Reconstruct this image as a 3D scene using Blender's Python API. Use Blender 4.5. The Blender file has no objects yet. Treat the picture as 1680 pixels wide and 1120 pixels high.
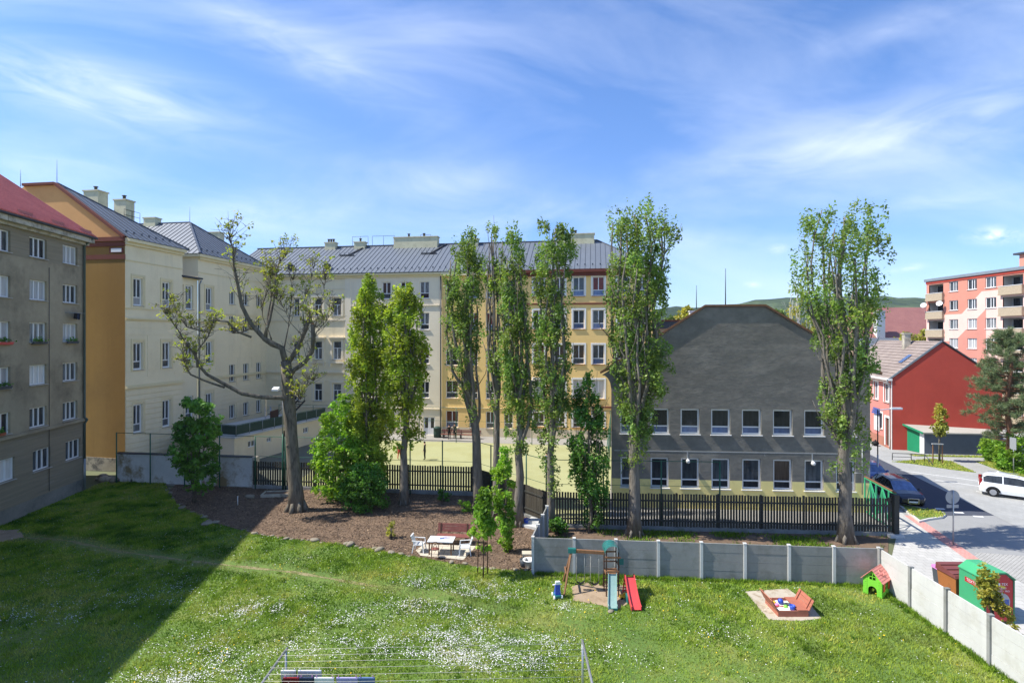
import bpy, math, random
import numpy as np
from mathutils import Vector as V, Matrix
random.seed(7); RNG = np.random.default_rng(11)
C = bpy.context.scene.collection
F, CX, HY, CH = 900.0, 840.0, 552.0, 11.5          # camera: focal length in photo pixels, principal point, eye height
def G(px, py, z=0.0):                               # photo pixel of a point at height z -> ground position
    Y = F*(CH-z)/(py-HY); return ((px-CX)*Y/F, Y)
def G3(px, py, z=0.0):
    a = G(px, py, z); return V((a[0], a[1], z))
def at(px, py, Y): return V(((px-CX)*Y/F, Y, CH+(HY-py)*Y/F))
def PXw(px, Y): return (px-CX)*Y/F
def PZ(py, Y): return CH+(HY-py)*Y/F
def lin(r, g, b):
    f = lambda c: (c/255/12.92 if c/255 <= .04045 else ((c/255+.055)/1.055)**2.4)
    return (f(r), f(g), f(b), 1.0)
# ------------------------------------------------------------ materials
MAT = {}
def nodes(name):
    m = bpy.data.materials.new(name); m.use_nodes = True
    nt = m.node_tree; b = nt.nodes['Principled BSDF']; MAT[name] = m
    return m, nt, b
def noise(nt, scale, detail=5, rough=.6, vec=None, dist=0):
    n = nt.nodes.new('ShaderNodeTexNoise'); n.inputs['Scale'].default_value = scale
    n.inputs['Detail'].default_value = detail; n.inputs['Roughness'].default_value = rough
    n.inputs['Distortion'].default_value = dist
    if vec is not None: nt.links.new(vec, n.inputs['Vector'])
    return n
def coord(nt, sc=(1, 1, 1), out='Object'):
    t = nt.nodes.new('ShaderNodeTexCoord'); mp = nt.nodes.new('ShaderNodeMapping')
    mp.inputs['Scale'].default_value = sc; nt.links.new(t.outputs[out], mp.inputs['Vector'])
    return mp.outputs['Vector']
def ramp(nt, fac, stops):
    r = nt.nodes.new('ShaderNodeValToRGB'); e = r.color_ramp.elements
    while len(e) < len(stops): e.new(.5)
    for k, (p, c) in enumerate(stops): e[k].position = p; e[k].color = c
    nt.links.new(fac, r.inputs['Fac']); return r.outputs['Color']
def mixc(nt, fac, a, b, mode='MIX'):
    m = nt.nodes.new('ShaderNodeMix'); m.data_type = 'RGBA'; m.blend_type = mode
    for k, x in ((0, fac), (6, a), (7, b)):
        if isinstance(x, (int, float)): m.inputs[k].default_value = x
        elif isinstance(x, tuple): m.inputs[k].default_value = x
        else: nt.links.new(x, m.inputs[k])
    return m.outputs[2]
def math_(nt, op, a, b=None):
    m = nt.nodes.new('ShaderNodeMath'); m.operation = op
    for k, x in ((0, a), (1, b)):
        if x is None: continue
        if isinstance(x, (int, float)): m.inputs[k].default_value = x
        else: nt.links.new(x, m.inputs[k])
    return m.outputs[0]
def bump(nt, b, h, strength=.3, dist=.02):
    bp = nt.nodes.new('ShaderNodeBump'); bp.inputs['Strength'].default_value = strength
    bp.inputs['Distance'].default_value = dist
    nt.links.new(h, bp.inputs['Height']); nt.links.new(bp.outputs[0], b.inputs['Normal'])
def sc_(c, k): return (min(1, c[0]*k), min(1, c[1]*k), min(1, c[2]*k), 1)
def pm(name, c, var=.12, scale=1.2, rough=.85, metal=0, spec=.3, bs=30, bstr=.15, bd=.01, sc=(1, 1, 1), dirt=None, dscale=.5, dlo=.5, dhi=.75, streak=0, orand=0):
    """plain weathered surface: base colour with a broad and a fine variation, optional stain colour, fine bump"""
    m, nt, b = nodes(name); v = coord(nt, sc)
    n1 = noise(nt, scale, 6, .65, v)
    col = ramp(nt, n1.outputs['Fac'], [(.28, sc_(c, 1-var)), (.72, sc_(c, 1+var))])
    n3 = noise(nt, scale*9, 4, .6, v)
    col = mixc(nt, 1.0, col, ramp(nt, n3.outputs['Fac'], [(.3, (1-var*.5,)*3+(1,)), (.7, (1, 1, 1, 1))]), 'MULTIPLY')
    if dirt:
        n2 = noise(nt, dscale, 8, .7, v)
        f = ramp(nt, n2.outputs['Fac'], [(dlo, (0, 0, 0, 1)), (dhi, (1, 1, 1, 1))])
        col = mixc(nt, f, col, dirt)
    if streak:
        n5 = noise(nt, 1.0, 6, .7, coord(nt, (1.6, 1.6, .12))); n6 = noise(nt, .35, 3, .5, coord(nt))
        k5 = math_(nt, 'MULTIPLY', ramp(nt, n5.outputs['Fac'], [(.48, (0, 0, 0, 1)), (.72, (1, 1, 1, 1))]), ramp(nt, n6.outputs['Fac'], [(.4, (0, 0, 0, 1)), (.65, (1, 1, 1, 1))]))
        col = mixc(nt, math_(nt, 'MULTIPLY', k5, streak), col, sc_(c, .55))
    if orand:
        oi = nt.nodes.new('ShaderNodeObjectInfo'); col = mixc(nt, 1.0, col, ramp(nt, oi.outputs['Random'], [(0, (1-orand, 1-orand, 1-orand*1.2, 1)), (1, (1, 1, 1, 1))]), 'MULTIPLY')
    nt.links.new(col, b.inputs['Base Color'])
    b.inputs['Roughness'].default_value = rough; b.inputs['Metallic'].default_value = metal
    b.inputs['Specular IOR Level'].default_value = spec
    if bstr:
        n4 = noise(nt, bs, 5, .6, v); bump(nt, b, n4.outputs['Fac'], bstr, bd)
    return m
def leafm(name, cols, trans=.35, rough=.5):
    m, nt, b = nodes(name); g = nt.nodes.new('ShaderNodeNewGeometry')
    k = len(cols); col = ramp(nt, g.outputs['Random Per Island'], [((i+.5)/k, c) for i, c in enumerate(cols)])
    at_ = nt.nodes.new('ShaderNodeAttribute'); at_.attribute_name = 'Col'; col = mixc(nt, 1.0, col, at_.outputs['Color'], 'MULTIPLY')
    nt.links.new(col, b.inputs['Base Color']); b.inputs['Roughness'].default_value = rough
    b.inputs['Specular IOR Level'].default_value = .35
    t = nt.nodes.new('ShaderNodeBsdfTranslucent'); mx = nt.nodes.new('ShaderNodeMixShader')
    nt.links.new(mixc(nt, 1.0, col, (1.25, 1.25, .55, 1), 'MULTIPLY'), t.inputs['Color']); mx.inputs[0].default_value = trans
    nt.links.new(b.outputs[0], mx.inputs[1]); nt.links.new(t.outputs[0], mx.inputs[2])
    nt.links.new(mx.outputs[0], nt.nodes['Material Output'].inputs['Surface']); return m
def attrm(name, attr='Col', rough=.7, trans=0):
    m, nt, b = nodes(name); a = nt.nodes.new('ShaderNodeAttribute'); a.attribute_name = attr
    nt.links.new(a.outputs['Color'], b.inputs['Base Color']); b.inputs['Roughness'].default_value = rough
    b.inputs['Specular IOR Level'].default_value = .2
    if trans:
        t = nt.nodes.new('ShaderNodeBsdfTranslucent'); mx = nt.nodes.new('ShaderNodeMixShader')
        nt.links.new(a.outputs['Color'], t.inputs['Color']); mx.inputs[0].default_value = trans
        nt.links.new(b.outputs[0], mx.inputs[1]); nt.links.new(t.outputs[0], mx.inputs[2])
        nt.links.new(mx.outputs[0], nt.nodes['Material Output'].inputs['Surface'])
    return m
# ------------------------------------------------------------ mesh builder
Z = V((0, 0, 1))
class MB:
    def __init__(s): s.v = []; s.f = []; s.m = []; s.sm = []
    def face(s, pts, m=0, smooth=False):
        i = len(s.v); s.v += [tuple(p) for p in pts]; s.f.append(tuple(range(i, i+len(pts)))); s.m.append(m); s.sm.append(smooth)
    def hexa(s, p, m=0):      # p: 8 points, bottom ring then top ring (counter-clockwise from above)
        i = len(s.v); s.v += [tuple(q) for q in p]
        for f in ((3, 2, 1, 0), (4, 5, 6, 7), (0, 1, 5, 4), (1, 2, 6, 5), (2, 3, 7, 6), (3, 0, 4, 7)):
            s.f.append(tuple(i+k for k in f)); s.m.append(m); s.sm.append(False)
    def box(s, x0, y0, z0, x1, y1, z1, m=0):
        s.hexa([(x0, y0, z0), (x1, y0, z0), (x1, y1, z0), (x0, y1, z0), (x0, y0, z1), (x1, y0, z1), (x1, y1, z1), (x0, y1, z1)], m)
    def fbox(s, fr, u0, z0, u1, z1, d0, d1, m=0):   # box on a facade frame (O,u,n): d = distance outward
        O, u, n = fr; P = lambda a, d, z: O+u*a+n*d+Z*z
        s.hexa([P(u0, d1, z0), P(u1, d1, z0), P(u1, d0, z0), P(u0, d0, z0), P(u0, d1, z1), P(u1, d1, z1), P(u1, d0, z1), P(u0, d0, z1)], m)
    def prism(s, ring, ext, m=0, caps=True):        # ring of points extruded by a vector
        k = len(ring); i = len(s.v); ext = V(ext)
        s.v += [tuple(p) for p in ring]+[tuple(V(p)+ext) for p in ring]
        for a in range(k):
            b = (a+1) % k; s.f.append((i+a, i+b, i+k+b, i+k+a)); s.m.append(m); s.sm.append(False)
        if caps:
            s.f.append(tuple(i+a for a in reversed(range(k)))); s.m.append(m); s.sm.append(False)
            s.f.append(tuple(i+k+a for a in range(k))); s.m.append(m); s.sm.append(False)
    def bar(s, a, b, w, h=None, m=0):               # rectangular bar from a to b
        a = V(a); b = V(b); d = (b-a).normalized(); h = h or w
        x = d.cross(Z) if abs(d.z) < .95 else d.cross(V((0, 1, 0))); x.normalize(); y = d.cross(x)
        x *= w/2; y *= h/2
        s.hexa([a-x-y, a+x-y, a+x+y, a-x+y, b-x-y, b+x-y, b+x+y, b-x+y], m)
    def tube(s, pts, rad, n=8, m=0, cap=True):
        pts = [V(p) for p in pts]; k = len(pts)
        if not hasattr(rad, '__len__'): rad = [rad]*k
        i0 = len(s.v); prev = None
        for j, p in enumerate(pts):
            d = (pts[min(j+1, k-1)]-pts[max(j-1, 0)]).normalized()
            x = prev - d*prev.dot(d) if prev is not None else (d.cross(V((.3, 1, .2))))
            x.normalize(); prev = x.copy(); y = d.cross(x)
            for a in range(n):
                t = 2*math.pi*a/n; s.v.append(tuple(p+x*(math.cos(t)*rad[j])+y*(math.sin(t)*rad[j])))
        for j in range(k-1):
            for a in range(n):
                b = (a+1) % n; s.f.append((i0+j*n+a, i0+j*n+b, i0+(j+1)*n+b, i0+(j+1)*n+a)); s.m.append(m); s.sm.append(True)
        if cap:
            s.f.append(tuple(i0+a for a in reversed(range(n)))); s.m.append(m); s.sm.append(False)
            s.f.append(tuple(i0+(k-1)*n+a for a in range(n))); s.m.append(m); s.sm.append(False)
    def lathe(s, prof, n=16, m=0, o=(0, 0, 0)):
        i0 = len(s.v); k = len(prof); o = V(o)
        for r, z in prof:
            for a in range(n):
                t = 2*math.pi*a/n; s.v.append((o.x+r*math.cos(t), o.y+r*math.sin(t), o.z+z))
        for j in range(k-1):
            for a in range(n):
                b = (a+1) % n; s.f.append((i0+j*n+a, i0+j*n+b, i0+(j+1)*n+b, i0+(j+1)*n+a)); s.m.append(m); s.sm.append(True)
    def ball(s, c, r, m=0, nu=12, nv=8, sq=(1, 1, 1)):
        i0 = len(s.v)
        for j in range(nv+1):
            p = math.pi*j/nv
            for a in range(nu):
                t = 2*math.pi*a/nu; s.v.append((c[0]+r*sq[0]*math.sin(p)*math.cos(t), c[1]+r*sq[1]*math.sin(p)*math.sin(t), c[2]-r*sq[2]*math.cos(p)))
        for j in range(nv):
            for a in range(nu):
                b = (a+1) % nu; s.f.append((i0+j*nu+a, i0+j*nu+b, i0+(j+1)*nu+b, i0+(j+1)*nu+a)); s.m.append(m); s.sm.append(True)
    def mesh(s, name, mats, off=V((0, 0, 0))):
        me = bpy.data.meshes.new(name)
        me.from_pydata([(a-off.x, b-off.y, c-off.z) for a, b, c in s.v], [], s.f)
        for m in (mats if isinstance(mats, (list, tuple)) else [mats]): me.materials.append(MAT[m] if isinstance(m, str) else m)
        me.polygons.foreach_set('material_index', s.m); me.polygons.foreach_set('use_smooth', s.sm); me.update()
        return me
    def build(s, name, mats, parent=None, world=False):
        off = V((0, 0, 0))
        if world and parent is not None:
            p = parent
            while p is not None: off += p.location; p = p.parent
        o = bpy.data.objects.new(name, s.mesh(name, mats, off)); C.objects.link(o)
        if parent is not None: o.parent = parent
        return o
def tag(o, label, cat, group=None):
    o['label'] = label; o['category'] = cat
    if group: o['group'] = group
    return o
def thing(name, label, cat, loc=(0, 0, 0), rz=0, group=None):
    o = bpy.data.objects.new(name, None); C.objects.link(o); o.location = loc; o.rotation_euler = (0, 0, rz)
    o.empty_display_size = .3
    return tag(o, label, cat, group)
def struct(name, mb, mats, kind='structure'):
    o = mb.build(name, mats); o['kind'] = kind; return o
def dup(root, loc, rz, label=None):
    r = root.copy(); C.objects.link(r); r.location = loc; r.rotation_euler = (0, 0, rz)
    if label: r['label'] = label
    for ch in list(root.children):
        c = ch.copy(); C.objects.link(c); c.parent = r
        for g in list(ch.children):
            d = g.copy(); C.objects.link(d); d.parent = c
    return r
def npmesh(name, verts, k, mat, parent=None, cols=None, smooth=False):
    """many loose k-gons at once: verts (N*k,3)"""
    n = len(verts)//k; me = bpy.data.meshes.new(name)
    me.vertices.add(n*k); me.vertices.foreach_set('co', np.asarray(verts, dtype=np.float32).ravel())
    me.loops.add(n*k); me.loops.foreach_set('vertex_index', np.arange(n*k, dtype=np.int32))
    me.polygons.add(n); me.polygons.foreach_set('loop_start', np.arange(0, n*k, k, dtype=np.int32))
    me.materials.append(MAT[mat]); me.update(calc_edges=True)
    if cols is not None:
        a = me.color_attributes.new('Col', 'FLOAT_COLOR', 'POINT')
        c4 = np.ones((n*k, 4), dtype=np.float32); c4[:, :3] = np.repeat(cols, k, axis=0); a.data.foreach_set('color', c4.ravel())
    o = bpy.data.objects.new(name, me); C.objects.link(o)
    if parent is not None: o.parent = parent
    return o
def inside(poly, x, y):
    r = np.zeros(len(x), bool); j = len(poly)-1
    for i in range(len(poly)):
        xi, yi = poly[i]; xj, yj = poly[j]
        c = ((yi > y) != (yj > y)) & (x < (xj-xi)*(y-yi)/((yj-yi) or 1e-9)+xi); r ^= c; j = i
    return r
def vnoise(x, y, cell, seed):
    """smooth value noise in numpy, about 0..1"""
    g = np.random.default_rng(seed).random((256, 256)); X = x/cell+100; Y = y/cell+100
    i = np.floor(X).astype(int); j = np.floor(Y).astype(int); fx = X-i; fy = Y-j
    fx = fx*fx*(3-2*fx); fy = fy*fy*(3-2*fy); w = lambda a, b: g[a % 256, b % 256]
    return (w(i, j)*(1-fx)+w(i+1, j)*fx)*(1-fy)+(w(i, j+1)*(1-fx)+w(i+1, j+1)*fx)*fy
# ------------------------------------------------------------ facades and windows
def frame(O, u):
    u = V((u[0], u[1], 0)).normalized(); return (V(O), u, V((u.y, -u.x, 0)))
def wall(mb, fr, u0, u1, z0, z1, ops, rev=.18, m=0, cm=None, zb=(), ub=(), mr=None, off=0.0):
    O, u, n = fr; O = O+n*off
    us = sorted({u0, u1} | {o[k] for o in ops for k in (0, 2) if u0 < o[k] < u1} | set(ub))
    zs = sorted({z0, z1} | {o[k] for o in ops for k in (1, 3) if z0 < o[k] < z1} | set(zb))
    P = lambda a, z, d=0: O+u*a+Z*z-n*d
    for i in range(len(us)-1):
        for j in range(len(zs)-1):
            a, b, c, d = us[i], us[i+1], zs[j], zs[j+1]; uc, zc = (a+b)/2, (c+d)/2
            if any(o[0] < uc < o[2] and o[1] < zc < o[3] for o in ops): continue
            mb.face([P(a, c), P(b, c), P(b, d), P(a, d)], cm(uc, zc) if cm else m)
    for o in ops:
        a, c, b, d = o[:4]; k = (cm((a+b)/2, (c+d)/2) if cm else m) if mr is None else mr
        mb.face([P(a, c), P(a, c, rev), P(a, d, rev), P(a, d)][::-1], k); mb.face([P(b, c), P(b, d), P(b, d, rev), P(b, c, rev)][::-1], k)
        mb.face([P(a, d), P(a, d, rev), P(b, d, rev), P(b, d)][::-1], k); mb.face([P(a, c), P(b, c), P(b, c, rev), P(a, c, rev)][::-1], k)
def courses(mb, fr, u0, u1, zlist, ops, gap=.04, d=.03, m=0, clear=.25, off=0.0):
    """rusticated plaster courses standing proud of the wall, interrupted at the windows"""
    for c, dd in zip(zlist[:-1], zlist[1:]):
        cut = sorted((o[0]-clear, o[2]+clear) for o in ops if o[1]-.1 < dd and o[3]+.2 > c)
        a = u0
        for x, y in cut+[(u1, u1)]:
            if x > a+.02: mb.fbox(fr, a, c+gap/2, min(x, u1), dd-gap/2, off, off+d, m)
            a = max(a, y)
WM = {}
def window(parent, fr, op, st, rev=.18, sill=True, off=0.0, name='window'):
    """st: dict(v mullions, t transom from bottom (0..1) or None, vlow whether mullions cross the lower light, g pane materials, fw, fm frame material, sur surround)"""
    O, u, n = fr; w, h = op[2]-op[0], op[3]-op[1]
    key = (round(w, 2), round(h, 2), id(st))
    gset = st['g']; gi = random.randrange(len(gset)); g = gset[gi]
    if key not in WM:
        fw = st.get('fw', .07); mb = MB(); y0, y1 = -.06, .02
        mb.box(0, y0, 0, fw, y1, h); mb.box(w-fw, y0, 0, w, y1, h); mb.box(fw, y0, 0, w-fw, y1, fw); mb.box(fw, y0, h-fw, w-fw, y1, h)
        t = st.get('t'); tz = h*t if t else fw; zt0, zt1 = (h*t-.04, h*t+.04) if t else (fw, fw)
        if t: mb.box(fw, y0, zt0, w-fw, y1, zt1)
        for f in st.get('v', ()):
            x = w*f
            if st.get('up', True): mb.box(x-.045, y0, zt1, x+.045, y1, h-fw)
            if t and st.get('vlow'): mb.box(x-.045, y0, fw, x+.045, y1, zt0)
            if not st.get('up', True) and t: mb.box(x-.045, y0, fw, x+.045, y1, zt0)
        WM[key] = dict(frame=mb.mesh(name, st.get('fm', 'white_frame')))
        s = MB(); s.box(-.06, -rev-.1, -.06, w+.06, -.06, -.012); WM[key]['sill'] = s.mesh('sill', st.get('sm', 'sill_stone'))
        if st.get('sur'):
            q = MB(); e = st['sur']; a, b = -rev-.03, -rev+.0
            q.box(-e, a, 0, 0, b, h); q.box(w, a, 0, w+e, b, h); q.box(-e, a, h, w+e, b, h+e*1.1); WM[key]['sur'] = q.mesh('surround', 'white_trim')
    k2 = ('g', gi)
    if k2 not in WM[key]:
        q = MB(); t = st.get('t'); lo, hi = g if isinstance(g, tuple) else (g, g)
        vs = [0]+list(st.get('v', ()))+[1]
        if t:
            q.face([(0, 0, 0), (w, 0, 0), (w, 0, h*t), (0, 0, h*t)], 0)
            q.face([(0, 0, h*t), (w, 0, h*t), (w, 0, h), (0, 0, h)], 1)
        else: q.face([(0, 0, 0), (w, 0, 0), (w, 0, h), (0, 0, h)], 1)
        WM[key][k2] = q.mesh('pane', [lo, hi])
    o = bpy.data.objects.new(name, WM[key]['frame']); C.objects.link(o); o.parent = parent
    p = O+u*op[0]+Z*op[1]+n*(off-rev); top = parent
    o.location = p-parent.location; o.rotation_euler = (0, 0, math.atan2(u.y, u.x))
    for nm, me in (('pane', WM[key][k2]),)+((('sill', WM[key]['sill']),) if sill else ())+((('surround', WM[key]['sur']),) if st.get('sur') else ()):
        c = bpy.data.objects.new(nm, me); C.objects.link(c); c.parent = o
    return o
def seam_roof(mb, pts, step=.6, m=0, mseam=1, h=.05, w=.035, edge=0):
    """flat roof face (3 or 4 points; first edge = eave) with standing seams running up the slope, clipped to the face"""
    pts = [V(p) for p in pts]; e = (pts[1]-pts[0]).normalized(); nn = (pts[1]-pts[0]).cross(pts[-1]-pts[0]).normalized()
    if nn.z < 0: nn = -nn
    up = nn.cross(e); up = up if up.z > 0 else -up
    mb.face(pts, m); mb.face([p-nn*.12 for p in reversed(pts)], m)
    for a, b in zip(pts, pts[1:]+pts[:1]): mb.face([a, b, b-nn*.12, a-nn*.12], m)
    q = [((p-pts[0]).dot(e), (p-pts[0]).dot(up)) for p in pts]
    x = min(a for a, b in q)+step*.5; xm = max(a for a, b in q)
    while x < xm:
        ys = []
        for (a, b), (c, d) in zip(q, q[1:]+q[:1]):
            if (a-x)*(c-x) < 0: ys.append(b+(d-b)*(x-a)/(c-a))
        if len(ys) >= 2 and max(ys)-min(ys) > .2:
            p0 = pts[0]+e*x+up*min(ys)+nn*h/2; p1 = pts[0]+e*x+up*max(ys)+nn*h/2
            mb.bar(p0, p1, w, h, mseam)
        x += step
# ============================================================ materials
pm('white_frame', lin(232, 232, 230), .03, 2, .4, bstr=0, spec=.5)
pm('white_trim', lin(236, 234, 228), .05, 2, .8)
pm('sill_stone', lin(176, 170, 160), .1, 3)
pm('white_paint', lin(228, 228, 226), .05, 3, .45, spec=.5, bstr=.05)
pm('grey_plaster', lin(166, 153, 128), .16, .45, .95, bs=45, bstr=.25, dirt=lin(122, 112, 94), dscale=.35, dlo=.5, dhi=.7, streak=.5)
pm('grey_brick', lin(146, 135, 114), .18, .6, .95, bs=8, bstr=.5, bd=.02, sc=(.35, .35, 9), dirt=lin(160, 152, 138), dscale=.9, dlo=.56, dhi=.75)
pm('socle_stone', lin(140, 135, 124), .2, .8, .95, bs=14, bstr=.4, dirt=lin(86, 82, 74), dscale=.6)
pm('cornice_stone', lin(190, 182, 164), .2, .9, .9, dirt=lin(120, 112, 98), dscale=1.3, dlo=.5, dhi=.68)
pm('mustard_plaster', lin(150, 116, 64), .09, .35, .95, bs=60, bstr=.15, dirt=lin(128, 100, 58), dscale=.22, dlo=.5, dhi=.8, streak=.4)
pm('orange_plaster', lin(208, 158, 104), .05, .4, .95, bs=60, bstr=.1, dirt=lin(192, 144, 94), dscale=.3)
pm('yellow_plaster', lin(244, 206, 134), .05, .35, .95, bs=60, bstr=.1, dirt=lin(236, 196, 124), dscale=.25, dlo=.5, dhi=.8, streak=.22)
pm('cream_plaster', lin(240, 224, 188), .05, .3, .92, bs=60, bstr=.12, dirt=lin(220, 202, 164), dscale=.25, dlo=.52, dhi=.8, streak=.3)
pm('pale_plaster', lin(236, 222, 194), .05, .4, .92, bs=60, bstr=.1, streak=.25)
pm('cream_trim', lin(230, 214, 172), .05, .5, .9)
pm('brown_trim', lin(112, 62, 50), .1, 1, .8)
pm('plinth_plaster', lin(222, 206, 172), .06, .6, .9)
pm('peeling_base', lin(166, 154, 132), .2, 1.5, .95, bs=12, bstr=.6, bd=.03, dirt=lin(96, 90, 80), dscale=1.2, dlo=.48, dhi=.6)
def dark_stucco():
    m, nt, b = nodes('dark_stucco'); v = coord(nt); v2 = coord(nt, (.5, .5, .95))
    n1 = noise(nt, .55, 7, .7, v2); n2 = noise(nt, 3.2, 6, .6, v)
    c = ramp(nt, n1.outputs['Fac'], [(.3, lin(112, 109, 101)), (.5, lin(123, 119, 110)), (.7, lin(146, 141, 130))])
    c = mixc(nt, 1.0, c, ramp(nt, n2.outputs['Fac'], [(.3, (.86, .86, .86, 1)), (.7, (1.06, 1.06, 1.06, 1))]), 'MULTIPLY')
    n4 = noise(nt, .9, 3, .6, coord(nt, (1.2, 1.2, .5)))
    c = mixc(nt, ramp(nt, n4.outputs['Fac'], [(.70, (0, 0, 0, 1)), (.72, (.8, .8, .8, 1))]), c, lin(158, 158, 154))
    nt.links.new(c, b.inputs['Base Color']); b.inputs['Roughness'].default_value = .95
    h = noise(nt, .9, 5, .65, v2); h2 = noise(nt, 22, 4, .6, v)
    s = math_(nt, 'ADD', h.outputs['Fac'], math_(nt, 'MULTIPLY', h2.outputs['Fac'], .06))
    bump(nt, b, s, .55, .09)
dark_stucco()
pm('dado_yellow', lin(242, 226, 150), .06, .8, .9, dirt=lin(190, 176, 118), dscale=.9, dlo=.55, dhi=.75)
pm('conduit_plaster', lin(168, 168, 164), .08, 2, .9)
pm('roof_metal', lin(106, 112, 119), .07, .6, .5, 0.1, .4, bs=2, bstr=.06)
pm('roof_seam', lin(92, 97, 104), .07, .8, .5, .1, .4, bstr=0)
pm('roof_dark', lin(72, 74, 80), .12, .8, .6, .2)
def tiles(name, c1, c2, sx, sz, rough=.55):
    m, nt, b = nodes(name); t = nt.nodes.new('ShaderNodeTexCoord'); sp = nt.nodes.new('ShaderNodeSeparateXYZ')
    nt.links.new(t.outputs['UV'], sp.inputs[0])
    n1 = noise(nt, .7, 6, .7, coord(nt)); n2 = noise(nt, 14, 3, .6, coord(nt))
    c = ramp(nt, n1.outputs['Fac'], [(.3, c1), (.7, c2)])
    c = mixc(nt, 1.0, c, ramp(nt, n2.outputs['Fac'], [(.3, (.72, .72, .72, 1)), (.7, (1.1, 1.1, 1.1, 1))]), 'MULTIPLY')
    nt.links.new(c, b.inputs['Base Color']); b.inputs['Roughness'].default_value = rough
tiles('tile_red', lin(178, 92, 80), lin(198, 114, 100), 4, 3, .45)
tiles('tile_old', lin(128, 114, 108), lin(158, 144, 134), 4, 3, .9)
tiles('tile_dull', lin(140, 92, 88), lin(156, 106, 98), 4, 3, .8)
pm('chimney_plaster', lin(214, 206, 170), .07, 1, .9, dirt=lin(170, 162, 130), dscale=1.5, dlo=.5, dhi=.8)
pm('dark_metal', lin(52, 54, 56), .1, 3, .5, .3, .5, bstr=0)
pm('zinc', lin(150, 156, 158), .1, 2, .45, .5, .5, bstr=0)
pm('pipe_green', lin(84, 98, 92), .1, 2, .5, .2, .4, bstr=0)
pm('galvanised', lin(176, 178, 180), .08, 5, .4, .6, .5, bstr=.05)
pm('green_post', lin(36, 92, 70), .1, 3, .5, 0, .4, bstr=0)
pm('green_net', lin(54, 74, 66), .1, 3, .7, 0, .2, bstr=0)
pm('gate_green', lin(62, 170, 118), .1, 3, .5, 0, .4, bstr=.05)
def glass(name, c, rough=.06, spec=.5, var=.3, sc=(3, 3, .6)):
    m, nt, b = nodes(name); n = noise(nt, 1.5, 3, .5, coord(nt, sc))
    oi = nt.nodes.new('ShaderNodeObjectInfo')
    nt.links.new(mixc(nt, 1.0, ramp(nt, n.outputs['Fac'], [(.35, sc_(c, 1-var)), (.65, sc_(c, 1+var))]), ramp(nt, oi.outputs['Random'], [(0, (.6, .6, .62, 1)), (1, (1.25, 1.22, 1.2, 1))]), 'MULTIPLY'), b.inputs['Base Color'])
    b.inputs['Roughness'].default_value = rough; b.inputs['Specular IOR Level'].default_value = spec
    n2 = noise(nt, .8, 2, .5, coord(nt)); bump(nt, b, n2.outputs['Fac'], .03, .1)
glass('glass_dark', lin(48, 52, 56), spec=.4)
glass('glass_grey', lin(74, 80, 84), spec=.5, var=.4)
glass('glass_curtain', lin(176, 178, 178), .3, .4, .18, (14, 14, .3))
glass('glass_half', lin(120, 124, 124), .2, .4, .45, (6, 6, .8))
glass('glass_sky_tint', lin(92, 112, 150), .08, .6, .2)  # pane with the blue sky reflection painted into its base colour
glass('glass_red', lin(112, 44, 40), .2, .4, .3)
glass('glass_brown', lin(84, 72, 62), .2, .4, .4, (20, 20, .5))
glass('glass_white', lin(206, 206, 202), .3, .3, .08)
pm('concrete_grey', lin(150, 150, 147), .12, .9, .95, bs=14, bstr=.4, dirt=lin(116, 117, 108), dscale=1.1, streak=.5, orand=.16, dlo=.5, dhi=.75)
pm('concrete_light', lin(196, 196, 192), .05, .8, .9, bs=40, bstr=.15, dirt=lin(178, 178, 174), dscale=.7, dlo=.52, dhi=.8)
pm('concrete_white', lin(200, 200, 195), .06, .8, .9, bs=20, bstr=.25, dirt=lin(176, 174, 162), dscale=1.2, streak=.3, orand=.07, dlo=.5, dhi=.8)
pm('concrete_patch', lin(172, 174, 176), .12, 3, .9, dirt=lin(204, 204, 202), dscale=2.5, dlo=.5, dhi=.7)
pm('old_whitewash', lin(216, 214, 210), .12, .7, .95, bs=8, bstr=.5, bd=.03, dirt=lin(150, 132, 100), dscale=.5, dlo=.5, dhi=.62)
pm('picket_dark', lin(70, 66, 57), .25, 4, .85, bs=20, bstr=.3, sc=(1, 1, .2))
pm('rail_dark', lin(66, 66, 60), .2, 4, .85)
pm('wood_brown', lin(132, 96, 68), .2, 5, .7, bs=20, bstr=.2, sc=(1, 1, .2))
pm('wood_red', lin(134, 82, 74), .2, 4, .7, bs=20, bstr=.2)
pm('wood_orange', lin(168, 104, 84), .14, 4, .65, bs=20, bstr=.2, sc=(1, 3, 1))
pm('wood_dark', lin(84, 60, 48), .2, 5, .75)
pm('plastic_white', lin(226, 226, 224), .04, 4, .4, spec=.5, bstr=0)
pm('plastic_red', lin(206, 74, 74), .05, 3, .35, spec=.5, bstr=0)
pm('plastic_teal', lin(38, 112, 108), .08, 3, .4, spec=.5, bstr=0)
pm('plastic_seagreen', lin(136, 164, 156), .1, 3, .35, spec=.5, bstr=0, dirt=lin(120, 156, 154), dscale=2)
pm('plastic_lime', lin(122, 200, 62), .05, 3, .4, spec=.5, bstr=.1)
pm('plastic_salmon', lin(216, 138, 126), .07, 3, .5, spec=.4, bstr=.1)
pm('plastic_orange', lin(206, 92, 40), .06, 3, .5, spec=.4, bstr=0)
pm('plastic_blue', lin(46, 78, 176), .06, 3, .4, spec=.5, bstr=0)
pm('plastic_yellow', lin(226, 184, 56), .06, 3, .4, spec=.5, bstr=0)
pm('plastic_pink', lin(206, 130, 186), .06, 3, .5, spec=.4, bstr=0)
pm('plastic_brown', lin(116, 66, 62), .1, 2, .5, spec=.4, bstr=0)
pm('plastic_grey', lin(70, 76, 82), .1, 2, .5, spec=.4, bstr=0)
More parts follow.
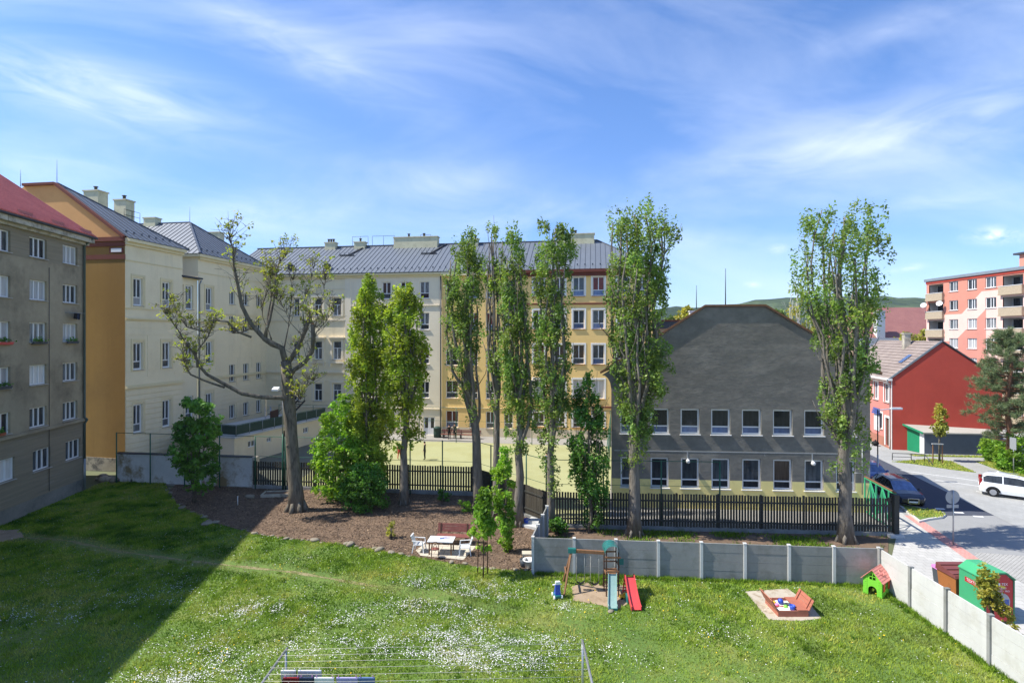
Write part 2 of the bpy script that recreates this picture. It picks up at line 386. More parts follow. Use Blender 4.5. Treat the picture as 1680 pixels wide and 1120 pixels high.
pm('container_green', lin(66, 160, 110), .05, 2, .4, spec=.5, bstr=.03)
pm('container_edge', lin(30, 104, 72), .05, 2, .4, spec=.5, bstr=0)
pm('container_red', lin(180, 44, 48), .05, 2, .45, spec=.4, bstr=0)
pm('rust_brown', lin(164, 104, 54), .16, 2, .7, dirt=lin(110, 70, 42), dscale=2, bstr=.15)
pm('rope', lin(196, 190, 176), .1, 5)
pm('rubber', lin(24, 24, 25), .1, 5, .7, bstr=0)
pm('house_red', lin(184, 76, 62), .07, .4, .95, bs=50, bstr=.1, dirt=lin(168, 66, 54), dscale=.3, streak=.25)
pm('house_pink', lin(208, 132, 120), .06, .6, .9)
pm('house_sock', lin(170, 116, 96), .1, 1, .9)
pm('tan_wall', lin(186, 158, 134), .1, .6, .9)
pm('garage_grey', lin(98, 104, 118), .07, .6, .9, dirt=lin(84, 88, 100), dscale=.5)
pm('garage_door', lin(34, 132, 92), .08, 2, .5)
pm('garage_roof', lin(168, 164, 154), .1, .8, .9)
pm('parapet_tan', lin(176, 160, 136), .2, 9, .95)
pm('loggia_grey', lin(176, 174, 170), .05, 1, .9)
def coral():
    m, nt, b = nodes('coral_pattern'); t = nt.nodes.new('ShaderNodeTexCoord'); sp = nt.nodes.new('ShaderNodeSeparateXYZ')
    nt.links.new(t.outputs['Object'], sp.inputs[0])
    s = math_(nt, 'MULTIPLY', sp.outputs['Y'], -1.0); z = sp.outputs['Z']        # s runs along the facade, z up
    g = nt.nodes.new('ShaderNodeMapRange'); nt.links.new(s, g.inputs[0])
    for k, x in ((1, 6.8), (2, 10.2), (3, 14.8), (4, 17.8)): g.inputs[k].default_value = x
    light = math_(nt, 'LESS_THAN', z, g.outputs[0])
    h = nt.nodes.new('ShaderNodeMapRange'); nt.links.new(s, h.inputs[0])
    for k, x in ((1, 5.5), (2, 10.9), (3, 10.8), (4, 15.3)): h.inputs[k].default_value = x
    low = math_(nt, 'MULTIPLY', math_(nt, 'LESS_THAN', z, h.outputs[0]), math_(nt, 'LESS_THAN', s, 10.9))
    g2 = nt.nodes.new('ShaderNodeMapRange'); nt.links.new(s, g2.inputs[0])
    for k, x in ((1, 8.4), (2, 10.9), (3, 6.4), (4, 9.0)): g2.inputs[k].default_value = x
    mid = math_(nt, 'MULTIPLY', math_(nt, 'LESS_THAN', z, g2.outputs[0]), math_(nt, 'LESS_THAN', s, 10.9))
    n = noise(nt, .4, 5, .6, coord(nt)); k = ramp(nt, n.outputs['Fac'], [(.3, (.92, .92, .92, 1)), (.7, (1.04, 1.04, 1.04, 1))])
    c = mixc(nt, light, lin(200, 134, 114), lin(226, 190, 176)); c = mixc(nt, low, c, lin(198, 134, 118)); c = mixc(nt, mid, c, lin(212, 154, 136))
    nt.links.new(mixc(nt, 1.0, c, k, 'MULTIPLY'), b.inputs['Base Color']); b.inputs['Roughness'].default_value = .9
coral()
def car_paint(name, c, metal=.3):
    m, nt, b = nodes(name); b.inputs['Base Color'].default_value = c; b.inputs['Roughness'].default_value = .3
    b.inputs['Metallic'].default_value = metal; b.inputs['Coat Weight'].default_value = .8; b.inputs['Coat Roughness'].default_value = .05
    n = noise(nt, 60, 3, .5, coord(nt)); nt.links.new(ramp(nt, n.outputs['Fac'], [(.3, (.25,)*3+(1,)), (.7, (.42,)*3+(1,))]), b.inputs['Roughness'])
car_paint('paint_navy', lin(22, 28, 50)); car_paint('paint_blue', lin(62, 92, 156)); car_paint('paint_white', lin(232, 234, 236), 0); car_paint('paint_maroon', lin(120, 34, 38))
pm('headlamp', lin(206, 210, 214), .1, 20, .15, .2, .8, bstr=0); pm('tail_lamp', lin(150, 20, 22), .1, 20, .2, 0, .6, bstr=0)
pm('chrome', lin(190, 192, 196), .05, 5, .2, .9, .5, bstr=0); pm('alloy', lin(178, 180, 184), .08, 5, .3, .7, .5, bstr=0)
pm('bark_grey', lin(126, 119, 108), .3, 2.2, .95, bs=6, bstr=.9, bd=.06, sc=(2.5, 2.5, .45), dirt=lin(84, 76, 66), dscale=2.5, dlo=.5, dhi=.68)
pm('bark_dark', lin(120, 112, 98), .3, 2.2, .95, bs=7, bstr=.9, bd=.05, sc=(2.5, 2.5, .5), dirt=lin(58, 53, 47), dscale=2.5, dlo=.48, dhi=.7)
pm('bark_pine', lin(128, 92, 70), .3, 3, .95, bs=6, bstr=.8, bd=.04)
pm('bark_birch', lin(206, 202, 194), .1, 3, .9, dirt=lin(90, 86, 80), dscale=4, dlo=.58, dhi=.66, sc=(1, 1, 2))
pm('cut_wood', lin(196, 140, 96), .15, 4, .9)
leafm('leaf_poplar', [lin(106, 132, 62), lin(126, 154, 72), lin(150, 172, 92), lin(114, 142, 68)], .42)
leafm('leaf_bright', [lin(112, 152, 46), lin(132, 172, 56), lin(150, 184, 72), lin(120, 160, 54)], .46)
leafm('leaf_deep', [lin(70, 112, 44), lin(84, 132, 50), lin(100, 146, 60)], .42)
leafm('leaf_hornbeam', [lin(142, 164, 56), lin(158, 178, 66), lin(174, 190, 82), lin(126, 150, 54)], .5)
leafm('leaf_spring', [lin(168, 176, 72), lin(150, 162, 64), lin(184, 186, 90), lin(132, 148, 58)], .45)
leafm('leaf_maple', [lin(78, 122, 52), lin(94, 140, 58), lin(112, 156, 68)], .42)
leafm('leaf_pine', [lin(92, 108, 76), lin(110, 126, 86), lin(126, 140, 98), lin(98, 114, 76)], .2, .6)
leafm('leaf_far', [lin(84, 104, 52), lin(104, 124, 60), lin(122, 138, 74), lin(94, 112, 62)], .25)
leafm('leaf_gold', [lin(162, 160, 66), lin(142, 146, 60), lin(176, 168, 84)], .4)
pm('leaf_ivy', lin(92, 108, 60), .3, 8)
attrm('grass_blade', trans=.3); attrm('mulch_chip', rough=.95)
pm('daisy_petal', lin(232, 230, 228), .04, 5, .8, bstr=0); pm('dandelion_yellow', lin(228, 190, 36), .08, 5, .8, bstr=0)
pm('skin', lin(206, 160, 134), .05, 5, .6, bstr=0); pm('cloth_dark', lin(44, 48, 46), .2, 6, .9, bstr=0); pm('cloth_black', lin(28, 28, 30), .2, 6, .9, bstr=0)
pm('cloth_red', lin(196, 52, 58), .1, 6, .9, bstr=0); pm('cloth_blue', lin(74, 92, 138), .1, 6, .9, bstr=0); pm('hair_dark', lin(38, 30, 26), .2, 20, .7, bstr=0)
pm('laundry_white', lin(222, 222, 226), .05, 6, .9, bstr=0); pm('laundry_lavender', lin(166, 160, 206), .06, 6, .9, bstr=0)
pm('laundry_red', lin(128, 34, 38), .1, 6, .9, bstr=0)
pm('laundry_navy', lin(46, 58, 82), .1, 6, .9, bstr=0); pm('laundry_blue', lin(92, 116, 158), .08, 6, .9, bstr=0)
pm('sign_blue', lin(74, 92, 156), .05, 3, .5, bstr=0); pm('sign_back', lin(158, 162, 166), .06, 4, .5, .3, bstr=0)
pm('boulder', lin(142, 133, 116), .2, 3, .95, bs=6, bstr=.6, bd=.04, dirt=lin(122, 116, 104), dscale=2)
pm('terracotta', lin(170, 98, 70), .1, 4, .8)
# ---- ground materials
pm('earth', lin(104, 108, 78), .2, .05, .95, bs=3, bstr=.2)
def lawnmat():
    m, nt, b = nodes('lawn_soil'); v = coord(nt)
    n1 = noise(nt, .35, 6, .65, v); n2 = noise(nt, 5, 5, .7, v)
    c = ramp(nt, n1.outputs['Fac'], [(.3, lin(78, 106, 40)), (.5, lin(96, 120, 48)), (.68, lin(124, 130, 66))])
    c = mixc(nt, ramp(nt, n2.outputs['Fac'], [(.5, (0, 0, 0, 1)), (.72, (.7, .7, .7, 1))]), c, lin(70, 66, 40))
    nt.links.new(c, b.inputs['Base Color']); b.inputs['Roughness'].default_value = .95; bump(nt, b, n2.outputs['Fac'], .6, .05)
lawnmat()
pm('mulch', lin(118, 98, 80), .22, .6, .97, bs=9, bstr=.8, bd=.05, dirt=lin(88, 74, 62), dscale=1.4, dlo=.45, dhi=.65)
pm('sandy_slab', lin(178, 168, 150), .1, 1.2, .97, bs=12, bstr=.3, bd=.02, dirt=lin(146, 130, 106), dscale=1.3, dlo=.5, dhi=.6)
pm('bare_soil', lin(160, 140, 116), .12, 1.2, .97, bs=12, bstr=.4, bd=.03, dirt=lin(132, 112, 88), dscale=1.6, dlo=.5, dhi=.7)
pm('path_soil', lin(142, 132, 98), .12, .8, .97, bs=10, bstr=.4, bd=.03, dirt=lin(104, 108, 60), dscale=2.2, dlo=.45, dhi=.6)
pm('turf_pitch', lin(160, 160, 116), .03, .25, .95, bs=60, bstr=.1, dirt=lin(150, 148, 100), dscale=.35, dlo=.45, dhi=.7)
pm('shaded_turf', lin(112, 114, 100), .07, .5, .95)  # darker pitch tone with the school wing's shade put into the colour
pm('yard_asphalt', lin(150, 146, 138), .07, .5, .95)
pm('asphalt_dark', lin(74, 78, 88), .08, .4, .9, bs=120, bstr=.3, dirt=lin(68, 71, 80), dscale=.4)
pm('asphalt_old', lin(146, 146, 144), .07, .5, .92, bs=120, bstr=.3, dirt=lin(130, 130, 128), dscale=.5)
def paving(name, c, gap, sx, sy, ang):
    m, nt, b = nodes(name); t = nt.nodes.new('ShaderNodeTexCoord'); mp = nt.nodes.new('ShaderNodeMapping')
    mp.inputs['Rotation'].default_value = (0, 0, ang); nt.links.new(t.outputs['Object'], mp.inputs[0])
    br = nt.nodes.new('ShaderNodeTexBrick'); nt.links.new(mp.outputs[0], br.inputs['Vector']); br.inputs['Scale'].default_value = 1
    br.inputs['Brick Width'].default_value = sx; br.inputs['Row Height'].default_value = sy; br.inputs['Mortar Size'].default_value = .012
    br.inputs['Color1'].default_value = sc_(c, .94); br.inputs['Color2'].default_value = sc_(c, 1.05); br.inputs['Mortar'].default_value = gap
    n = noise(nt, .5, 6, .65, coord(nt)); k = ramp(nt, n.outputs['Fac'], [(.3, (.86,)*3+(1,)), (.7, (1.05,)*3+(1,))])
    nt.links.new(mixc(nt, 1.0, br.outputs['Color'], k, 'MULTIPLY'), b.inputs['Base Color']); b.inputs['Roughness'].default_value = .92
    bump(nt, b, br.outputs['Fac'], -.3, .01)
paving('pavement_slab', lin(182, 180, 174), lin(150, 148, 142), .4, .4, .23)
paving('parking_slab', lin(158, 158, 154), lin(150, 150, 146), .3, .3, .23)
paving('cobble', lin(172, 170, 164), lin(96, 94, 90), .16, .16, .5)
paving('red_slab', lin(206, 146, 136), lin(170, 120, 112), .2, .2, .23)
paving('patio_slab', lin(196, 186, 168), lin(130, 120, 104), .5, .5, .1)
pm('kerb', lin(196, 194, 188), .07, 3, .9)
pm('marking', lin(216, 216, 212), .05, 3, .8, bstr=0)
def hillmat():
    m, nt, b = nodes('forest_hill'); v = coord(nt)
    n1 = noise(nt, .004, 6, .6, v); n2 = noise(nt, .035, 5, .75, v)
    c = ramp(nt, n1.outputs['Fac'], [(.38, lin(46, 62, 48)), (.52, lin(62, 78, 54)), (.62, lin(88, 102, 70))])
    c = mixc(nt, 1.0, c, ramp(nt, n2.outputs['Fac'], [(.35, (.55, .6, .6, 1)), (.65, (1.2, 1.2, 1.1, 1))]), 'MULTIPLY')
    nt.links.new(c, b.inputs['Base Color']); b.inputs['Roughness'].default_value = 1; b.inputs['Specular IOR Level'].default_value = 0
    bump(nt, b, n2.outputs['Fac'], 1.0, 12)
hillmat()
# ============================================================ camera, sun, sky
cam = bpy.data.objects.new('camera', bpy.data.cameras.new('camera')); C.objects.link(cam)
cam.location = (0, 0, CH); cam.rotation_euler = (math.pi/2, 0, 0)
cam.data.sensor_width = 36; cam.data.lens = F/1680*36; cam.data.shift_y = -8/1680; cam.data.clip_end = 6000; cam.data.clip_start = .2
S = bpy.context.scene; S.camera = cam
ELEV = math.radians(52.3); SD = V((-1, -.05, 0)).normalized()*math.cos(ELEV)+V((0, 0, math.sin(ELEV)))   # towards the sun
sl = bpy.data.lights.new('sun', 'SUN'); sun = bpy.data.objects.new('sun', sl); C.objects.link(sun)
sl.energy = 4.7; sl.angle = math.radians(.53); sl.color = (1, .955, .88)
sun.rotation_euler = SD.to_track_quat('Z', 'Y').to_euler(); sun.location = SD*60
W = bpy.data.worlds.new('World'); S.world = W; W.use_nodes = True; nt = W.node_tree
bg = nt.nodes['Background']; sky = nt.nodes.new('ShaderNodeTexSky'); sky.sky_type = 'NISHITA'; sky.sun_disc = False
sky.sun_elevation = ELEV; sky.sun_rotation = math.radians(-93); sky.air_density = 1.0; sky.dust_density = .2; sky.ozone_density = 2.4; sky.altitude = 300
# cirrus: drifts placed by direction (x/y, z/y of the view ray), filled with stretched noise
tc = nt.nodes.new('ShaderNodeTexCoord'); sp = nt.nodes.new('ShaderNodeSeparateXYZ'); nt.links.new(tc.outputs['Generated'], sp.inputs[0])
ya = math_(nt, 'MAXIMUM', math_(nt, 'ABSOLUTE', sp.outputs['Y']), .12)
cb = nt.nodes.new('ShaderNodeCombineXYZ'); nt.links.new(math_(nt, 'DIVIDE', sp.outputs['X'], ya), cb.inputs[0]); nt.links.new(math_(nt, 'DIVIDE', sp.outputs['Z'], ya), cb.inputs[1])
def mapped(rot, sc, loc):
    mp = nt.nodes.new('ShaderNodeMapping'); mp.vector_type = 'TEXTURE'; mp.inputs['Location'].default_value = loc; mp.inputs['Rotation'].default_value = (0, 0, rot); mp.inputs['Scale'].default_value = sc
    nt.links.new(cb.outputs[0], mp.inputs[0]); return mp.outputs[0]
def streaks(rot, sc, scale, lo, hi, loc, dist=.8, det=9, rough=.58):
    n = noise(nt, scale, det, rough, mapped(rot, sc, loc), dist); return ramp(nt, n.outputs['Fac'], [(lo, (0, 0, 0, 1)), (hi, (1, 1, 1, 1))])
def drift(px, py, rx, ry, rot):
    g = nt.nodes.new('ShaderNodeTexGradient'); g.gradient_type = 'QUADRATIC_SPHERE'; nt.links.new(mapped(rot, (rx, ry, 1), ((px-CX)/F, (HY-py)/F, 0)), g.inputs[0]); return g.outputs['Fac']
def addm(lst):
    o = None
    for x, k in lst: y = math_(nt, 'MULTIPLY', x, k); o = y if o is None else math_(nt, 'ADD', o, y)
    return o
fineL = streaks(-.22, (1.0, .2, 1), 4.2, .24, .86, (.3, .1, 0)); fineR = streaks(.2, (1.0, .26, 1), 4.0, .22, .85, (1.3, .7, 0)); mott = streaks(.1, (1, .45, 1), 3.2, .36, .70, (2.2, 1.1, 0), .5)
L_ = addm([(drift(200, 165, .52, .13, -.2), 1.3), (drift(20, 110, .4, .1, -.2), .8), (drift(560, 110, .42, .10, -.42), .85), (drift(410, 40, .3, .1, -.5), .5), (drift(700, 60, .3, .16, -.4), .3), (drift(60, 270, .4, .09, -.1), .6)])
R_ = addm([(drift(1420, 235, .5, .16, .22), 1.0), (drift(1620, 180, .3, .13, .3), .8), (drift(1240, 270, .3, .07, .15), .7), (drift(1450, 50, .3, .06, .3), .7), (drift(1560, 330, .4, .06, .05), .7)])
M_ = addm([(drift(700, 310, .5, .13, -.05), .8), (drift(430, 350, .5, .08, 0), .7), (drift(900, 360, .5, .09, .1), .6), (drift(1150, 400, .4, .07, 0), .55)])
puff = addm([(drift(1632, 386, .09, .028, .05), 2.0), (drift(1275, 408, .03, .014, .1), 1.2), (drift(1490, 440, .06, .012, .15), .9), (drift(1235, 467, .03, .010, 0), .8)])
f = math_(nt, 'ADD', math_(nt, 'ADD', math_(nt, 'MULTIPLY', fineL, L_), math_(nt, 'MULTIPLY', fineR, R_)), math_(nt, 'ADD', math_(nt, 'MULTIPLY', mott, M_), math_(nt, 'MULTIPLY', streaks(.1, (1, .6, 1), 22, .34, .7, (.2, .3, 0), 1.0), puff)))
f = math_(nt, 'ADD', math_(nt, 'MULTIPLY', f, .54), math_(nt, 'MULTIPLY', streaks(-.1, (1, .3, 1), 1.5, .42, .8, (5.2, 3.1, 0)), .26)); f = math_(nt, 'MINIMUM', f, .8)
hz_ = nt.nodes.new('ShaderNodeMapRange'); nt.links.new(sp.outputs['Z'], hz_.inputs[0])
for k, x in ((1, 0.0), (2, .38), (3, 0.0), (4, 1.0)): hz_.inputs[k].default_value = x
skyc = mixc(nt, 1.0, sky.outputs[0], mixc(nt, hz_.outputs[0], (.54, .64, .87, 1), (.58, .75, 1.0, 1)), 'MULTIPLY')
SKYMIX = mixc(nt, f, skyc, (6.0, 6.35, 7.0, 1))
nt.links.new(SKYMIX, bg.inputs['Color']); bg.inputs['Strength'].default_value = .145
S.view_settings.view_transform = 'Standard'; S.view_settings.look = 'None'; S.view_settings.gamma = 1; S.view_settings.exposure = .70
S.cycles.use_denoising = True; S.cycles.max_bounces = 6; S.cycles.transparent_max_bounces = 8; S.cycles.diffuse_bounces = 3
# ============================================================ ground sheets
def sheet(name, pts, z, mat, kind='structure'):
    mb = MB(); mb.face([(p[0], p[1], z) for p in pts], 0)
    if (V((*pts[1], 0))-V((*pts[0], 0))).cross(V((*pts[2], 0))-V((*pts[1], 0))).z < 0: pass
    o = mb.build(name, mat); o['kind'] = kind
    me = o.data
    if me.polygons[0].normal.z < 0: me.flip_normals()
    return o
mb = MB(); mb.face([(-3000, -200, -.03), (3000, -200, -.03), (3000, 4500, -.03), (-3000, 4500, -.03)]); struct('ground', mb, 'earth')
LX = lambda Y: -.133*Y-26.6                       # facade line of the left apartment house
BED = [G(*p) for p in [(270, 790), (277, 806), (290, 826), (318, 841), (350, 857), (390, 868), (430, 878), (500, 886), (570, 894), (640, 906), (690, 914), (745, 924), (800, 932), (835, 935), (872, 936)]]
BEDP = BED[1:]+[(1.0, 26.6), (1.95, 31.3), (2.3, 33.2), (-2.7, 39.6), (-19.6, 41.7), (-26.2, 42.7)]
LAWN = [(LX(8), 8), (LX(41.2), 41.2), (-32.3, 45.5), (-29.4, 43.3)]+BED+[(1.0, 26.3), (17.0, 25.2), (16.8, 8)]
LAWN = [(x, y) for x, y in LAWN]
sheet('lawn', LAWN, 0.0, 'lawn_soil'); sheet('mulch_bed', BEDP, 0.006, 'mulch')
PITCH = [(-19.7, 41.8), (-2.75, 39.95), (2.35, 33.5), (6.0, 33.3), (6.65, 37.5), (10.6, 57.5), (-27.0, 62.8), (-24.0, 48.0)]
sheet('school_yard', [(-31, 43), (-19.6, 41.6), (-2.7, 39.7), (2.3, 33.3), (6.4, 32.9), (22.3, 31.9), (26, 40), (30, 62), (15.8, 60.3), (-30, 67.3)], -.012, 'yard_asphalt')
sheet('sports_pitch', PITCH, -.004, 'turf_pitch')
sheet('pitch_shade', [(-27.5, 42.8), (-19.4, 41.9), (-17.2, 41.6), (-17.0, 61.3), (-27.4, 62.9), (-24.2, 48.0)], -.001, 'shaded_turf')  # dark sheet over the pitch standing in for the wing's cast shadow
sheet('bank', [(1.2, 26.5), (17.3, 25.3), (21.9, 31.9), (6.2, 32.8), (2.1, 33.1)], -.004, 'mulch')
# street side
SU = V((.23, 1, 0)).normalized()
sheet('pavement', [(17.05, 8), (17.2, 25.3), (22.3, 31.8), (24.6, 41), (30, 66), (37, 95), (41, 95), (39, 75), (34.5, 53), (26.0, 38), (23.85, 28.7), (24.2, 8)], -.010, 'pavement_slab')
ROADL = [(24.2, 8), (23.9, 28.7), (26.0, 37.6), (33.0, 66), (39.5, 95)]
sheet('road', [(24.1, 8), (23.8, 28.7), (25.9, 37.6), (32.8, 66), (39.4, 95), (48, 95), (40.2, 74), (30.4, 32.3), (30.4, 26), (31, 8)], -.016, 'asphalt_old')
a0, a1 = G3(1552, 845), G3(1642, 845); 
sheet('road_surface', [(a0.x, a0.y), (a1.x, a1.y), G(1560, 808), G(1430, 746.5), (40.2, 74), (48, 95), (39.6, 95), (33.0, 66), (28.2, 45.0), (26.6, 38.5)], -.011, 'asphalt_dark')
sheet('parking_area', [(30.4, 26), (30.4, 32.3), (35.0, 53.4), (40.2, 74), (48, 95), (62, 95), (62, 20), (31, 20)], -.006, 'parking_slab')
sheet('cobbled_strip', [G(1600, 905), G(1600, 918), (24.0, 24), (30.2, 24), (30.3, 27.5), (27, 28.8)], -.008, 'cobble')
st = [(G3(1490, 847), G3(1600, 920))]
mb = MB()
a = V((25.6, 35.3, -.002)); b = V((23.55, 27.2, -.002)); w = V((.62, -.14, 0)); mb.face([a-w*.5, b-w*.5, b+w*.5, a+w*.5]); struct('red_paving_strip', mb, 'red_slab')
mb = MB()
for k in range(3):
    p = V((28.3+k*.62, 36.6-k*.78, -.003)); d = V((.55, -.1, 0)); e = V((.1, .28, 0)); mb.face([p, p+d, p+d+e, p+e])
for k in range(5):
    p = V((33.4+k*.55, 47.2-k*3.2, .001)); d = V((7.5, -7.0, 0)); e = V((.09, .09, 0)); mb.face([p, p+d, p+d+e, p+e])
struct('road_markings', mb, 'marking')
# planted kerb island with a real kerb step
isl = [G(*p) for p in [(1470, 826), (1500, 832), (1548, 842), (1552, 846), (1546, 850), (1524, 853), (1508, 857), (1490, 843)]]
mb = MB(); mb.prism([(x, y, -.02) for x, y in isl], (0, 0, .12)); struct('kerb_island', mb, 'kerb')
cx_, cy_ = sum(p[0] for p in isl)/8, sum(p[1] for p in isl)/8
sheet('island_grass', [(cx_+(x-cx_)*.86, cy_+(y-cy_)*.86) for x, y in isl], .105, 'lawn_soil')
ver = [G(*p) for p in [(1463, 757), (1530, 752), (1560, 756), (1602, 775), (1560, 770), (1500, 761)]]
sheet('verge', ver, .002, 'lawn_soil')
ver2 = [G(*p) for p in [(1600, 757), (1640, 755), (1720, 775), (1760, 800), (1690, 790), (1640, 772)]]
sheet('hedge_verge', ver2, .003, 'lawn_soil')
VP1 = [G(*p) for p in [(1490, 745.5), (1640, 748), (1640, 751), (1500, 748)]]; sheet('garage_verge', VP1, .004, 'lawn_soil')
# hill far behind, from the right of the school to beyond the coral block
mb = MB(); nx, ny = 90, 10
def hz(x, t):
    px = CX+F*x/1500
    r = np.interp(px, [-300, 600, 900, 1095, 1200, 1290, 1400, 1500, 1700, 2200], [8, 16, 30, 88, 98, 116, 116, 119, 96, 60])
    return (r+3.0*math.sin(x*.021)+2.0*math.sin(x*.057+1)+1.2*math.sin(x*.13))*math.sin(min(t, 1)*math.pi/2)**1.0
vv = []
for j in range(ny+1):
    for i in range(nx+1):
        x = -1200+3900*i/nx; t = j/ny; vv.append((x*(.62+.38*t), 900+600*t, hz(x, t)+random.uniform(-1, 1)*t-.5))
mb.v = vv
for j in range(ny):
    for i in range(nx):
        a = j*(nx+1)+i; mb.f.append((a, a+1, a+nx+2, a+nx+1)); mb.m.append(0); mb.sm.append(True)
struct('hills', mb, 'forest_hill')
# ============================================================ buildings
ST_FLAT = dict(v=(.36, .64), t=None, g=['glass_half', 'glass_curtain', 'glass_grey', 'glass_half', 'glass_grey', 'glass_dark', 'glass_white'], fw=.075)
ST_SCHOOL = dict(v=(.5,), t=.3, g=[('glass_half', 'glass_half'), ('glass_grey', 'glass_grey'), ('glass_half', 'glass_grey'), ('glass_curtain', 'glass_grey')], fw=.13)
ST_OLD = dict(v=(.5,), t=.62, up=False, g=[('glass_half', 'glass_grey'), ('glass_dark', 'glass_grey'), ('glass_grey', 'glass_half')], fw=.08)
ST_STAIR = dict(v=(.5,), t=None, g=['glass_dark', 'glass_grey'], fw=.07)
ST_NEW = dict(v=(.5,), t=.32, g=[('glass_sky_tint', 'glass_red'), ('glass_dark', 'glass_dark'), ('glass_grey', 'glass_dark'), ('glass_dark', 'glass_half'), ('glass_grey', 'glass_brown')], fw=.09)
ST_ORANGE = dict(v=(.5,), t=.3, g=[('glass_sky_tint', 'glass_grey'), ('glass_grey', 'glass_brown'), ('glass_sky_tint', 'glass_red'), ('glass_brown', 'glass_brown'), ('glass_grey', 'glass_dark')], fw=.09, sur=.17, sm='brown_trim')
ST_BLIND = dict(v=(.5,), t=None, g=['glass_half', 'glass_white'], fw=.09, sur=.17, sm='brown_trim')
ST_GREY_UP = dict(v=(), t=.3, g=[('glass_sky_tint', 'glass_dark'), ('glass_sky_tint', 'glass_dark'), ('glass_sky_tint', 'glass_grey')], fw=.11, sm='white_paint')
ST_GREY_LOW = dict(v=(), t=.27, g=[('glass_dark', 'glass_grey'), ('glass_dark', 'glass_brown'), ('glass_dark', 'glass_grey')], fw=.11, sm='white_paint')
ST_PANEL = dict(v=(.45, .7), t=None, g=['glass_grey', 'glass_half', 'glass_curtain', 'glass_dark'], fw=.08, sm='white_paint')
ST_HOUSE = dict(v=(.5,), t=None, g=['glass_grey', 'glass_dark'], fw=.09, sur=.14)
def pts(fr, lst): O, u, n = fr; return [O+u*a+n*d+Z*z for a, d, z in lst]
def chimney(parent, x, y, z0, z1, w, d, rz=0, pots=1, mat='chimney_plaster', name='chimney'):
    c = V((x, y, 0)); ux = V((math.cos(rz), math.sin(rz), 0)); uy = V((-ux.y, ux.x, 0))
    def bx(mb, a, b, zz0, zz1, m): mb.hexa([c-ux*a-uy*b+Z*zz0, c+ux*a-uy*b+Z*zz0, c+ux*a+uy*b+Z*zz0, c-ux*a+uy*b+Z*zz0, c-ux*a-uy*b+Z*zz1, c+ux*a-uy*b+Z*zz1, c+ux*a+uy*b+Z*zz1, c-ux*a+uy*b+Z*zz1], m)
    mb = MB(); bx(mb, w/2, d/2, z0, z1-.12, 0); bx(mb, w/2+.08, d/2+.08, z1-.12, z1, 0)
    o = mb.build(name, [mat, 'dark_metal'], parent, True)
    if pots:
        for k in range(pots):
            p = MB(); q = c+ux*(w*((k+.5)/pots-.5)*.7); p.lathe([(.13, 0), (.13, .4), (.2, .4), (.2, .46), (.001, .48)], 10, 0, q+Z*z1); p.build('flue', 'dark_metal', o, True)
    return o
# ---------------- 1. left apartment house
fr = frame((LX(8), 8, 0), (-.133, 1, 0)); O, u, n = fr
b = thing('apartment_building', 'grey-brown rendered apartment house with red tiled roof at the left edge', 'apartment building', (LX(30), 30, 0))
LEN = 33.6; ops = []
for c0 in (18.33, 21.51, 24.69, 27.87, 31.05):
    for k in range(5): ops.append((c0, 16.72-2.8*k, c0+1.59, 18.03-2.8*k))
    ops.append((c0+.3, 2.62, c0+1.95, 4.0))
mb = MB(); cm = lambda a, z: 1 if z > 16.55 or .9 < z < 5.25 else (2 if z < .9 else 0)
wall(mb, fr, 0, LEN, 0, 18.5, ops, .2, cm=cm, zb=(.9, 5.25, 16.55))
E = V((-35.6, 45.6, 0)); B1 = O+u*LEN
mb.face([B1, E, E+Z*18.5, B1+Z*18.5], 0); mb.face([O-n*12, O, O+Z*18.5, O-n*12+Z*18.5], 0)
mb.face([O+Z*18.5, B1+Z*18.5, E+Z*18.5, E-n*9+Z*18.5, O-n*12+Z*18.5], 0)
B2 = O+u*LEN; gx = [B2+Z*18.5, B2-n*6+Z*23.3, B2-n*12+Z*18.5]; mb.face(gx, 0)
mb.build('wall', ['grey_plaster', 'grey_brick', 'socle_stone'], b, True)
for o in ops: window(b, fr, o, ST_FLAT, .2)
# storey cornice, apron panels below the sills
mb = MB(); mb.fbox(fr, 0, 5.2, LEN, 5.34, -.02, .16); mb.fbox(fr, 0, 5.34, LEN, 5.40, -.02, .1); mb.build('string_course', 'grey_plaster', b, True)
mb = MB(); mb.fbox(fr, 0, 18.32, LEN, 18.5, -.05, .25)
for k in range(12): mb.fbox(fr, .05+k*2.8, 18.505, .05+k*2.8+2.76, 18.84, -.05, .62)
mb.build('eaves_cornice', 'cornice_stone', b, True)
mb = MB(); p = lambda a, d, z: O+u*a+n*d+Z*z
mb.tube([p(0, .72, 18.9), p(LEN+.1, .72, 18.9)], .09, 8); mb.build('gutter', 'dark_metal', b, True)
mb = MB(); s_ = LEN-.35
mb.tube([p(s_, .72, 18.85), p(s_, .12, 18.25), p(s_, .12, 5.5), p(s_+.05, .28, 5.3), p(s_+.05, .1, 5.0), p(s_+.05, .1, 2.4)], .075, 8)
mb.build('downpipe', 'pipe_green', b, True)
mb = MB(); mb.tube([p(s_+.05, .1, 2.4), p(s_+.05, .1, .1)], .08, 8); mb.build('downpipe_foot', 'zinc', b, True)
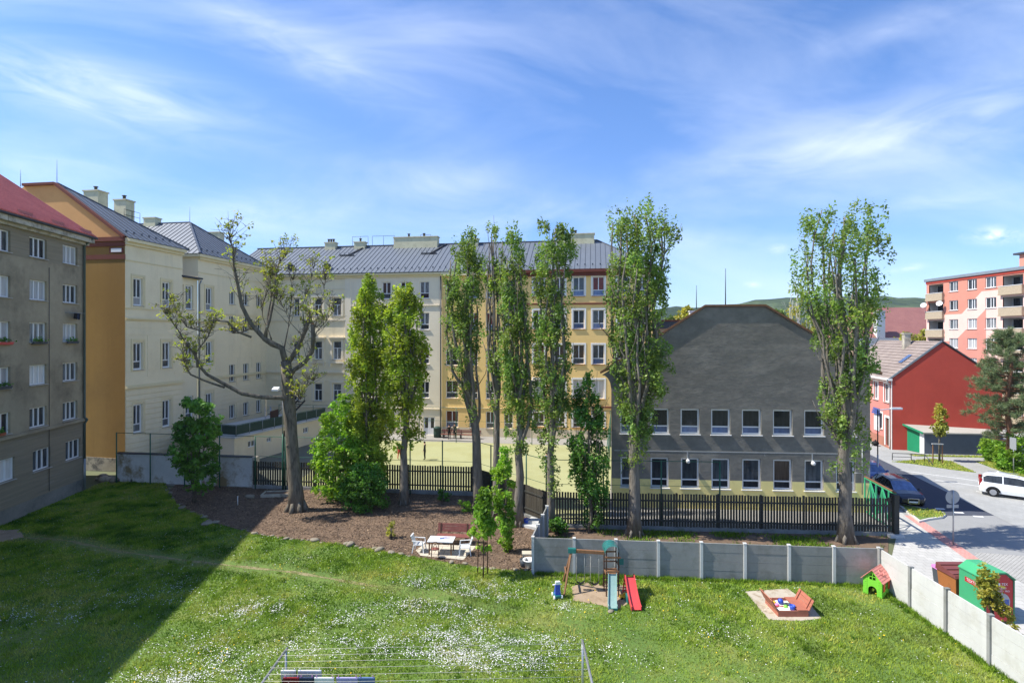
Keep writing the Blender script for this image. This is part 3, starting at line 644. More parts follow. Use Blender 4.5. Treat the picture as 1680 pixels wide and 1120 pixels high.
# tiled roof: rows of tiles as real steps
mb = MB(); NR = 26; T = lambda a, t: p(a, .75-6.75*t, 18.93+4.6*t)
nn = (T(1, 0)-T(0, 0)).cross(T(0, 1)-T(0, 0)).normalized()
for k in range(NR):
    t0, t1 = k/NR, (k+1)/NR+.008
    A = [T(0, t0)+nn*.085, T(LEN+.08, t0)+nn*.085, T(LEN+.08, t1)+nn*.012, T(0, t1)+nn*.012]
    mb.face(A); mb.face([T(0, t0), T(LEN+.08, t0), A[1], A[0]])
for k in range(0, int((LEN+.05)/.3)):
    a = .1+k*.3; mb.bar(T(a, 0)+nn*.07, T(a, 1)+nn*.06, .1, .12)
mb.face([T(LEN+.08, 0), T(LEN+.08, 1), T(LEN+.08, 1)+nn*.05, T(LEN+.08, 0)+nn*.05])
mb.face([p(0, -6, 23.53), p(LEN+.08, -6, 23.53), p(LEN+.08, -12.7, 18.9), p(0, -12.7, 18.9)])
mb.build('roof', 'tile_red', b, True)
mb = MB(); mb.tube([T(0, 1)+Z*.08, T(LEN+.08, 1)+Z*.08], .14, 8); mb.build('ridge', 'tile_red', b, True)
for a in (26.2, 29.2, 32.2): mb = MB(); mb.bar(T(a, .06)+nn*.16, T(a+1.3, .06)+nn*.16, .04, .16); mb.build('snow_guard', 'tile_red', b, True)
mb = MB(); q = p(29.6, .06, 0); mb.tube([q+Z*1.0, q+Z*16.2], .018, 5); mb.build('lightning_conductor', 'dark_metal', b, True)
def rod(name_parent, q, h, r=.025): m_ = MB(); m_.tube([q, q+Z*h], [r, r*.4], 5); m_.build('lightning_rod', 'dark_metal', name_parent, True)
rod(b, T(24.7, 1), 2.2)
# things on the window sills
o = thing('laundry_rack', 'small wall rack of dark washing below a second-row window of the grey house', 'drying rack', p(31.9, 0, 13.2), math.atan2(u.y, u.x))
mb = MB()
for k in range(4): mb.tube([(-.6, -.15-.12*k, 0), (.65, -.15-.12*k, 0)], .012, 5)
mb.tube([(-.6, 0, 0), (-.6, -.55, 0)], .014, 5); mb.tube([(.65, 0, 0), (.65, -.55, 0)], .014, 5); mb.build('rack', 'galvanised', o)
def cloth(mb, x0, x1, y, z, drop, ph, m=0, n=10):
    P = [];
    for r in range(6):
        P.append([(x0+(x1-x0)*i/n, y+.03*math.sin(i*1.7+ph)*(r/5)+.012*r, z-drop*r/5*(1-.08*math.sin(i*1.1+ph))) for i in range(n+1)])
    for r in range(5):
        for i in range(n):
            mb.face([P[r][i], P[r+1][i], P[r+1][i+1], P[r][i+1]], m, True)
for k, (x0, x1, m) in enumerate(((-.45, -.1, 'cloth_black'), (-.05, .3, 'laundry_navy'), (.33, .6, 'cloth_black'))):
    mb = MB(); cloth(mb, x0, x1, -.5+.1*k, .01, .45, k); t_ = mb.build('garment', m, o)
def planter(name, label, a, z, w, mat, leaf):
    o = thing(name, label, 'planter', p(a, .12, z), math.atan2(u.y, u.x))
    mb = MB(); mb.hexa([(-w/2+.03, -.08, 0), (w/2-.03, -.08, 0), (w/2-.03, .08, 0), (-w/2+.03, .08, 0), (-w/2, -.11, .17), (w/2, -.11, .17), (w/2, .11, .17), (-w/2, .11, .17)]); mb.build('box', mat, o)
    c = RNG.normal(0, 1, (90, 3))*np.array([w*.26, .07, .08])+np.array([0, 0, .27]); leaves('foliage', c, .07, leaf, o)
def leaves(name, c, size, mat, parent=None, up=.6, asp=.55, jit=.5):
    n = len(c); ph = RNG.uniform(0, 6, 6); w = 1.0 if size > .15 else 2.2
    tone = 1+.16*np.sin(c[:, 0]*w+c[:, 2]*w*.6+ph[0])+.14*np.sin(c[:, 1]*w*1.2-c[:, 2]*w*.9+ph[1])+.12*np.sin(c[:, 2]*w*1.5+c[:, 0]*w*.8+ph[2])+RNG.normal(0, .1, n)
    warm = .08*np.sin(c[:, 2]*w*.7+c[:, 1]*w+ph[3]); cols = np.clip(np.stack([tone*(1+warm), tone, tone*(1-warm)], 1), .45, 1.6)
    nr = RNG.normal(0, 1, (n, 3)); nr[:, 2] += up; nr /= np.linalg.norm(nr, axis=1)[:, None]
    a = np.cross(nr, RNG.normal(0, 1, (n, 3))); a /= np.linalg.norm(a, axis=1)[:, None]+1e-9; bb = np.cross(nr, a)
    s = (size*(1+RNG.uniform(-jit, jit, n)))[:, None] if np.isscalar(size) else size[:, None]
    v = np.stack([c-a*s, c+bb*s*asp-a*s*.1+nr*s*.15, c+a*s, c-bb*s*asp-a*s*.1+nr*s*.15], 1).reshape(-1, 3)
    return npmesh(name, v, 4, mat, parent, cols)
planter('flower_box', 'red flower box on the sill of a third-row window of the grey house', 25.5, 11.0, 1.5, 'plastic_red', 'leaf_deep')
planter('potted_plant', 'spiky green potted plant on a low window sill of the grey house', 25.4, 5.5, .5, 'terracotta', 'leaf_deep')
planter('window_planter', 'grey window box with green plants on the fourth-row sill of the grey house', 25.5, 8.3, 1.3, 'plastic_grey', 'leaf_maple')
planter('herb_box', 'dark window box with small plants at the third-row middle window of the grey house', 28.6, 11.0, 1.3, 'plastic_grey', 'leaf_maple')
planter('balcony_box', 'dark window box with small plants beside the downpipe of the grey house', 31.9, 11.0, 1.2, 'plastic_grey', 'leaf_deep')
# ---------------- 2. school wing: cream side, orange gable
A = V((-32.94, 46.7, 0)); fw = frame(A, (.149, 1, 0)); Ow, uw, nw = fw
b = thing('school_wing', 'cream school wing with grooved plaster, mustard gable end and grey metal hipped roofs', 'school building', (A.x-4, A.y+8, 0))
P = lambda s, d, z: Ow+uw*s+nw*d+Z*z
EA = 19.9
rows = [(14.2, 16.62), (8.6, 11.0), (3.1, 5.6)]
opA = [(a, z0, a+w_, z1) for a, w_ in ((.85, 1.0), (4.1, 1.0)) for z0, z1 in rows]
opB = [(a, z0, a+w_, z1) for a, w_ in ((6.78, .45), (7.5, 1.05)) for z0, z1 in rows]
opC = [(10.3, z0, 11.3, z1) for z0, z1 in rows]+[(a, z0, a+.95, z1) for a in (14.0, 16.45, 18.9) for z0, z1 in ((15.1, 16.5), (12.0, 13.8), (6.5, 8.4), (2.4, 3.9))]
SA, SB, SC = 6.6, 9.15, 20.75
mb = MB()
wall(mb, fw, 0, SA, 0, EA-.3, opA, .22, 0); wall(mb, fw, SA, SB, 0, 17.3, opB, .22, 0, off=-.4); wall(mb, fw, SB, SC, 0, EA-.3, opC, .22, 0, off=-.35)
mb.face([P(SA, -.4, 0), P(SA, 0, 0), P(SA, 0, EA-.3), P(SA, -.4, EA-.3)][::-1], 0)
mb.face([P(SA, -8, 0), P(SA, -.4, 0), P(SA, -.4, EA-.3), P(SA, -8, EA-.3)][::-1], 0)
mb.face([P(SB, -9, 17.2), P(SB, -.35, 17.2), P(SB, -.35, EA-.3), P(SB, -9, EA-.3)], 0)
mb.build('wall', ['cream_plaster'], b, True)
G0 = lambda t, z, d=0: Ow-nw*t+Z*z-uw*d
mb = MB(); mb.face([G0(17, 0), G0(0, 0), G0(0, EA), G0(17, EA)]); mb.build('end_wall', 'mustard_plaster', b, True)
mb = MB(); mb.face([G0(17, EA), G0(0, EA), G0(6.8, 24.7), G0(10, 24.7)]); mb.build('gable', 'orange_plaster', b, True)
mb = MB()
for z0, z1, d in ((19.62, 19.98, .18), (19.2, 19.55, .1), (18.1, 18.5, .05)):
    for_ = [G0(17, z0, 0), G0(-.02, z0, 0), G0(-.02, z0, d), G0(17, z0, d)]
    mb.hexa([G0(17, z0, d), G0(-.02, z0, d), G0(-.02, z0, -.02), G0(17, z0, -.02), G0(17, z1, d), G0(-.02, z1, d), G0(-.02, z1, -.02), G0(17, z1, -.02)])
mb.bar(G0(0, 19.96, .08), G0(6.8, 24.78, .08), .3, .22); mb.bar(G0(6.8, 24.78, .08), G0(10, 24.78, .08), .3, .22)
mb.build('brown_cornice', 'brown_trim', b, True)
mb = MB(); mb.hexa([G0(1.5, 18.62, .05), G0(.15, 18.62, .05), G0(.15, 18.62, -.01), G0(1.5, 18.62, -.01), G0(1.5, 19.1, .05), G0(.15, 19.1, .05), G0(.15, 19.1, -.01), G0(1.5, 19.1, -.01)])
mb.hexa([G0(1.3, 18.7, .07), G0(.3, 18.7, .07), G0(.3, 18.7, .05), G0(1.3, 18.7, .05), G0(1.3, 19.02, .07), G0(.3, 19.02, .07), G0(.3, 19.02, .05), G0(1.3, 19.02, .05)], 1)
mb.build('vent_panel', ['brown_trim', 'white_paint'], b, True)
mb = MB(); mb.hexa([G0(17, 0, .05), G0(0, 0, .05), G0(0, 0, -.02), G0(17, 0, -.02), G0(17, 1.5, .05), G0(0, 1.1, .05), G0(0, 1.1, -.02), G0(17, 1.5, -.02)]); mb.build('base_course', 'peeling_base', b, True)
for fr_ops, of in ((opA, 0), (opB, -.4)):
    for o in fr_ops: window(b, fw, o, ST_SCHOOL, .22, off=of)
for o in opC: window(b, fw, o, ST_SCHOOL if o[3]-o[1] > 2.2 else ST_STAIR, .22, off=-.35)
mb = MB()
zl = [.9+.46*k for k in range(14)]
courses(mb, fw, .02, SA, zl, opA, .09, .06); courses(mb, fw, SB+.1, SC, zl, opC, .09, .06, off=-.35)
courses(mb, fw, .02, SA, [7.9+.62*k for k in range(9)], [(o[0]-.25, o[1]-.4, o[2]+.25, o[3]+.4) for o in opA], .05, .03)
courses(mb, fw, SB+.1, SC, [7.9+.62*k for k in range(9)], [(o[0]-.25, o[1]-.4, o[2]+.25, o[3]+.4) for o in opC], .05, .03, off=-.35)
mb.build('rusticated_course', 'cream_plaster', b, True)
mb = MB()
for ops_, of in ((opA, 0), (opC, -.35)):
    for a, c, bb, d in ops_:
        if d-c < 2: continue
        mb = MB()
        for x0, x1, z0, z1 in ((a-.26, a-.1, c-.1, d+.12), (bb+.1, bb+.26, c-.1, d+.12), (a-.26, bb+.26, d+.12, d+.3)): mb.fbox(fw, x0, z0, x1, z1, of, of+.055)
        mb.build('window_trim', 'cream_trim', b, True)
mb = MB()
for s0, s1, of in ((0, SA, 0), (SB, SC, -.35)):
    for z0, z1, d in ((7.05, 7.2, .22), (7.2, 7.3, .12), (12.9, 13.0, .1), (13.0, 13.12, .22), (13.9, 14.0, .08), (18.0, 18.1, .06)): mb.fbox(fw, s0, z0, s1, z1, of-.02, of+d)
mb.build('string_course', 'cream_trim', b, True)
mb = MB()
mb.fbox(fw, -.03, EA-.55, SA+.02, EA-.3, -.02, .2); mb.fbox(fw, -.03, EA-.3, SA+.05, EA, -.02, .45)
mb.fbox(fw, SB-.02, EA-.55, SC, EA-.3, -.37, -.1); mb.fbox(fw, SB-.3, EA-.3, SC+.02, EA, -.37, .1)
mb.hexa([P(SB-.3, -9, EA-.3), P(SB+.05, -9, EA-.3), P(SB+.05, -.37, EA-.3), P(SB-.3, -.37, EA-.3), P(SB-.3, -9, EA), P(SB+.05, -9, EA), P(SB+.05, -.37, EA), P(SB-.3, -.37, EA)][0:8])
mb.build('eaves_cornice', 'cream_trim', b, True)
mb = MB(); mb.hexa([P(SA-.1, -8, 17.3), P(SA-.1, .1, 17.3), P(SB+.15, .1, 17.3), P(SB+.15, -8, 17.3), P(SA-.1, -8, 17.75), P(SA-.1, .1, 17.45), P(SB+.15, .1, 17.45), P(SB+.15, -8, 17.75)]); mb.build('link_roof', 'roof_dark', b, True)
mb = MB(); mb.tube([P(SB+.05, 0, 17.2), P(SB+.05, -.22, 16.8), P(SB+.05, -.22, .3)], .07, 8); mb.build('downpipe', 'zinc', b, True)
mb = MB()
apx = P(.15, -6.8, 24.85); e0, e1 = P(-.05, .5, EA+.03), P(SA+.35, .5, EA+.03)
seam_roof(mb, [e0, e1, apx], .62)
far = P(SA+.35, -14, EA+.03); seam_roof(mb, [e1, far, apx], .62)
mb.bar(e1+Z*.05, apx+Z*.05, .14, .08, 1)
R0, R1, R2, R3 = P(SB-.35, .15, EA+.03), P(SC+.0, .15, EA+.03), P(SB-.35, -14, EA+.03), P(SC, -14, EA+.03)
K0, K1 = P(15.0, -6.0, 24.45), P(15.0, -14, 24.45)
seam_roof(mb, [R0, R1, K0], .62); seam_roof(mb, [R2, R0, K0, K1], .62); seam_roof(mb, [R1, R3, K1, K0], .62)
mb.bar(R0+Z*.05, K0+Z*.05, .16, .1, 1); mb.bar(R1+Z*.05, K0+Z*.05, .16, .1, 1); mb.bar(K0+Z*.05, K1+Z*.05, .16, .1, 1)
for q0, q1, q2 in ((e0, e1, apx), (R0, R1, K0)):
    L = (q1-q0).length
    for k in range(int(L/.9)):
        q = q0.lerp(q1, (k+.5)*.9/L); q = q.lerp(q2, .10); mb.bar(q+Z*.02, q+Z*.2, .16, .05, 1)
mb.build('roof', ['roof_metal', 'roof_seam'], b, True)
ang = math.atan2(uw.y, uw.x)
chimney(b, -39.6, 52.2, 20, 25.3, 1.55, 1.1, ang-math.pi/2); chimney(b, -36.75, 52.0, 19.5, 24.4, 1.25, 1.0, ang-math.pi/2)
chimney(b, -41.3, 63.0, 22, 25.1, 1.5, .9, ang-math.pi/2, 0); chimney(b, -36.6, 67.5, 21.5, 24.3, 2.0, .9, ang-math.pi/2, 0)
mb = MB(); q = V((-36.2, 51.2, 22.3))
for k in range(3): mb.tube([q+uw*(k*.9), q+uw*(k*.9)+Z*1.1], .02, 5)
mb.tube([q+Z*1.1, q+uw*1.8+Z*1.1], .02, 5); mb.tube([q+Z*.6, q+uw*1.8+Z*.6], .02, 5); mb.build('roof_railing', 'dark_metal', b, True)
rod(b, P(.1, -6.8, 24.9), 2.0); rod(b, P(.1, -10.5, 24.7), 1.5); rod(b, K0, 1.8)
# terrace annex in front of the wing
fa = frame((-24.7, 48.8, 0), (.31, 1, 0)); Oa, ua, na = fa
b = thing('terrace_annex', 'low cream annex with flat roof terrace and dark green mesh railing', 'annex', (-26, 53, 0))
opx = [(1.6, 1.3, 2.5, 1.9), (4.0, 1.35, 4.6, 1.8), (6.3, 0, 7.3, 2.1), (9.3, 1.3, 10.1, 1.9)]
mb = MB(); wall(mb, fa, 0, 13, -.1, 2.45, opx, .15, 0); Q = lambda s, d, z: Oa+ua*s+na*d+Z*z
mb.face([Q(0, -6.5, -.1), Q(0, 0, -.1), Q(0, 0, 2.45), Q(0, -6.5, 2.45)], 1); mb.face([Q(13, 0, -.1), Q(13, -6.5, -.1), Q(13, -6.5, 2.45), Q(13, 0, 2.45)], 0)
mb.build('wall', ['cream_plaster', 'pale_plaster'], b, True)
for o in opx:
    if o[1] > 0: window(b, fa, o, ST_STAIR, .15, False)
mb = MB(); mb.fbox(fa, 6.3, 0, 7.3, 2.1, -.14, -.08); mb.build('door', 'dark_metal', b, True)
mb = MB(); mb.hexa([Q(-.15, -6.5, 2.45), Q(13.1, -6.5, 2.45), Q(13.1, .2, 2.45), Q(-.15, .2, 2.45), Q(-.15, -6.5, 2.6), Q(13.1, -6.5, 2.6), Q(13.1, .2, 2.6), Q(-.15, .2, 2.6)][0:8]); mb.build('roof', 'concrete_light', b, True)
def railing(parent, path, h=1.0, step=1.6):
    for a_, b_ in zip(path[:-1], path[1:]):
        L = (b_-a_).length; k = max(1, round(L/step)); mb = MB()
        mb.bar(a_+Z*.55, b_+Z*.55, .03, .8*h); mb.build('mesh_panel', 'green_net', parent, True)
        mb = MB(); mb.tube([a_+Z*h, b_+Z*h], .03, 6); mb.build('handrail', 'green_post', parent, True)
        for i in range(k+1):
            q = a_.lerp(b_, i/k); mb = MB(); mb.tube([q, q+Z*(h+.02)], .035, 6); mb.build('railing_post', 'zinc', parent, True)
railing(b, [Q(.1, -6.3, 2.6), Q(.1, .1, 2.6), Q(12.9, .1, 2.6)])
mb = MB()                                            # steel stair rising against the wing
for k in range(9): mb.bar(Q(8.5+k*.35, -2.4, 2.75+k*.2), Q(8.5+k*.35, -1.5, 2.75+k*.2), .28, .04)
for d in (-2.4, -1.5): mb.bar(Q(8.4, d, 2.65), Q(11.5, d, 4.5), .05, .2); mb.bar(Q(8.4, d, 3.6), Q(11.5, d, 5.4), .04)
for k in range(4): mb.bar(Q(8.6+k*.95, -1.5, 2.8+k*.55), Q(8.6+k*.95, -1.5, 3.7+k*.55), .04)
mb.build('stair', 'dark_metal', b, True)
# ---------------- 3. main school block
I = V((-29.88, 67.24, 0)); fm = frame(I, (6.7, -1, 0)); Om, um, nm = fm; M = lambda s, d, z: Om+um*s+nm*d+Z*z
sx = lambda px: ((67.24*(px-CX)/F)+29.88)/(.989+.1476*(px-CX)/F)
S1, S2, S3, SP = 21.94, sx(856), 46.1, sx(571); EM = 19.05
def yz(pxx, py): q = M(sx(pxx), 0, 0); return CH+(HY-py)*q.y/F
b = thing('cream_school_building', 'long cream four-storey school block with grey standing-seam roof behind the sports pitch', 'school building', (-18, 66, 0))
opL = []
for x0, x1 in ((481.5, 491), (515, 528), (546, 559.5)):
    for z0, z1 in ((14.0, 16.15), (8.75, 10.95), (3.75, 5.85)): opL.append((sx(x0), z0, sx(x1), z1))
opL.append((sx(490), 0, sx(500), 2.1)); opL.append((sx(531), 1.2, sx(538), 1.9))
opR = []
for x0, x1 in ((598.5, 612), (627, 641.5), (657.5, 672), (689, 704.5)):
    for z0, z1 in ((15.95, 17.95), (12.3, 14.3), (8.3, 10.25), (4.3, 6.25)): opR.append((sx(x0), z0, sx(x1), z1))
door = (sx(695), 0, sx(714), 2.15); opR.append(door); opR.append((sx(627), .6, sx(641), 2.3))
mb = MB(); wall(mb, fm, -2.5, SP, 0, EM-.3, opL, .22, 0); wall(mb, fm, SP, S1, 0, EM-.3, opR, .2, 1, off=.06)
mb.face([M(SP, 0, 0), M(SP, .06, 0), M(SP, .06, EM-.3), M(SP, 0, EM-.3)][::-1], 1)
mb.build('wall', ['cream_plaster', 'pale_plaster'], b, True)
for o in opL:
    if o[1] > 1.3: window(b, fm, o, ST_OLD, .22)
window(b, fm, opL[-1], ST_STAIR, .2, False)
for o in opR:
    if o is door: continue
    window(b, fm, o, ST_NEW, .2, off=.06)
mb = MB(); mb.fbox(fm, opL[-2][0], 0, opL[-2][2], 2.1, -.2, -.12); mb.build('door', 'dark_metal', b, True)
mb = MB(); d0, d1 = door[0], door[2]; dm = (d0+d1)/2
for a, c in ((d0, dm-.01), (dm+.01, d1)):
    mb.fbox(fm, a, 0, c, .8, -.1, -.04); mb.fbox(fm, a, .8, a+.15, 2.15, -.1, -.04); mb.fbox(fm, c-.15, .8, c, 2.15, -.1, -.04); mb.fbox(fm, a+.15, 2.0, c-.15, 2.15, -.1, -.04)
dr = mb.build('door', 'white_paint', b, True)
mb = MB(); mb.fbox(fm, d0+.15, .8, dm-.16, 2.0, -.09, -.07); mb.fbox(fm, dm+.16, .8, d1-.15, 2.0, -.09, -.07); mb.build('pane', 'glass_dark', dr, True)
mb = MB(); courses(mb, fm, .05, SP-.4, [3.3+.46*k for k in range(8)], opL, .09, .06); mb.build('rusticated_course', 'cream_plaster', b, True)
mb = MB()
for z0, z1, d in ((2.95, 3.1, .12), (7.0, 7.15, .12), (7.15, 7.35, .3), (13.4, 13.55, .12), (17.2, 17.3, .07)): mb.fbox(fm, 0, z0, SP-.35, z1, -.02, d)
for z0, z1, d in ((15.1, 15.2, .1), (3.0, 3.12, .12)): mb.fbox(fm, SP+.4, z0, S1-.25, z1, .04, .06+d)
mb.fbox(fm, SP-.35, .0, SP+.4, EM-.3, 0, .1); mb.build('string_course', 'pale_plaster', b, True)
mb = MB()
for a, c, e, d in opL:
    if c < 3: continue
    mb = MB()
    for x0, x1, z0, z1, dd in ((a-.3, a-.08, c-.05, d+.1, .09), (e+.08, e+.3, c-.05, d+.1, .09), (a-.36, e+.36, d+.1, d+.36, .14)): mb.fbox(fm, x0, z0, x1, z1, -.01, dd)
    if 8 < c < 9: mb.fbox(fm, a-.5, d+.37, e+.5, d+.5, -.01, .32); mb.fbox(fm, a-.45, c-.45, e+.45, c-.25, -.01, .26); mb.fbox(fm, a-.4, c-.9, a-.2, c-.45, -.01, .2); mb.fbox(fm, e+.2, c-.9, e+.4, c-.45, -.01, .2)
    mb.build('window_trim', 'pale_plaster', b, True)
mb = MB(); mb.fbox(fm, -2.5, EM-.55, S1, EM-.3, -.02, .2); mb.fbox(fm, -2.5, EM-.3, S1, EM-.02, -.02, .45); mb.build('eaves_cornice', 'cream_trim', b, True)
mb = MB(); mb.tube([M(S1-.1, .16, EM-.5), M(S1-.1, .16, .2)], .07, 8); mb.build('downpipe', 'dark_metal', b, True)
mb = MB(); RZ = 23.45
seam_roof(mb, [M(-6, .55, EM), M(S1, .55, EM), M(S1, -7, RZ), M(-6, -7, RZ)], .58)
mb.face([M(-6, -7, RZ), M(S1, -7, RZ), M(S1, -14, EM), M(-6, -14, EM)], 0)
mb.bar(M(-6, -7, RZ+.05), M(S1, -7, RZ+.05), .3, .12, 1)
for k in range(26): q = M(.4+k*.85, -.2, EM+.5); mb.bar(q, q+Z*.18, .14, .05, 1)
mb.build('roof', ['roof_metal', 'roof_seam'], b, True)
a_m = math.atan2(um.y, um.x)
def chim_at(parent, x0, x1, y0, d, pots, back=-6.6):
    q0, q1 = M(0, back, 0), M(1, back, 0); dd = q1-q0
    def s_of(px): r = (px-CX)/F; return (r*q0.y-q0.x)/(dd.x-r*dd.y)
    s0, s1 = s_of(x0), s_of(x1); c = q0+dd*((s0+s1)/2); return chimney(parent, c.x, c.y, 21.5, CH+(HY-y0)*c.y/F, s1-s0, d, a_m, pots)
chim_at(b, 535, 552, 398, .8, 3); chim_at(b, 583, 600, 397, .8, 1); big_c = chim_at(b, 648, 719, 389, 1.0, 2)
mb = MB()
for x0, x1 in ((530, 556), (563, 600), (643, 660)):
    q0, q1 = M(sx(x0)*1.08, -6.9, RZ), M(sx(x1)*1.08, -6.9, RZ)
    mb.tube([q0+Z*1.3, q1+Z*1.3], .025, 5)
    for k in range(3): q = q0.lerp(q1, k/2); mb.tube([q, q+Z*1.3], .025, 5)
mb.build('roof_railing', 'dark_metal', b, True)
for x0 in (538, 681):
    mb = MB(); s_ = sx(x0); q = lambda a, t: M(a, .55-7.55*t, EM+(RZ-EM)*t+.14)
    mb.bar(q(s_-.6, .62), q(s_+1.4, .62), .25, .08); mb.bar(q(s_+.6, .62), q(s_+1.9, .98), .3, .06)
    for k in range(4): a = s_-.5+k*.6; mb.bar(q(a, .62), q(a, .62)+Z*.35, .04)
    mb.build('roof_step', 'dark_metal', b, True)
for x0 in (474, 534): mb = MB(); q = M(sx(x0), -.6, EM+.75); mb.box(q.x-.28, q.y-.5, q.z-.1, q.x+.28, q.y+.3, q.z+.5); mb.build('roof_hatch', 'dark_metal', b, True)
# orange part of the block
b = thing('orange_school_building', 'orange-yellow four-storey school block with white window surrounds behind the poplars', 'school building', (4, 62, 0))
op1 = []; 
for x0, x1 in ((731.5, 752), (770, 784), (797, 812), (827, 842)):
    for z0, z1 in ((15.95, 17.95), (12.2, 14.25), (8.15, 10.1), (4.35, 6.4), (.95, 2.9)): op1.append((sx(x0), z0, sx(x1), z1))
op2 = []
for x0, x1 in ((875, 893), (909, 927), (940, 959), (972, 991.5), (1012, 1031), (1045, 1062)):
    for z0, z1 in ((16.05, 18.2), (12.35, 14.5), (8.4, 10.6), (4.55, 6.7), (1.3, 2.95)): op2.append((sx(x0), z0, sx(x1), z1))
mb = MB(); cmf = lambda a, z: 1 if z < 1.0 else 0
wall(mb, fm, S1, S2, 0, EM-.3, op1, .2, cm=cmf, zb=(1.0,), off=.06); wall(mb, fm, S2, S3, 0, EM-.3, op2, .2, cm=cmf, zb=(1.0,), off=.06)
mb.face([M(S3, .06, 0), M(S3, -14, 0), M(S3, -14, EM-.3), M(S3, .06, EM-.3)], 0); mb.build('wall', ['yellow_plaster', 'plinth_plaster'], b, True)
for o in op1: window(b, fm, o, ST_NEW, .2, off=.06)
for o in op2: window(b, fm, o, ST_ORANGE if o[1] > 5 or o[1] < 2 else ST_BLIND, .2, off=.06)
mb = MB(); mb.fbox(fm, S2, EM-.75, S3+.3, EM-.35, .04, .3); mb.fbox(fm, S2, EM-.35, S3+.4, EM-.02, .04, .55); mb.fbox(fm, S2+.2, 15.1, S3, 15.28, .04, .16); mb.fbox(fm, S2+.2, 3.55, S3, 3.72, .04, .16)
mb.build('brown_cornice', 'brown_trim', b, True)
mb = MB(); mb.fbox(fm, S1, EM-.5, S2, EM-.02, .04, .5); mb.fbox(fm, S1+.1, 3.2, S2, 3.3, .04, .14); mb.build('eaves_cornice', 'cream_trim', b, True)
mb = MB(); mb.tube([M(S2, .2, EM-.5), M(S2, .2, .2)], .07, 8); mb.build('downpipe', 'dark_metal', b, True)
mb = MB(); seam_roof(mb, [M(S1+.01, .55, EM), M(S3+.5, .55, EM), M(S3-6.2, -7, RZ), M(S1+.01, -7, RZ)], .58)
seam_roof(mb, [M(S3+.5, .55, EM), M(S3+.5, -14, EM), M(S3-6.2, -7, RZ)], .58)
mb.face([M(S1, -7, RZ), M(S3-6.2, -7, RZ), M(S3+.5, -14, EM), M(S1, -14, EM)], 0); mb.bar(M(S1, -7, RZ+.05), M(S3-6.2, -7, RZ+.05), .3, .12, 1); mb.bar(M(S3-6.2, -7, RZ+.05), M(S3+.5, .55, EM+.05), .2, .1, 1)
for k in range(28): q = M(S1+.4+k*.85, -.2, EM+.5); mb.bar(q, q+Z*.18, .14, .05, 1)
mb.build('roof', ['roof_metal', 'roof_seam'], b, True)
chim_at(b, 914, 975, 384, 1.0, 1); chim_at(b, 770, 785, 392, .8, 2)
for px_, py_ in ((759.5, 630), (873, 627)):
    s_ = sx(px_); z_ = yz(px_, py_); mb = MB(); mb.fbox(fm, s_-.38, z_-.3, s_+.38, z_+.3, .1, .48); ac = mb.build('air_conditioner', 'pale_plaster', b, True)
    mb = MB(); mb.fbox(fm, s_-.33, z_-.24, s_+.2, z_+.24, .48, .5); mb.build('fan_grille', 'plastic_grey', ac, True)
# ---------------- 4. grey gabled building
P0 = V((15.2, 36.5, 0)); fg = frame(P0, (13.2, -1, 0)); Og, ug, ng = fg; H = lambda s, d, z: Og+ug*s+ng*d+Z*z
b = thing('gabled_building', 'dark grey stuccoed building with clipped gable, yellow plinth and two rows of white windows', 'building', (15.2, 40, 0))
SL, SR = -8.5, 8.25; DV = V((.31, 1, 0))*9.5; cs = [.72+2.0*k for k in range(-4, 4)]
opU = [(c-.625, 4.97, c+.625, 6.67) for c in cs]; opD = [(c-.6, 1.36, c+.6, 3.37) for c in cs]
mb = MB(); cmf = lambda a, z: 1 if z < 1.92 else 0
wall(mb, fg, SL, SR, -.1, 8.9, opU+opD, .2, cm=cmf, zb=(1.92,))
TL, TR = (-2.29, 13.42), (1.58, 13.42)
mb.face([H(SL, 0, 8.9), H(SR, 0, 8.9), H(SR, 0, 9.35), H(TR[0], 0, TR[1]), H(TL[0], 0, TL[1]), H(SL, 0, 9.35)], 0)
fl = [H(SL, 0, 7.9)]+[H(SL-.62*(1-math.cos(t)), 0, 7.9+1.0*math.sin(t)) for t in (0.5, .9, 1.25, 1.57)]+[H(SL, 0, 9.3)]
mb.prism([p_ for p_ in fl], DV)
mb.face([H(SR, 0, -.1), H(SR, 0, -.1)+DV, H(SR, 0, 9.3)+DV, H(SR, 0, 9.3)], 0); mb.face([H(SL, 0, -.1)+DV, H(SL, 0, -.1), H(SL, 0, 9.3), H(SL, 0, 9.3)+DV], 0)
mb.build('wall', ['dark_stucco', 'dado_yellow'], b, True)
for o in opU: window(b, fg, o, ST_GREY_UP, .2)
for o in opD: window(b, fg, o, ST_GREY_LOW, .2)
mb = MB(); prof = [(SL-.75, 8.98), (TL[0]-.02, TL[1]+.06), (TR[0]+.02, TR[1]+.06), (SR+.7, 9.0)]
for (a, z), (c, d) in zip(prof[:-1], prof[1:]):
    mb.hexa([H(a, .07, z), H(c, .07, d), H(c, 0, d)+DV, H(a, 0, z)+DV, H(a, .07, z+.14), H(c, .07, d+.14), H(c, 0, d+.14)+DV, H(a, 0, z+.14)+DV])
mb.build('roof', 'roof_dark', b, True)
mb = MB()
for (a, z), (c, d) in zip(prof[:-1], prof[1:]): mb.bar(H(a, .09, z+.09), H(c, .09, d+.09), .04, .12)
mb.build('verge_trim', 'wood_brown', b, True)
mb = MB(); mb.fbox(fg, SL+.2, 3.78, 6.2, 3.84, -.01, .012)
for a in (-3.45, 4.6): mb.fbox(fg, a-.04, 3.3, a+.04, 3.78, -.01, .012)
mb.build('conduit', 'conduit_plaster', b, True)
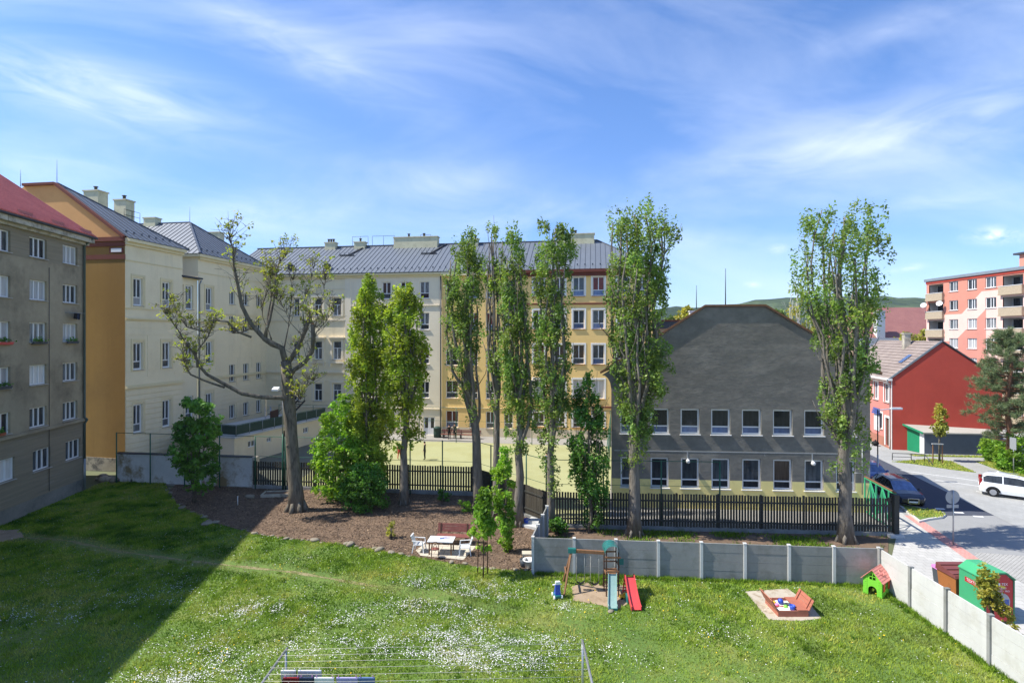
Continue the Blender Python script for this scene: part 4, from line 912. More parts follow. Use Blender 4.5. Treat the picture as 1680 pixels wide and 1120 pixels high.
for s_ in (-3.45, 4.6):
    mb = MB(); mb.tube([H(s_, -.01, 3.3), H(s_, .12, 3.3)], .05, 8); mb.ball(H(s_, .16, 3.18), .14); mb.build('wall_lamp', 'plastic_white', b, True)
rod(b, H(-2.1, -3, 13.5), 1.7, .035); rod(b, H(-.05, -3, 13.5), 2.9, .045)
mb = MB(); mb.tube([H(7.7, .1, 1.2), H(7.7, .1, 4.2)], .03, 6); mb.tube([H(7.2, .1, 2.6), H(8.0, .1, 2.6)], .02, 6); mb.build('cable', 'zinc', b, True)
# brown roofed house behind the gable
b = thing('brown_roofed_house', 'dark flat-roofed house with brown fascia peeping out behind the grey gable', 'house', (19.5, 64, 0))
mb = MB(); mb.box(14.5, 62, 0, 24, 72, 12.4); mb.build('wall', 'tan_wall', b, True)
mb = MB(); mb.box(14.2, 61.7, 12.4, 24.3, 72.2, 13.2); mb.build('roof', 'roof_dark', b, True)
mb = MB(); mb.box(14.1, 61.6, 13.2, 24.4, 72.3, 13.38); mb.build('fascia', 'brown_trim', b, True)
chimney(b, 21.6, 66, 13, 14.6, .5, .5, 0, 0, 'white_paint')
# ---------------- 5. red street house
C0 = V((38.7, 55.9, 0)); fh = frame(C0, (.974, -.224, 0)); Oh, uh, nh = fh; K = lambda s, d, z: Oh+uh*s+nh*d+Z*z
b = thing('red_house', 'dark red gabled house with salmon street front beside the road', 'house', (44, 60, 0))
mb = MB(); mb.face([K(0, 0, -.1), K(9.6, 0, -.1), K(9.6, 0, 7.15), K(4.45, 0, 10.9), K(0, 0, 7.3)], 0)
mb.face([K(9.6, 0, -.1), K(9.6, -14, -.1), K(9.6, -14, 7.1), K(9.6, 0, 7.1)], 0); mb.build('gable_wall', 'house_red', b, True)
fs = frame(K(0, -16, 0), nh); Os, us, ns = fs
opS = [(a, z0, a+1.15, z1) for a in (14.2, 11.6, 9.0) for z0, z1 in ((4.7, 6.6),)]+[(12.3, 1.7, 13.8, 3.4), (9.2, 1.7, 10.6, 3.4), (14.6, .2, 15.5, 3.1)]
mb = MB(); wall(mb, fs, 0, 16, -.1, 7.2, opS, .18, cm=lambda a, z: 1 if z < 1.0 else 0, zb=(1.0,)); mb.build('street_wall', ['house_pink', 'house_sock'], b, True)
for o in opS[:-1]: window(b, fs, o, ST_HOUSE, .18)
mb = MB(); o = opS[-1]; mb.fbox(fs, o[0], .2, o[2], 3.1, -.16, -.1); dd = mb.build('door', 'wood_dark', b, True)
mb = MB(); mb.fbox(fs, o[0]-.18, .2, o[0], 3.3, -.02, .06); mb.fbox(fs, o[2], .2, o[2]+.18, 3.3, -.02, .06); mb.fbox(fs, o[0], 3.1, o[2], 3.3, -.02, .06); mb.build('door_surround', 'white_trim', b, True)
mb = MB(); mb.fbox(fs, 15.92, -.1, 16.02, 7.1, -.02, .03); mb.fbox(fs, 10, 7.0, 16.1, 7.2, -.02, .35); mb.build('corner_trim', 'white_trim', b, True)
mb = MB(); fsz = [K(-.45, .04, 6.98), K(-.45, -14.5, 6.98), K(4.45, -14.5, 11.05), K(4.45, .04, 11.05)]
mb.face(fsz, 0); mb.face([q_-Z*.15 for q_ in fsz[::-1]], 0); mb.face([K(4.45, .04, 11.05), K(4.45, -14.5, 11.05), K(10, -14.5, 6.95), K(10, .04, 6.95)], 0)
for k in range(14): t = (k+.5)/14; mb.bar(K(-.45+4.9*t, .02, 7.02+4.07*t), K(-.45+4.9*t, -14.5, 7.02+4.07*t), .05, .05)
mb.build('roof', 'tile_old', b, True)
mb = MB(); mb.bar(K(-.45, .03, 7.0), K(4.45, .03, 11.07), .1, .16); mb.build('verge_flashing', 'zinc', b, True)
mb = MB(); mb.bar(K(4.45, .03, 11.07), K(10, .03, 6.97), .1, .12); mb.build('verge_trim', 'roof_dark', b, True)
mb = MB(); q = lambda s, d: K(s, d, 7.02+4.07*(s+.45)/4.9+.06); mb.face([q(1.6, -1.8), q(2.6, -1.8), q(2.6, -2.6), q(1.6, -2.6)]); mb.build('roof_window', 'glass_sky_tint', b, True)
chimney(b, *K(3.6, -5.5, 0)[:2], 9, 11.9, .6, .6, -.22, 0, 'cornice_stone')
mb = MB(); mb.tube([K(-.5, .1, 6.95), K(-.12, -.1, 6.5), K(-.12, -.1, 0)], .05, 6); mb.build('downpipe', 'zinc', b, True)
b = thing('street_awning', 'blue and pink striped shop banner with white panel on the salmon wall', 'banner', K(-.1, -3.0, 3.4))
mb = MB()
for k in range(3): mb.fbox(frame(K(0, -4.2, 0), nh), 0, 3.2+.22*k, 1.5, 3.36+.22*k, .05, .28-.06*k)
mb.build('stripe', 'sign_blue', b, True); mb = MB(); mb.fbox(frame(K(0, -4.2, 0), nh), .1, 1.4, 1.4, 3.1, .03, .09); mb.build('panel', 'white_paint', b, True)
# garage
fgx = frame((40.5, 53.9, 0), (.9945, -.105, 0)); b = thing('garage', 'low blue-grey garage with green wooden door and sloping pale roof against the red house', 'garage', (44, 54.5, 0))
g_ = lambda s, d, z: fgx[0]+fgx[1]*s+fgx[2]*d+Z*z
mb = MB(); mb.face([g_(0, 0, -.1), g_(7.1, 0, -.1), g_(7.1, 0, 2.0), g_(0, 0, 2.0)], 0); mb.face([g_(7.1, 0, -.1), g_(7.1, -2, -.1), g_(7.1, -2, 2.5), g_(7.1, 0, 2.0)], 0)
mb.build('wall', 'garage_grey', b, True)
mb = MB(); gl = [g_(-.75, -1.95, 0), g_(0, 0, 0)]; dl = gl[1]-gl[0]
mb = MB(); mb.face([gl[0], gl[0]+dl*.15, gl[0]+dl*.15+Z*2.5, gl[0]+Z*2.55], 0); mb.build('door_post', 'white_paint', b, True)
mb = MB(); mb.face([gl[0]+dl*.78, gl[1], gl[1]+Z*2.0, gl[0]+dl*.78+Z*2.1], 0); mb.build('door_post', 'white_paint', b, True)
mb = MB(); fd = frame(gl[0], dl)
for k in range(7): a = .32+k*.19; mb.fbox(fd, a, .02, a+.18, 2.4-.05*k, -.05, 0)
mb.build('door', 'garage_door', b, True)
mb = MB(); mb.hexa([g_(-.25, .25, 2.0), g_(7.4, .25, 2.0), g_(6.9, -2.0, 2.6), g_(-1.1, -2.0, 2.6), g_(-.25, .25, 2.12), g_(7.4, .25, 2.12), g_(6.9, -2.0, 2.72), g_(-1.1, -2.0, 2.72)]); mb.build('roof', 'garage_roof', b, True)
mb = MB(); mb.bar(g_(-.28, .27, 2.06), g_(-1.12, -1.95, 2.66), .05, .18); mb.build('fascia', 'garage_door', b, True)
mb = MB(); mb.bar(g_(-1.0, -1.9, 2.78), g_(4.8, -1.7, 2.74), .1, .26); mb.build('roof_upstand', 'roof_dark', b, True)
# ---------------- 6. coral panel block
XB = 65.5; fc = frame((XB, 86.7, 0), (0, -1, 0)); b = thing('coral_panel_block', 'seven-storey coral and pink panel apartment block with diagonal colour bands at the right', 'apartment building', (XB, 86.7, 0))
opc = []; lows = [18.2-2.8*k for k in range(7)]
for z in lows:
    for a, c in ((4.5, 6.15), (7.8, 9.4), (10.8, 12.5), (17.6, 19.2), (20.8, 22.4)): opc.append((a, z, c, z+1.45))
log_ = [(a, z-1.05, c, z+1.35) for z in lows for a, c in ((.55, 3.4), (13.5, 16.4))]
mb = MB(); wall(mb, fc, 0, 26, 0, 20.1, opc+log_, .16, 0); mb.face([(XB, 86.7, 0), (XB+12, 86.7, 0), (XB+12, 86.7, 20.1), (XB, 86.7, 20.1)][::-1], 0)
mb.face([(XB, 60.7, 0), (XB+12, 60.7, 0), (XB+12, 60.7, 20.1), (XB, 60.7, 20.1)], 0); mb.build('wall', 'coral_pattern', b, True)
for o in opc: window(b, fc, o, ST_PANEL, .16)
mb = MB(); mb.fbox(fc, -.2, 20.1, 26.2, 20.5, -12.2, .25); mb.build('roof', 'zinc', b, True)
mb = MB(); mb.fbox(fc, -.02, 19.75, 26.0, 20.1, -.02, .1); mb.build('eaves_band', 'house_red', b, True)
for a, z0, c, z1 in log_:
    mb = MB(); P_ = lambda s, d, z: fc[0]+fc[1]*s+fc[2]*d+Z*z
    mb.face([P_(a, -1.2, z0), P_(c, -1.2, z0), P_(c, -1.2, z1), P_(a, -1.2, z1)]); mb.face([P_(a, 0, z0), P_(a, -1.2, z0), P_(a, -1.2, z1), P_(a, 0, z1)]); mb.face([P_(c, -1.2, z0), P_(c, 0, z0), P_(c, 0, z1), P_(c, -1.2, z1)])
    mb.face([P_(a, 0, z1), P_(a, -1.2, z1), P_(c, -1.2, z1), P_(c, 0, z1)]); mb.face([P_(a, 0, z0), P_(c, 0, z0), P_(c, -1.2, z0), P_(a, -1.2, z0)])
    lo = mb.build('balcony', 'loggia_grey', b, True)
    mb = MB(); mb.fbox(fc, a-.35, z0-.14, c+.25, z0+.02, -.02, .42); mb.fbox(fc, a-.3, z0+.02, c+.2, z0+1.0, .3, .38); mb.fbox(fc, a-.3, z0+.02, a-.24, z0+1.0, 0, .3); mb.fbox(fc, c+.14, z0+.02, c+.2, z0+1.0, 0, .3); mb.build('parapet', 'parapet_tan', lo, True)
    mb = MB(); mb.fbox(fc, c-1.0, z0+.1, c-.15, z1-.2, -1.19, -1.15); mb.fbox(fc, a+.3, z0+.9, c-1.1, z1-.2, -1.19, -1.15); mb.build('pane', 'glass_dark', lo, True)
    mb = MB(); mb.fbox(fc, a-.37, z0+1.0, c+.27, z0+1.06, .28, .42); mb.build('rail', 'white_paint', lo, True)
mb = MB(); mb.fbox(fc, 13.5, 20.5, 22, 22.4, -9, -2.2); mb.fbox(fc, 13.0, 22.4, 22.4, 22.65, -9.4, -1.8, 1); mb.build('lift_house', ['coral_pattern', 'roof_dark'], b, True)
mb = MB(); q = V((XB+2.5, 71.5, 22.6)); mb.tube([q, q+Z*4.4], .05, 6)
for k in range(6): mb.tube([q+Z*(1.2+.55*k)+V((-.5+.05*k, 0, 0)), q+Z*(1.2+.55*k)+V((.5-.05*k, .1, 0))], .02, 5)
mb.build('antenna', 'dark_metal', b, True)
for y_, z_ in ((86.3, 16.4), (83.1, 16.5)):
    mb = MB(); c_ = V((XB-.75, y_, z_)); dn = V((-.75, -.55, .35)).normalized(); x_ = dn.cross(Z).normalized(); w_ = x_.cross(dn)
    ring = lambda r, e: [c_+dn*e+x_*(r*math.cos(t))+w_*(r*math.sin(t)) for t in [2*math.pi*k/16 for k in range(16)]]
    r1, r2 = ring(.42, .12), ring(.22, .03)
    for k in range(16): mb.face([r1[k], r1[(k+1) % 16], r2[(k+1) % 16], r2[k]], 0, True)
    mb.face(r2, 0); mb.tube([c_, c_+V((.7, 0, -.1))], .03, 5); mb.tube([c_-w_*.4, c_+dn*.45], .015, 5); mb.build('satellite_dish', 'white_paint', b, True)
# ---------------- 7. houses behind
b = thing('slate_roofed_house', 'small tan house with blue-grey ribbed roof behind the red house', 'house', (51, 76, 0))
mb = MB(); mb.box(48.4, 75, -.1, 53.5, 84, 9.3); mb.build('wall', 'tan_wall', b, True)
mb = MB(); seam_roof(mb, [(48.0, 74.7, 9.25), (53.9, 74.7, 9.25), (55.6, 79, 11.3), (49.9, 79, 11.3)], .35); mb.build('roof', ['roof_metal', 'roof_seam'], b, True)
b = thing('dull_red_roofed_house', 'far house with broad dull red hipped roof and white chimney', 'house', (79, 112, 0))
mb = MB(); mb.box(66, 108, -.1, 92, 122, 10.5); mb.build('wall', 'tan_wall', b, True)
mb = MB(); e = [V((65, 107, 10.4)), V((93, 107, 10.4)), V((93, 123, 10.4)), V((65, 123, 10.4))]; r0, r1 = V((74.5, 115, 17.6)), V((88, 115, 17.6))
for f_ in ([e[0], e[1], r1, r0], [e[3], e[0], r0], [e[1], e[2], r1], [e[2], e[3], r0, r1]): mb.face(f_)
mb.build('roof', 'tile_dull', b, True); chimney(b, 72.6, 108.5, 11, 16.6, 1.6, 1.2, 0, 0, 'white_paint')
# ============================================================ fences and walls
def picket_fence(name, label, a, b_, h, step, pw, posts, z0=.15, solid=False, plinth=True, loc=None):
    a = V((a[0], a[1], 0)); b_ = V((b_[0], b_[1], 0)); L = (b_-a).length; u = (b_-a)/L; n = V((u.y, -u.x, 0))
    o = thing(name, label, 'fence', (a+b_)/2); f_ = (a, u, n); mb = MB(); s = 0
    while s < L-pw:
        w = pw if not solid else step-.012; j = random.uniform(-.025, .025); t = random.uniform(-.01, .01)
        zb = z0+random.uniform(-.02, .02); d0 = .0+random.uniform(0, .006)
        mb.hexa([a+u*s+n*(d0+.022)+Z*zb, a+u*(s+w)+n*(d0+.022)+Z*zb, a+u*(s+w)+n*d0+Z*zb, a+u*s+n*d0+Z*zb,
                 a+u*(s+t)+n*(d0+.022)+Z*(h+j), a+u*(s+w+t)+n*(d0+.022)+Z*(h+j), a+u*(s+w+t)+n*d0+Z*(h+j), a+u*(s+t)+n*d0+Z*(h+j)]); s += step
    mb.build('picket_panel', 'picket_dark', o, True)
    for zz in (z0+.3, h-.45): mb = MB(); mb.fbox(f_, 0, zz, L, zz+.09, .03, .075); mb.build('rail', 'rail_dark', o, True)
    for k in range(posts+1):
        s = min(max(L*k/posts, .06), L-.06); mb = MB(); mb.fbox(f_, s-.05, 0, s+.05, h+.03, -.11, -.005); mb.build('post', 'rail_dark', o, True)
    if plinth: mb = MB(); mb.fbox(f_, -.05, -.05, L+.05, z0-.03, -.1, .1); mb.build('plinth', 'concrete_grey', o, True)
    return o
picket_fence('picket_fence', 'dark picket fence along the sports pitch behind the bare lime tree', (-19.65, 41.65), (-2.85, 39.85), 2.05, .19, .132, 7, .28)
picket_fence('board_fence', 'dark close-boarded fence running obliquely between the poplar trunks', (-2.7, 39.7), (2.25, 33.3), 2.05, .17, .16, 3, .25, True)
picket_fence('picket_fence', 'long dark picket fence in front of the grey gabled building', (2.5, 33.15), (21.95, 31.75), 2.15, .165, .116, 8, .22)
b = thing('fence_post', 'thick dark timber end post of the picket fence beside the green gate', 'post', (22.15, 31.7, 0)); mb = MB(); mb.box(-.14, -.14, 0, .14, .14, 2.3); mb.box(-.16, -.16, 2.3, .16, .16, 2.36); mb.build('shaft', 'rail_dark', b)
mb = MB(); mb.box(-.5, -.35, -.02, .3, .35, .14); mb.build('footing', 'concrete_light', b)
# green gate with diagonal braces
g0, g1 = V((22.3, 31.9, .1)), V((22.9, 35.6, .1)); o = thing('green_gate', 'green tubular yard gate with zigzag braces beside the grey building', 'gate', g0)
du = (g1-g0).normalized(); mb = MB(); Lg = (g1-g0).length
for z_ in (.12, 2.25): mb.bar(g0+Z*z_, g1+Z*(z_), .07)
for k in range(6): q = g0+du*(Lg*k/5); mb.bar(q+Z*.1, q+Z*2.28, .07)
for k in range(5):
    q, r = g0+du*(Lg*k/5), g0+du*(Lg*(k+1)/5); mb.bar(q+Z*(.2 if k % 2 else 2.2), r+Z*(2.2 if k % 2 else .2), .05); mb.bar(q+Z*1.2, r+Z*(2.2 if k % 2 else .2), .04)
mb.build('frame', 'gate_green', o, True); mb = MB(); mb.bar(g0+Z*2.33, g1+Z*2.33, .09, .07); mb.build('capping', 'wood_brown', o, True)
# concrete panel walls
def panel_wall(label, a, b_, bays, h, mat, pm_, z0=0, patch=None, rows=4, name='concrete_fence', first=True):
    a = V((a[0], a[1], z0)); b_ = V((b_[0], b_[1], z0)); L = (b_-a).length; u = (b_-a)/L; n = V((u.y, -u.x, 0)); f_ = (a, u, n)
    o = thing(name, label, 'wall', (a+b_)/2)
    for k in range(bays):
        s0, s1 = L*k/bays+.065, L*(k+1)/bays-.065; mb = MB()
        for r in range(rows):
            j = random.uniform(-.006, .006); hh = h/rows
            mb.fbox(f_, s0, hh*r-.05*(r == 0)+.004, s1, hh*(r+1)-.004, -.03+j, .03+j)
        mb.build('panel', mat if k != patch else 'concrete_patch', o, True)
    for k in range(0 if first else 1, bays+1):
        s = L*k/bays; mb = MB(); mb.fbox(f_, s-.065, -.05, s+.065, h+.03, -.07, .1); mb.fbox(f_, s-.075, h+.03, s+.075, h+.06, -.08, .11)
        mb.build('post', pm_, o, True)
    return o
panel_wall('grey concrete panel wall with pale posts behind the swing and sandbox', (1.02, 26.75), (16.95, 25.35), 8, 1.72, 'concrete_grey', 'concrete_light')
panel_wall('whitish concrete panel wall running along the pavement to the playhouse', (16.95, 25.2), (16.45, 9.2), 8, 1.74, 'concrete_white', 'concrete_grey')
panel_wall('short concrete panel wall returning towards the board fence', (1.0, 26.95), (2.0, 31.6), 3, 1.72, 'concrete_grey', 'concrete_light', first=False)
# whitewashed old wall at the left
fl_ = frame((-31.3, 43.4, 0), (11.7, -1.45, 0)); o = thing('old_wall', 'low old wall with flaking whitewash between the mustard gable and the picket fence', 'wall', (-25.5, 42.6, 0))
mb = MB(); mb.fbox(fl_, 0, -.1, 11.5, 2.25, -.35, 0); mb.fbox(fl_, 11.5, -.1, 11.85, 2.3, -.4, .03, 1); mb.build('wall', ['old_whitewash', 'cornice_stone'], o, True)
mb = MB(); mb.fbox(fl_, -.02, 2.25, 11.52, 2.31, -.42, .06); mb.build('coping', 'roof_dark', o, True)
o = thing('rubble_heap', 'dark rubble heap with earth against the foot of the mustard gable', 'rubble', (-31.2, 43.6, 0))
mb = MB()
for k in range(16): mb.ball((random.uniform(-2.2, 1.8), random.uniform(-.5, .9), random.uniform(0, .25)), random.uniform(.25, .5), 0, 7, 5, (1, .8, .6))
mb.build('stone', 'peeling_base', o)
# ball fence: green posts around the pitch
def ball_fence(label, path, npost, h, mat='green_post', r=.045):
    path = [V((x, y, 0)) for x, y in path]; o = thing('ball_fence', label, 'fence', path[0])
    for a, c, k in zip(path[:-1], path[1:], npost):
        for i in range(k+(c is path[-1])):
            q = a.lerp(c, i/k); mb = MB(); mb.tube([q, q+Z*h], r, 7); mb.build('post', mat, o, True)
        mb = MB()
        for z_ in (h-.03, h*.62): mb.tube([a+Z*z_, c+Z*z_], .014 if z_ < h-.1 else .022, 5)
        mb.build('wire', mat, o, True)
    return o
ball_fence('tall green ball-fence posts with wires along the near side of the pitch', [(-31.0, 43.0), (-19.4, 41.45), (-2.65, 39.45), (2.1, 33.6), (12.5, 33.0)], [4, 7, 4, 3], 4.0)
ball_fence('thin dark ball-fence posts with wires along the far school side of the pitch', [(-26.5, 62.4), (10.3, 57.2), (6.6, 38.2)], [9, 4], 3.8, 'green_post', .035)
def lamp_mast():
    q = G3(464, 803); q.y = 41.2; q.x = PXw(464, 41.2); o = thing('floodlight_mast', 'slim floodlight mast with two white lamps beside the bare lime tree', 'floodlight', (q.x, q.y, 0))
    mb = MB(); mb.tube([(0, 0, 0), (0, 0, 4.2)], .06, 8); mb.build('mast_base', 'green_post', o); mb = MB(); mb.tube([(0, 0, 4.2), (0, 0, 7.6)], .045, 8); mb.bar((-.55, 0, 7.4), (.35, 0, 7.4), .05); mb.build('mast', 'galvanised', o)
    for x in (-.5, .3):
        mb = MB(); mb.hexa([(x-.22, -.3, 7.42), (x+.22, -.3, 7.42), (x+.22, .1, 7.5), (x-.22, .1, 7.5), (x-.22, -.3, 7.56), (x+.22, -.3, 7.56), (x+.22, .1, 7.72), (x-.22, .1, 7.72)]); mb.build('lamp_head', 'white_paint', o)
lamp_mast()
o = thing('basketball_hoop', 'basketball backboard on lattice stand at the shaded end of the pitch', 'basketball hoop', (-25.2, 56, 0))
mb = MB()
for x, y in ((0, 0), (.6, 0), (.3, .5)): mb.tube([(x, y, 0), (x, y, 4.3)], .035, 6)
for k in range(8): z_ = .3+k*.5; mb.tube([(0, 0, z_), (.6, 0, z_+.5)], .02, 5); mb.tube([(.6, 0, z_), (.3, .5, z_+.5)], .02, 5)
mb.build('lattice_stand', 'galvanised', o); mb = MB(); mb.box(.9, -.9, 2.9, .98, .9, 4.0); mb.bar((.3, 0, 3.6), (.9, 0, 3.6), .06); mb.build('backboard', 'wood_dark', o)
mb = MB(); mb.tube([(1.2+.23*math.cos(t), .23*math.sin(t), 3.05) for t in [k*math.pi/8 for k in range(17)]], .015, 5); mb.tube([(.98, 0, 3.05), (1.0, 0, 3.05)], .03, 5); mb.build('rim', 'plastic_orange', o)
# ============================================================ trees
def wob(pts, amp):
    return [p+V((random.gauss(0, amp), random.gauss(0, amp), 0)) if 0 < i < len(pts)-1 else p for i, p in enumerate(pts)]
def clumps(cen, per, rad, size, sq=(1, 1, .8)):
    out = []
    for c in cen:
        k = int(per*random.uniform(.5, 1.5)); r = rad*random.uniform(.6, 1.4)
        d = RNG.normal(0, 1, (k, 3)); d /= np.linalg.norm(d, axis=1)[:, None]; d *= (RNG.random(k)**.45)[:, None]*r
        out.append(d*np.array(sq)+np.array(c))
    return np.concatenate(out)
def poplar(label, bx, by, prof, stems, ncl, per=40, rad=.38, size=.082, tr=.42, leaf='leaf_poplar', bark='bark_grey', group='tall poplars between the yards', name='poplar_tree', bare=.25, stem0=.22, Y=None, shell=.5):
    """columnar tree: several steep limbs from one trunk; prof = (photo y, x left, x right, leaf weight)"""
    Y = Y or F*CH/(by-HY); X = PXw(bx, Y); o = thing(name, label, 'tree', (X, Y, 0), 0, group)
    zs = [PZ(p[0], Y) for p in prof]; cs = [PXw((p[1]+p[2])/2, Y)-X for p in prof]; hw = [(p[2]-p[1])/2*Y/F for p in prof]; wt = [p[3] for p in prof]
    zt = max(zs); zo = np.argsort(zs); zs = np.array(zs)[zo]; cs = np.array(cs)[zo]; hw = np.array(hw)[zo]; wt = np.array(wt)[zo]
    ctr = lambda z: float(np.interp(z, np.concatenate([[0], zs]), np.concatenate([[0], cs]))); hwf = lambda z: float(np.interp(z, zs, hw))
    mb = MB(); N = 12; main = wob([V((ctr(zt*i/N)*.8, 0, zt*.97*i/N)) for i in range(N+1)], min(.08, tr*.16))
    rr = [tr*(1.35 if i == 0 else 1)*(1-.86*i/N) for i in range(N+1)]; mb.tube([V((0, 0, -.1))]+main[1:], rr, 12)
    for k in range(6):                       # root flare
        t = k*1.05+random.uniform(-.2, .2); mb.tube([V((math.cos(t)*tr*.7, math.sin(t)*tr*.7, .55)), V((math.cos(t)*tr*1.5, math.sin(t)*tr*1.5, -.08))], [tr*.3, tr*.28], 6)
    lines = [main]
    for k in range(stems):
        th = 2*math.pi*(k+random.random()*.6)/stems; ro = random.uniform(.3, .85); z0 = zt*random.uniform(stem0*.8, stem0+.16); z1 = min(zt*random.uniform(.72, 1.0), zt)
        M_ = 9; L = []
        for i in range(M_+1):
            f = i/M_; z = z0+(z1-z0)*f; e = min(1, f*2.4); e = e*e*(3-2*e); h = hwf(max(z, zs[0]))
            L.append(V((ctr(z)*.8*(1-e)+(ctr(z)+h*ro*math.cos(th))*e, h*.85*ro*math.sin(th)*e, z)))
        L = wob(L, .07); r0 = tr*random.uniform(.2, .42); mb.tube(L, [r0*(1-.8*i/M_)+.012 for i in range(M_+1)], 7); lines.append(L)
        for q in range(5):                   # twigs, steep too
            i = random.randrange(2, M_); p = L[i]; d = V((random.gauss(0, .45), random.gauss(0, .45), random.uniform(1.0, 2.4))); mb.tube([p, p+d*.5+V((d.x*.2, d.y*.2, 0)), p+d], [r0*.3, r0*.2, .01], 5); lines.append([p, p+d*.5, p+d])
    mb.build('trunk', bark, o)
    cen = []; pz = np.linspace(zs[0], zs[-1], 200); pw = np.interp(pz, zs, wt)*np.interp(pz, zs, hw)**.8; pw = pw/pw.sum()
    bl = [[random.gauss(0, 1) for _ in range(3)] for _ in range(14)]
    while len(cen) < ncl:
        z = float(RNG.choice(pz, p=pw))+random.uniform(-.2, .2); h = hwf(z); r = h*random.random()**shell; t = random.uniform(0, 2*math.pi)
        x, y = r*math.cos(t), r*.85*math.sin(t)
        # gaps: coherent noise decides where foliage is missing
        g = math.sin(x*2.1+z*1.3+bl[0][0]*3)+math.sin(y*2.3-z*1.7+bl[1][0]*3)+math.sin(z*2.9+x*1.1+bl[2][0]*3)
        if g < -bare*6+random.gauss(0, .5)+.2: continue
        cen.append((ctr(z)+x+random.gauss(0, .1), y, z))
    leaves('crown', clumps(cen, per, rad, size, (.75, .75, 1.45)), size, leaf, o)
    return o
poplar('tall multi-stemmed poplar in front of the left side of the grey gabled building', 1040, 878,
       [(336, 1004, 1078, .6), (350, 1000, 1088, .9), (380, 994, 1112, 1.1), (430, 996, 1106, 1.15), (500, 996, 1090, 1.2), (560, 1000, 1098, 1.1), (620, 1004, 1100, 1.0), (680, 1012, 1080, .8), (730, 1018, 1066, .4), (770, 1024, 1056, .1)], 12, 600, tr=.36, bare=.22)
poplar('tall many-stemmed poplar with open crown at the right end of the grey building', 1388, 888,
       [(340, 1330, 1440, .5), (370, 1312, 1458, .8), (430, 1304, 1448, .8), (500, 1312, 1448, .8), (560, 1338, 1440, .8), (620, 1344, 1428, .85), (680, 1346, 1428, .65), (740, 1352, 1420, .35), (790, 1366, 1410, .1)], 14, 440, tr=.38, bare=.1, stem0=.25)
poplar('slim poplar between the board fence corner and the concrete wall', 905, 870,
       [(368, 884, 930, .5), (400, 876, 946, 1.1), (470, 874, 940, 1.1), (560, 874, 936, 1.1), (630, 878, 938, .95), (690, 880, 932, .7), (750, 884, 922, .35), (800, 890, 915, .12)], 7, 370, tr=.25, bare=.2)
poplar('slim poplar standing at the board fence with a blue bucket at its foot', 850, 862,
       [(370, 822, 852, .3), (400, 818, 860, .7), (480, 816, 866, .9), (560, 820, 876, 1.0), (630, 822, 880, 1.05), (690, 828, 884, .75), (740, 832, 874, .35)], 7, 330, tr=.29, bare=.22)
poplar('mostly bare thin-stemmed poplar with only a few leaves between two leafier poplars', 814, 846,
       [(376, 792, 818, .5), (420, 790, 822, .35), (520, 792, 826, .3), (620, 794, 832, .3), (700, 800, 834, .15)], 8, 60, tr=.26, bare=.1, stem0=.3)
poplar('leaning poplar with leafy top left of the bare-stemmed poplar', 788, 832,
       [(384, 752, 776, .6), (410, 736, 796, 1.1), (480, 728, 792, 1.25), (540, 730, 790, 1.2), (590, 736, 788, .8), (640, 744, 790, .35), (700, 760, 792, .1)], 7, 300, tr=.36, bare=.18)
poplar('dense pale green columnar hornbeam with pointed top in front of the cream school', 607, 815,
       [(456, 598, 610, 1), (480, 588, 620, 1), (520, 578, 634, 1), (580, 572, 640, 1), (640, 571, 644, 1), (700, 574, 644, 1), (760, 578, 640, 1), (805, 590, 630, .8)], 6, 820, per=40, rad=.34, size=.095, tr=.22, leaf='leaf_hornbeam', bark='bark_dark', group='garden trees along the picket fence', name='columnar_tree', bare=.36, stem0=.06, shell=.55)
poplar('leafy upright tree with grey trunk right of the dense columnar hornbeam', 663, 826,
       [(474, 650, 682, .6), (510, 636, 694, 1), (570, 626, 700, 1), (620, 630, 702, 1), (660, 640, 696, .6), (710, 640, 692, .45), (740, 648, 676, .2)], 7, 430, per=32, rad=.36, size=.11, tr=.29, leaf='leaf_hornbeam', group='garden trees along the picket fence', name='upright_tree', bare=.3, stem0=.3)
poplar('bushy young tree with slender stems beside the slim poplar by the concrete wall', 967, 872,
       [(618, 960, 970, .6), (650, 946, 984, .9), (700, 936, 996, 1), (760, 930, 1000, 1), (820, 944, 998, .5), (862, 958, 984, .2)], 7, 310, per=32, rad=.3, size=.085, tr=.09, leaf='leaf_maple', bark='bark_dark', group='garden trees along the picket fence', name='young_tree', bare=.25, stem0=.02)
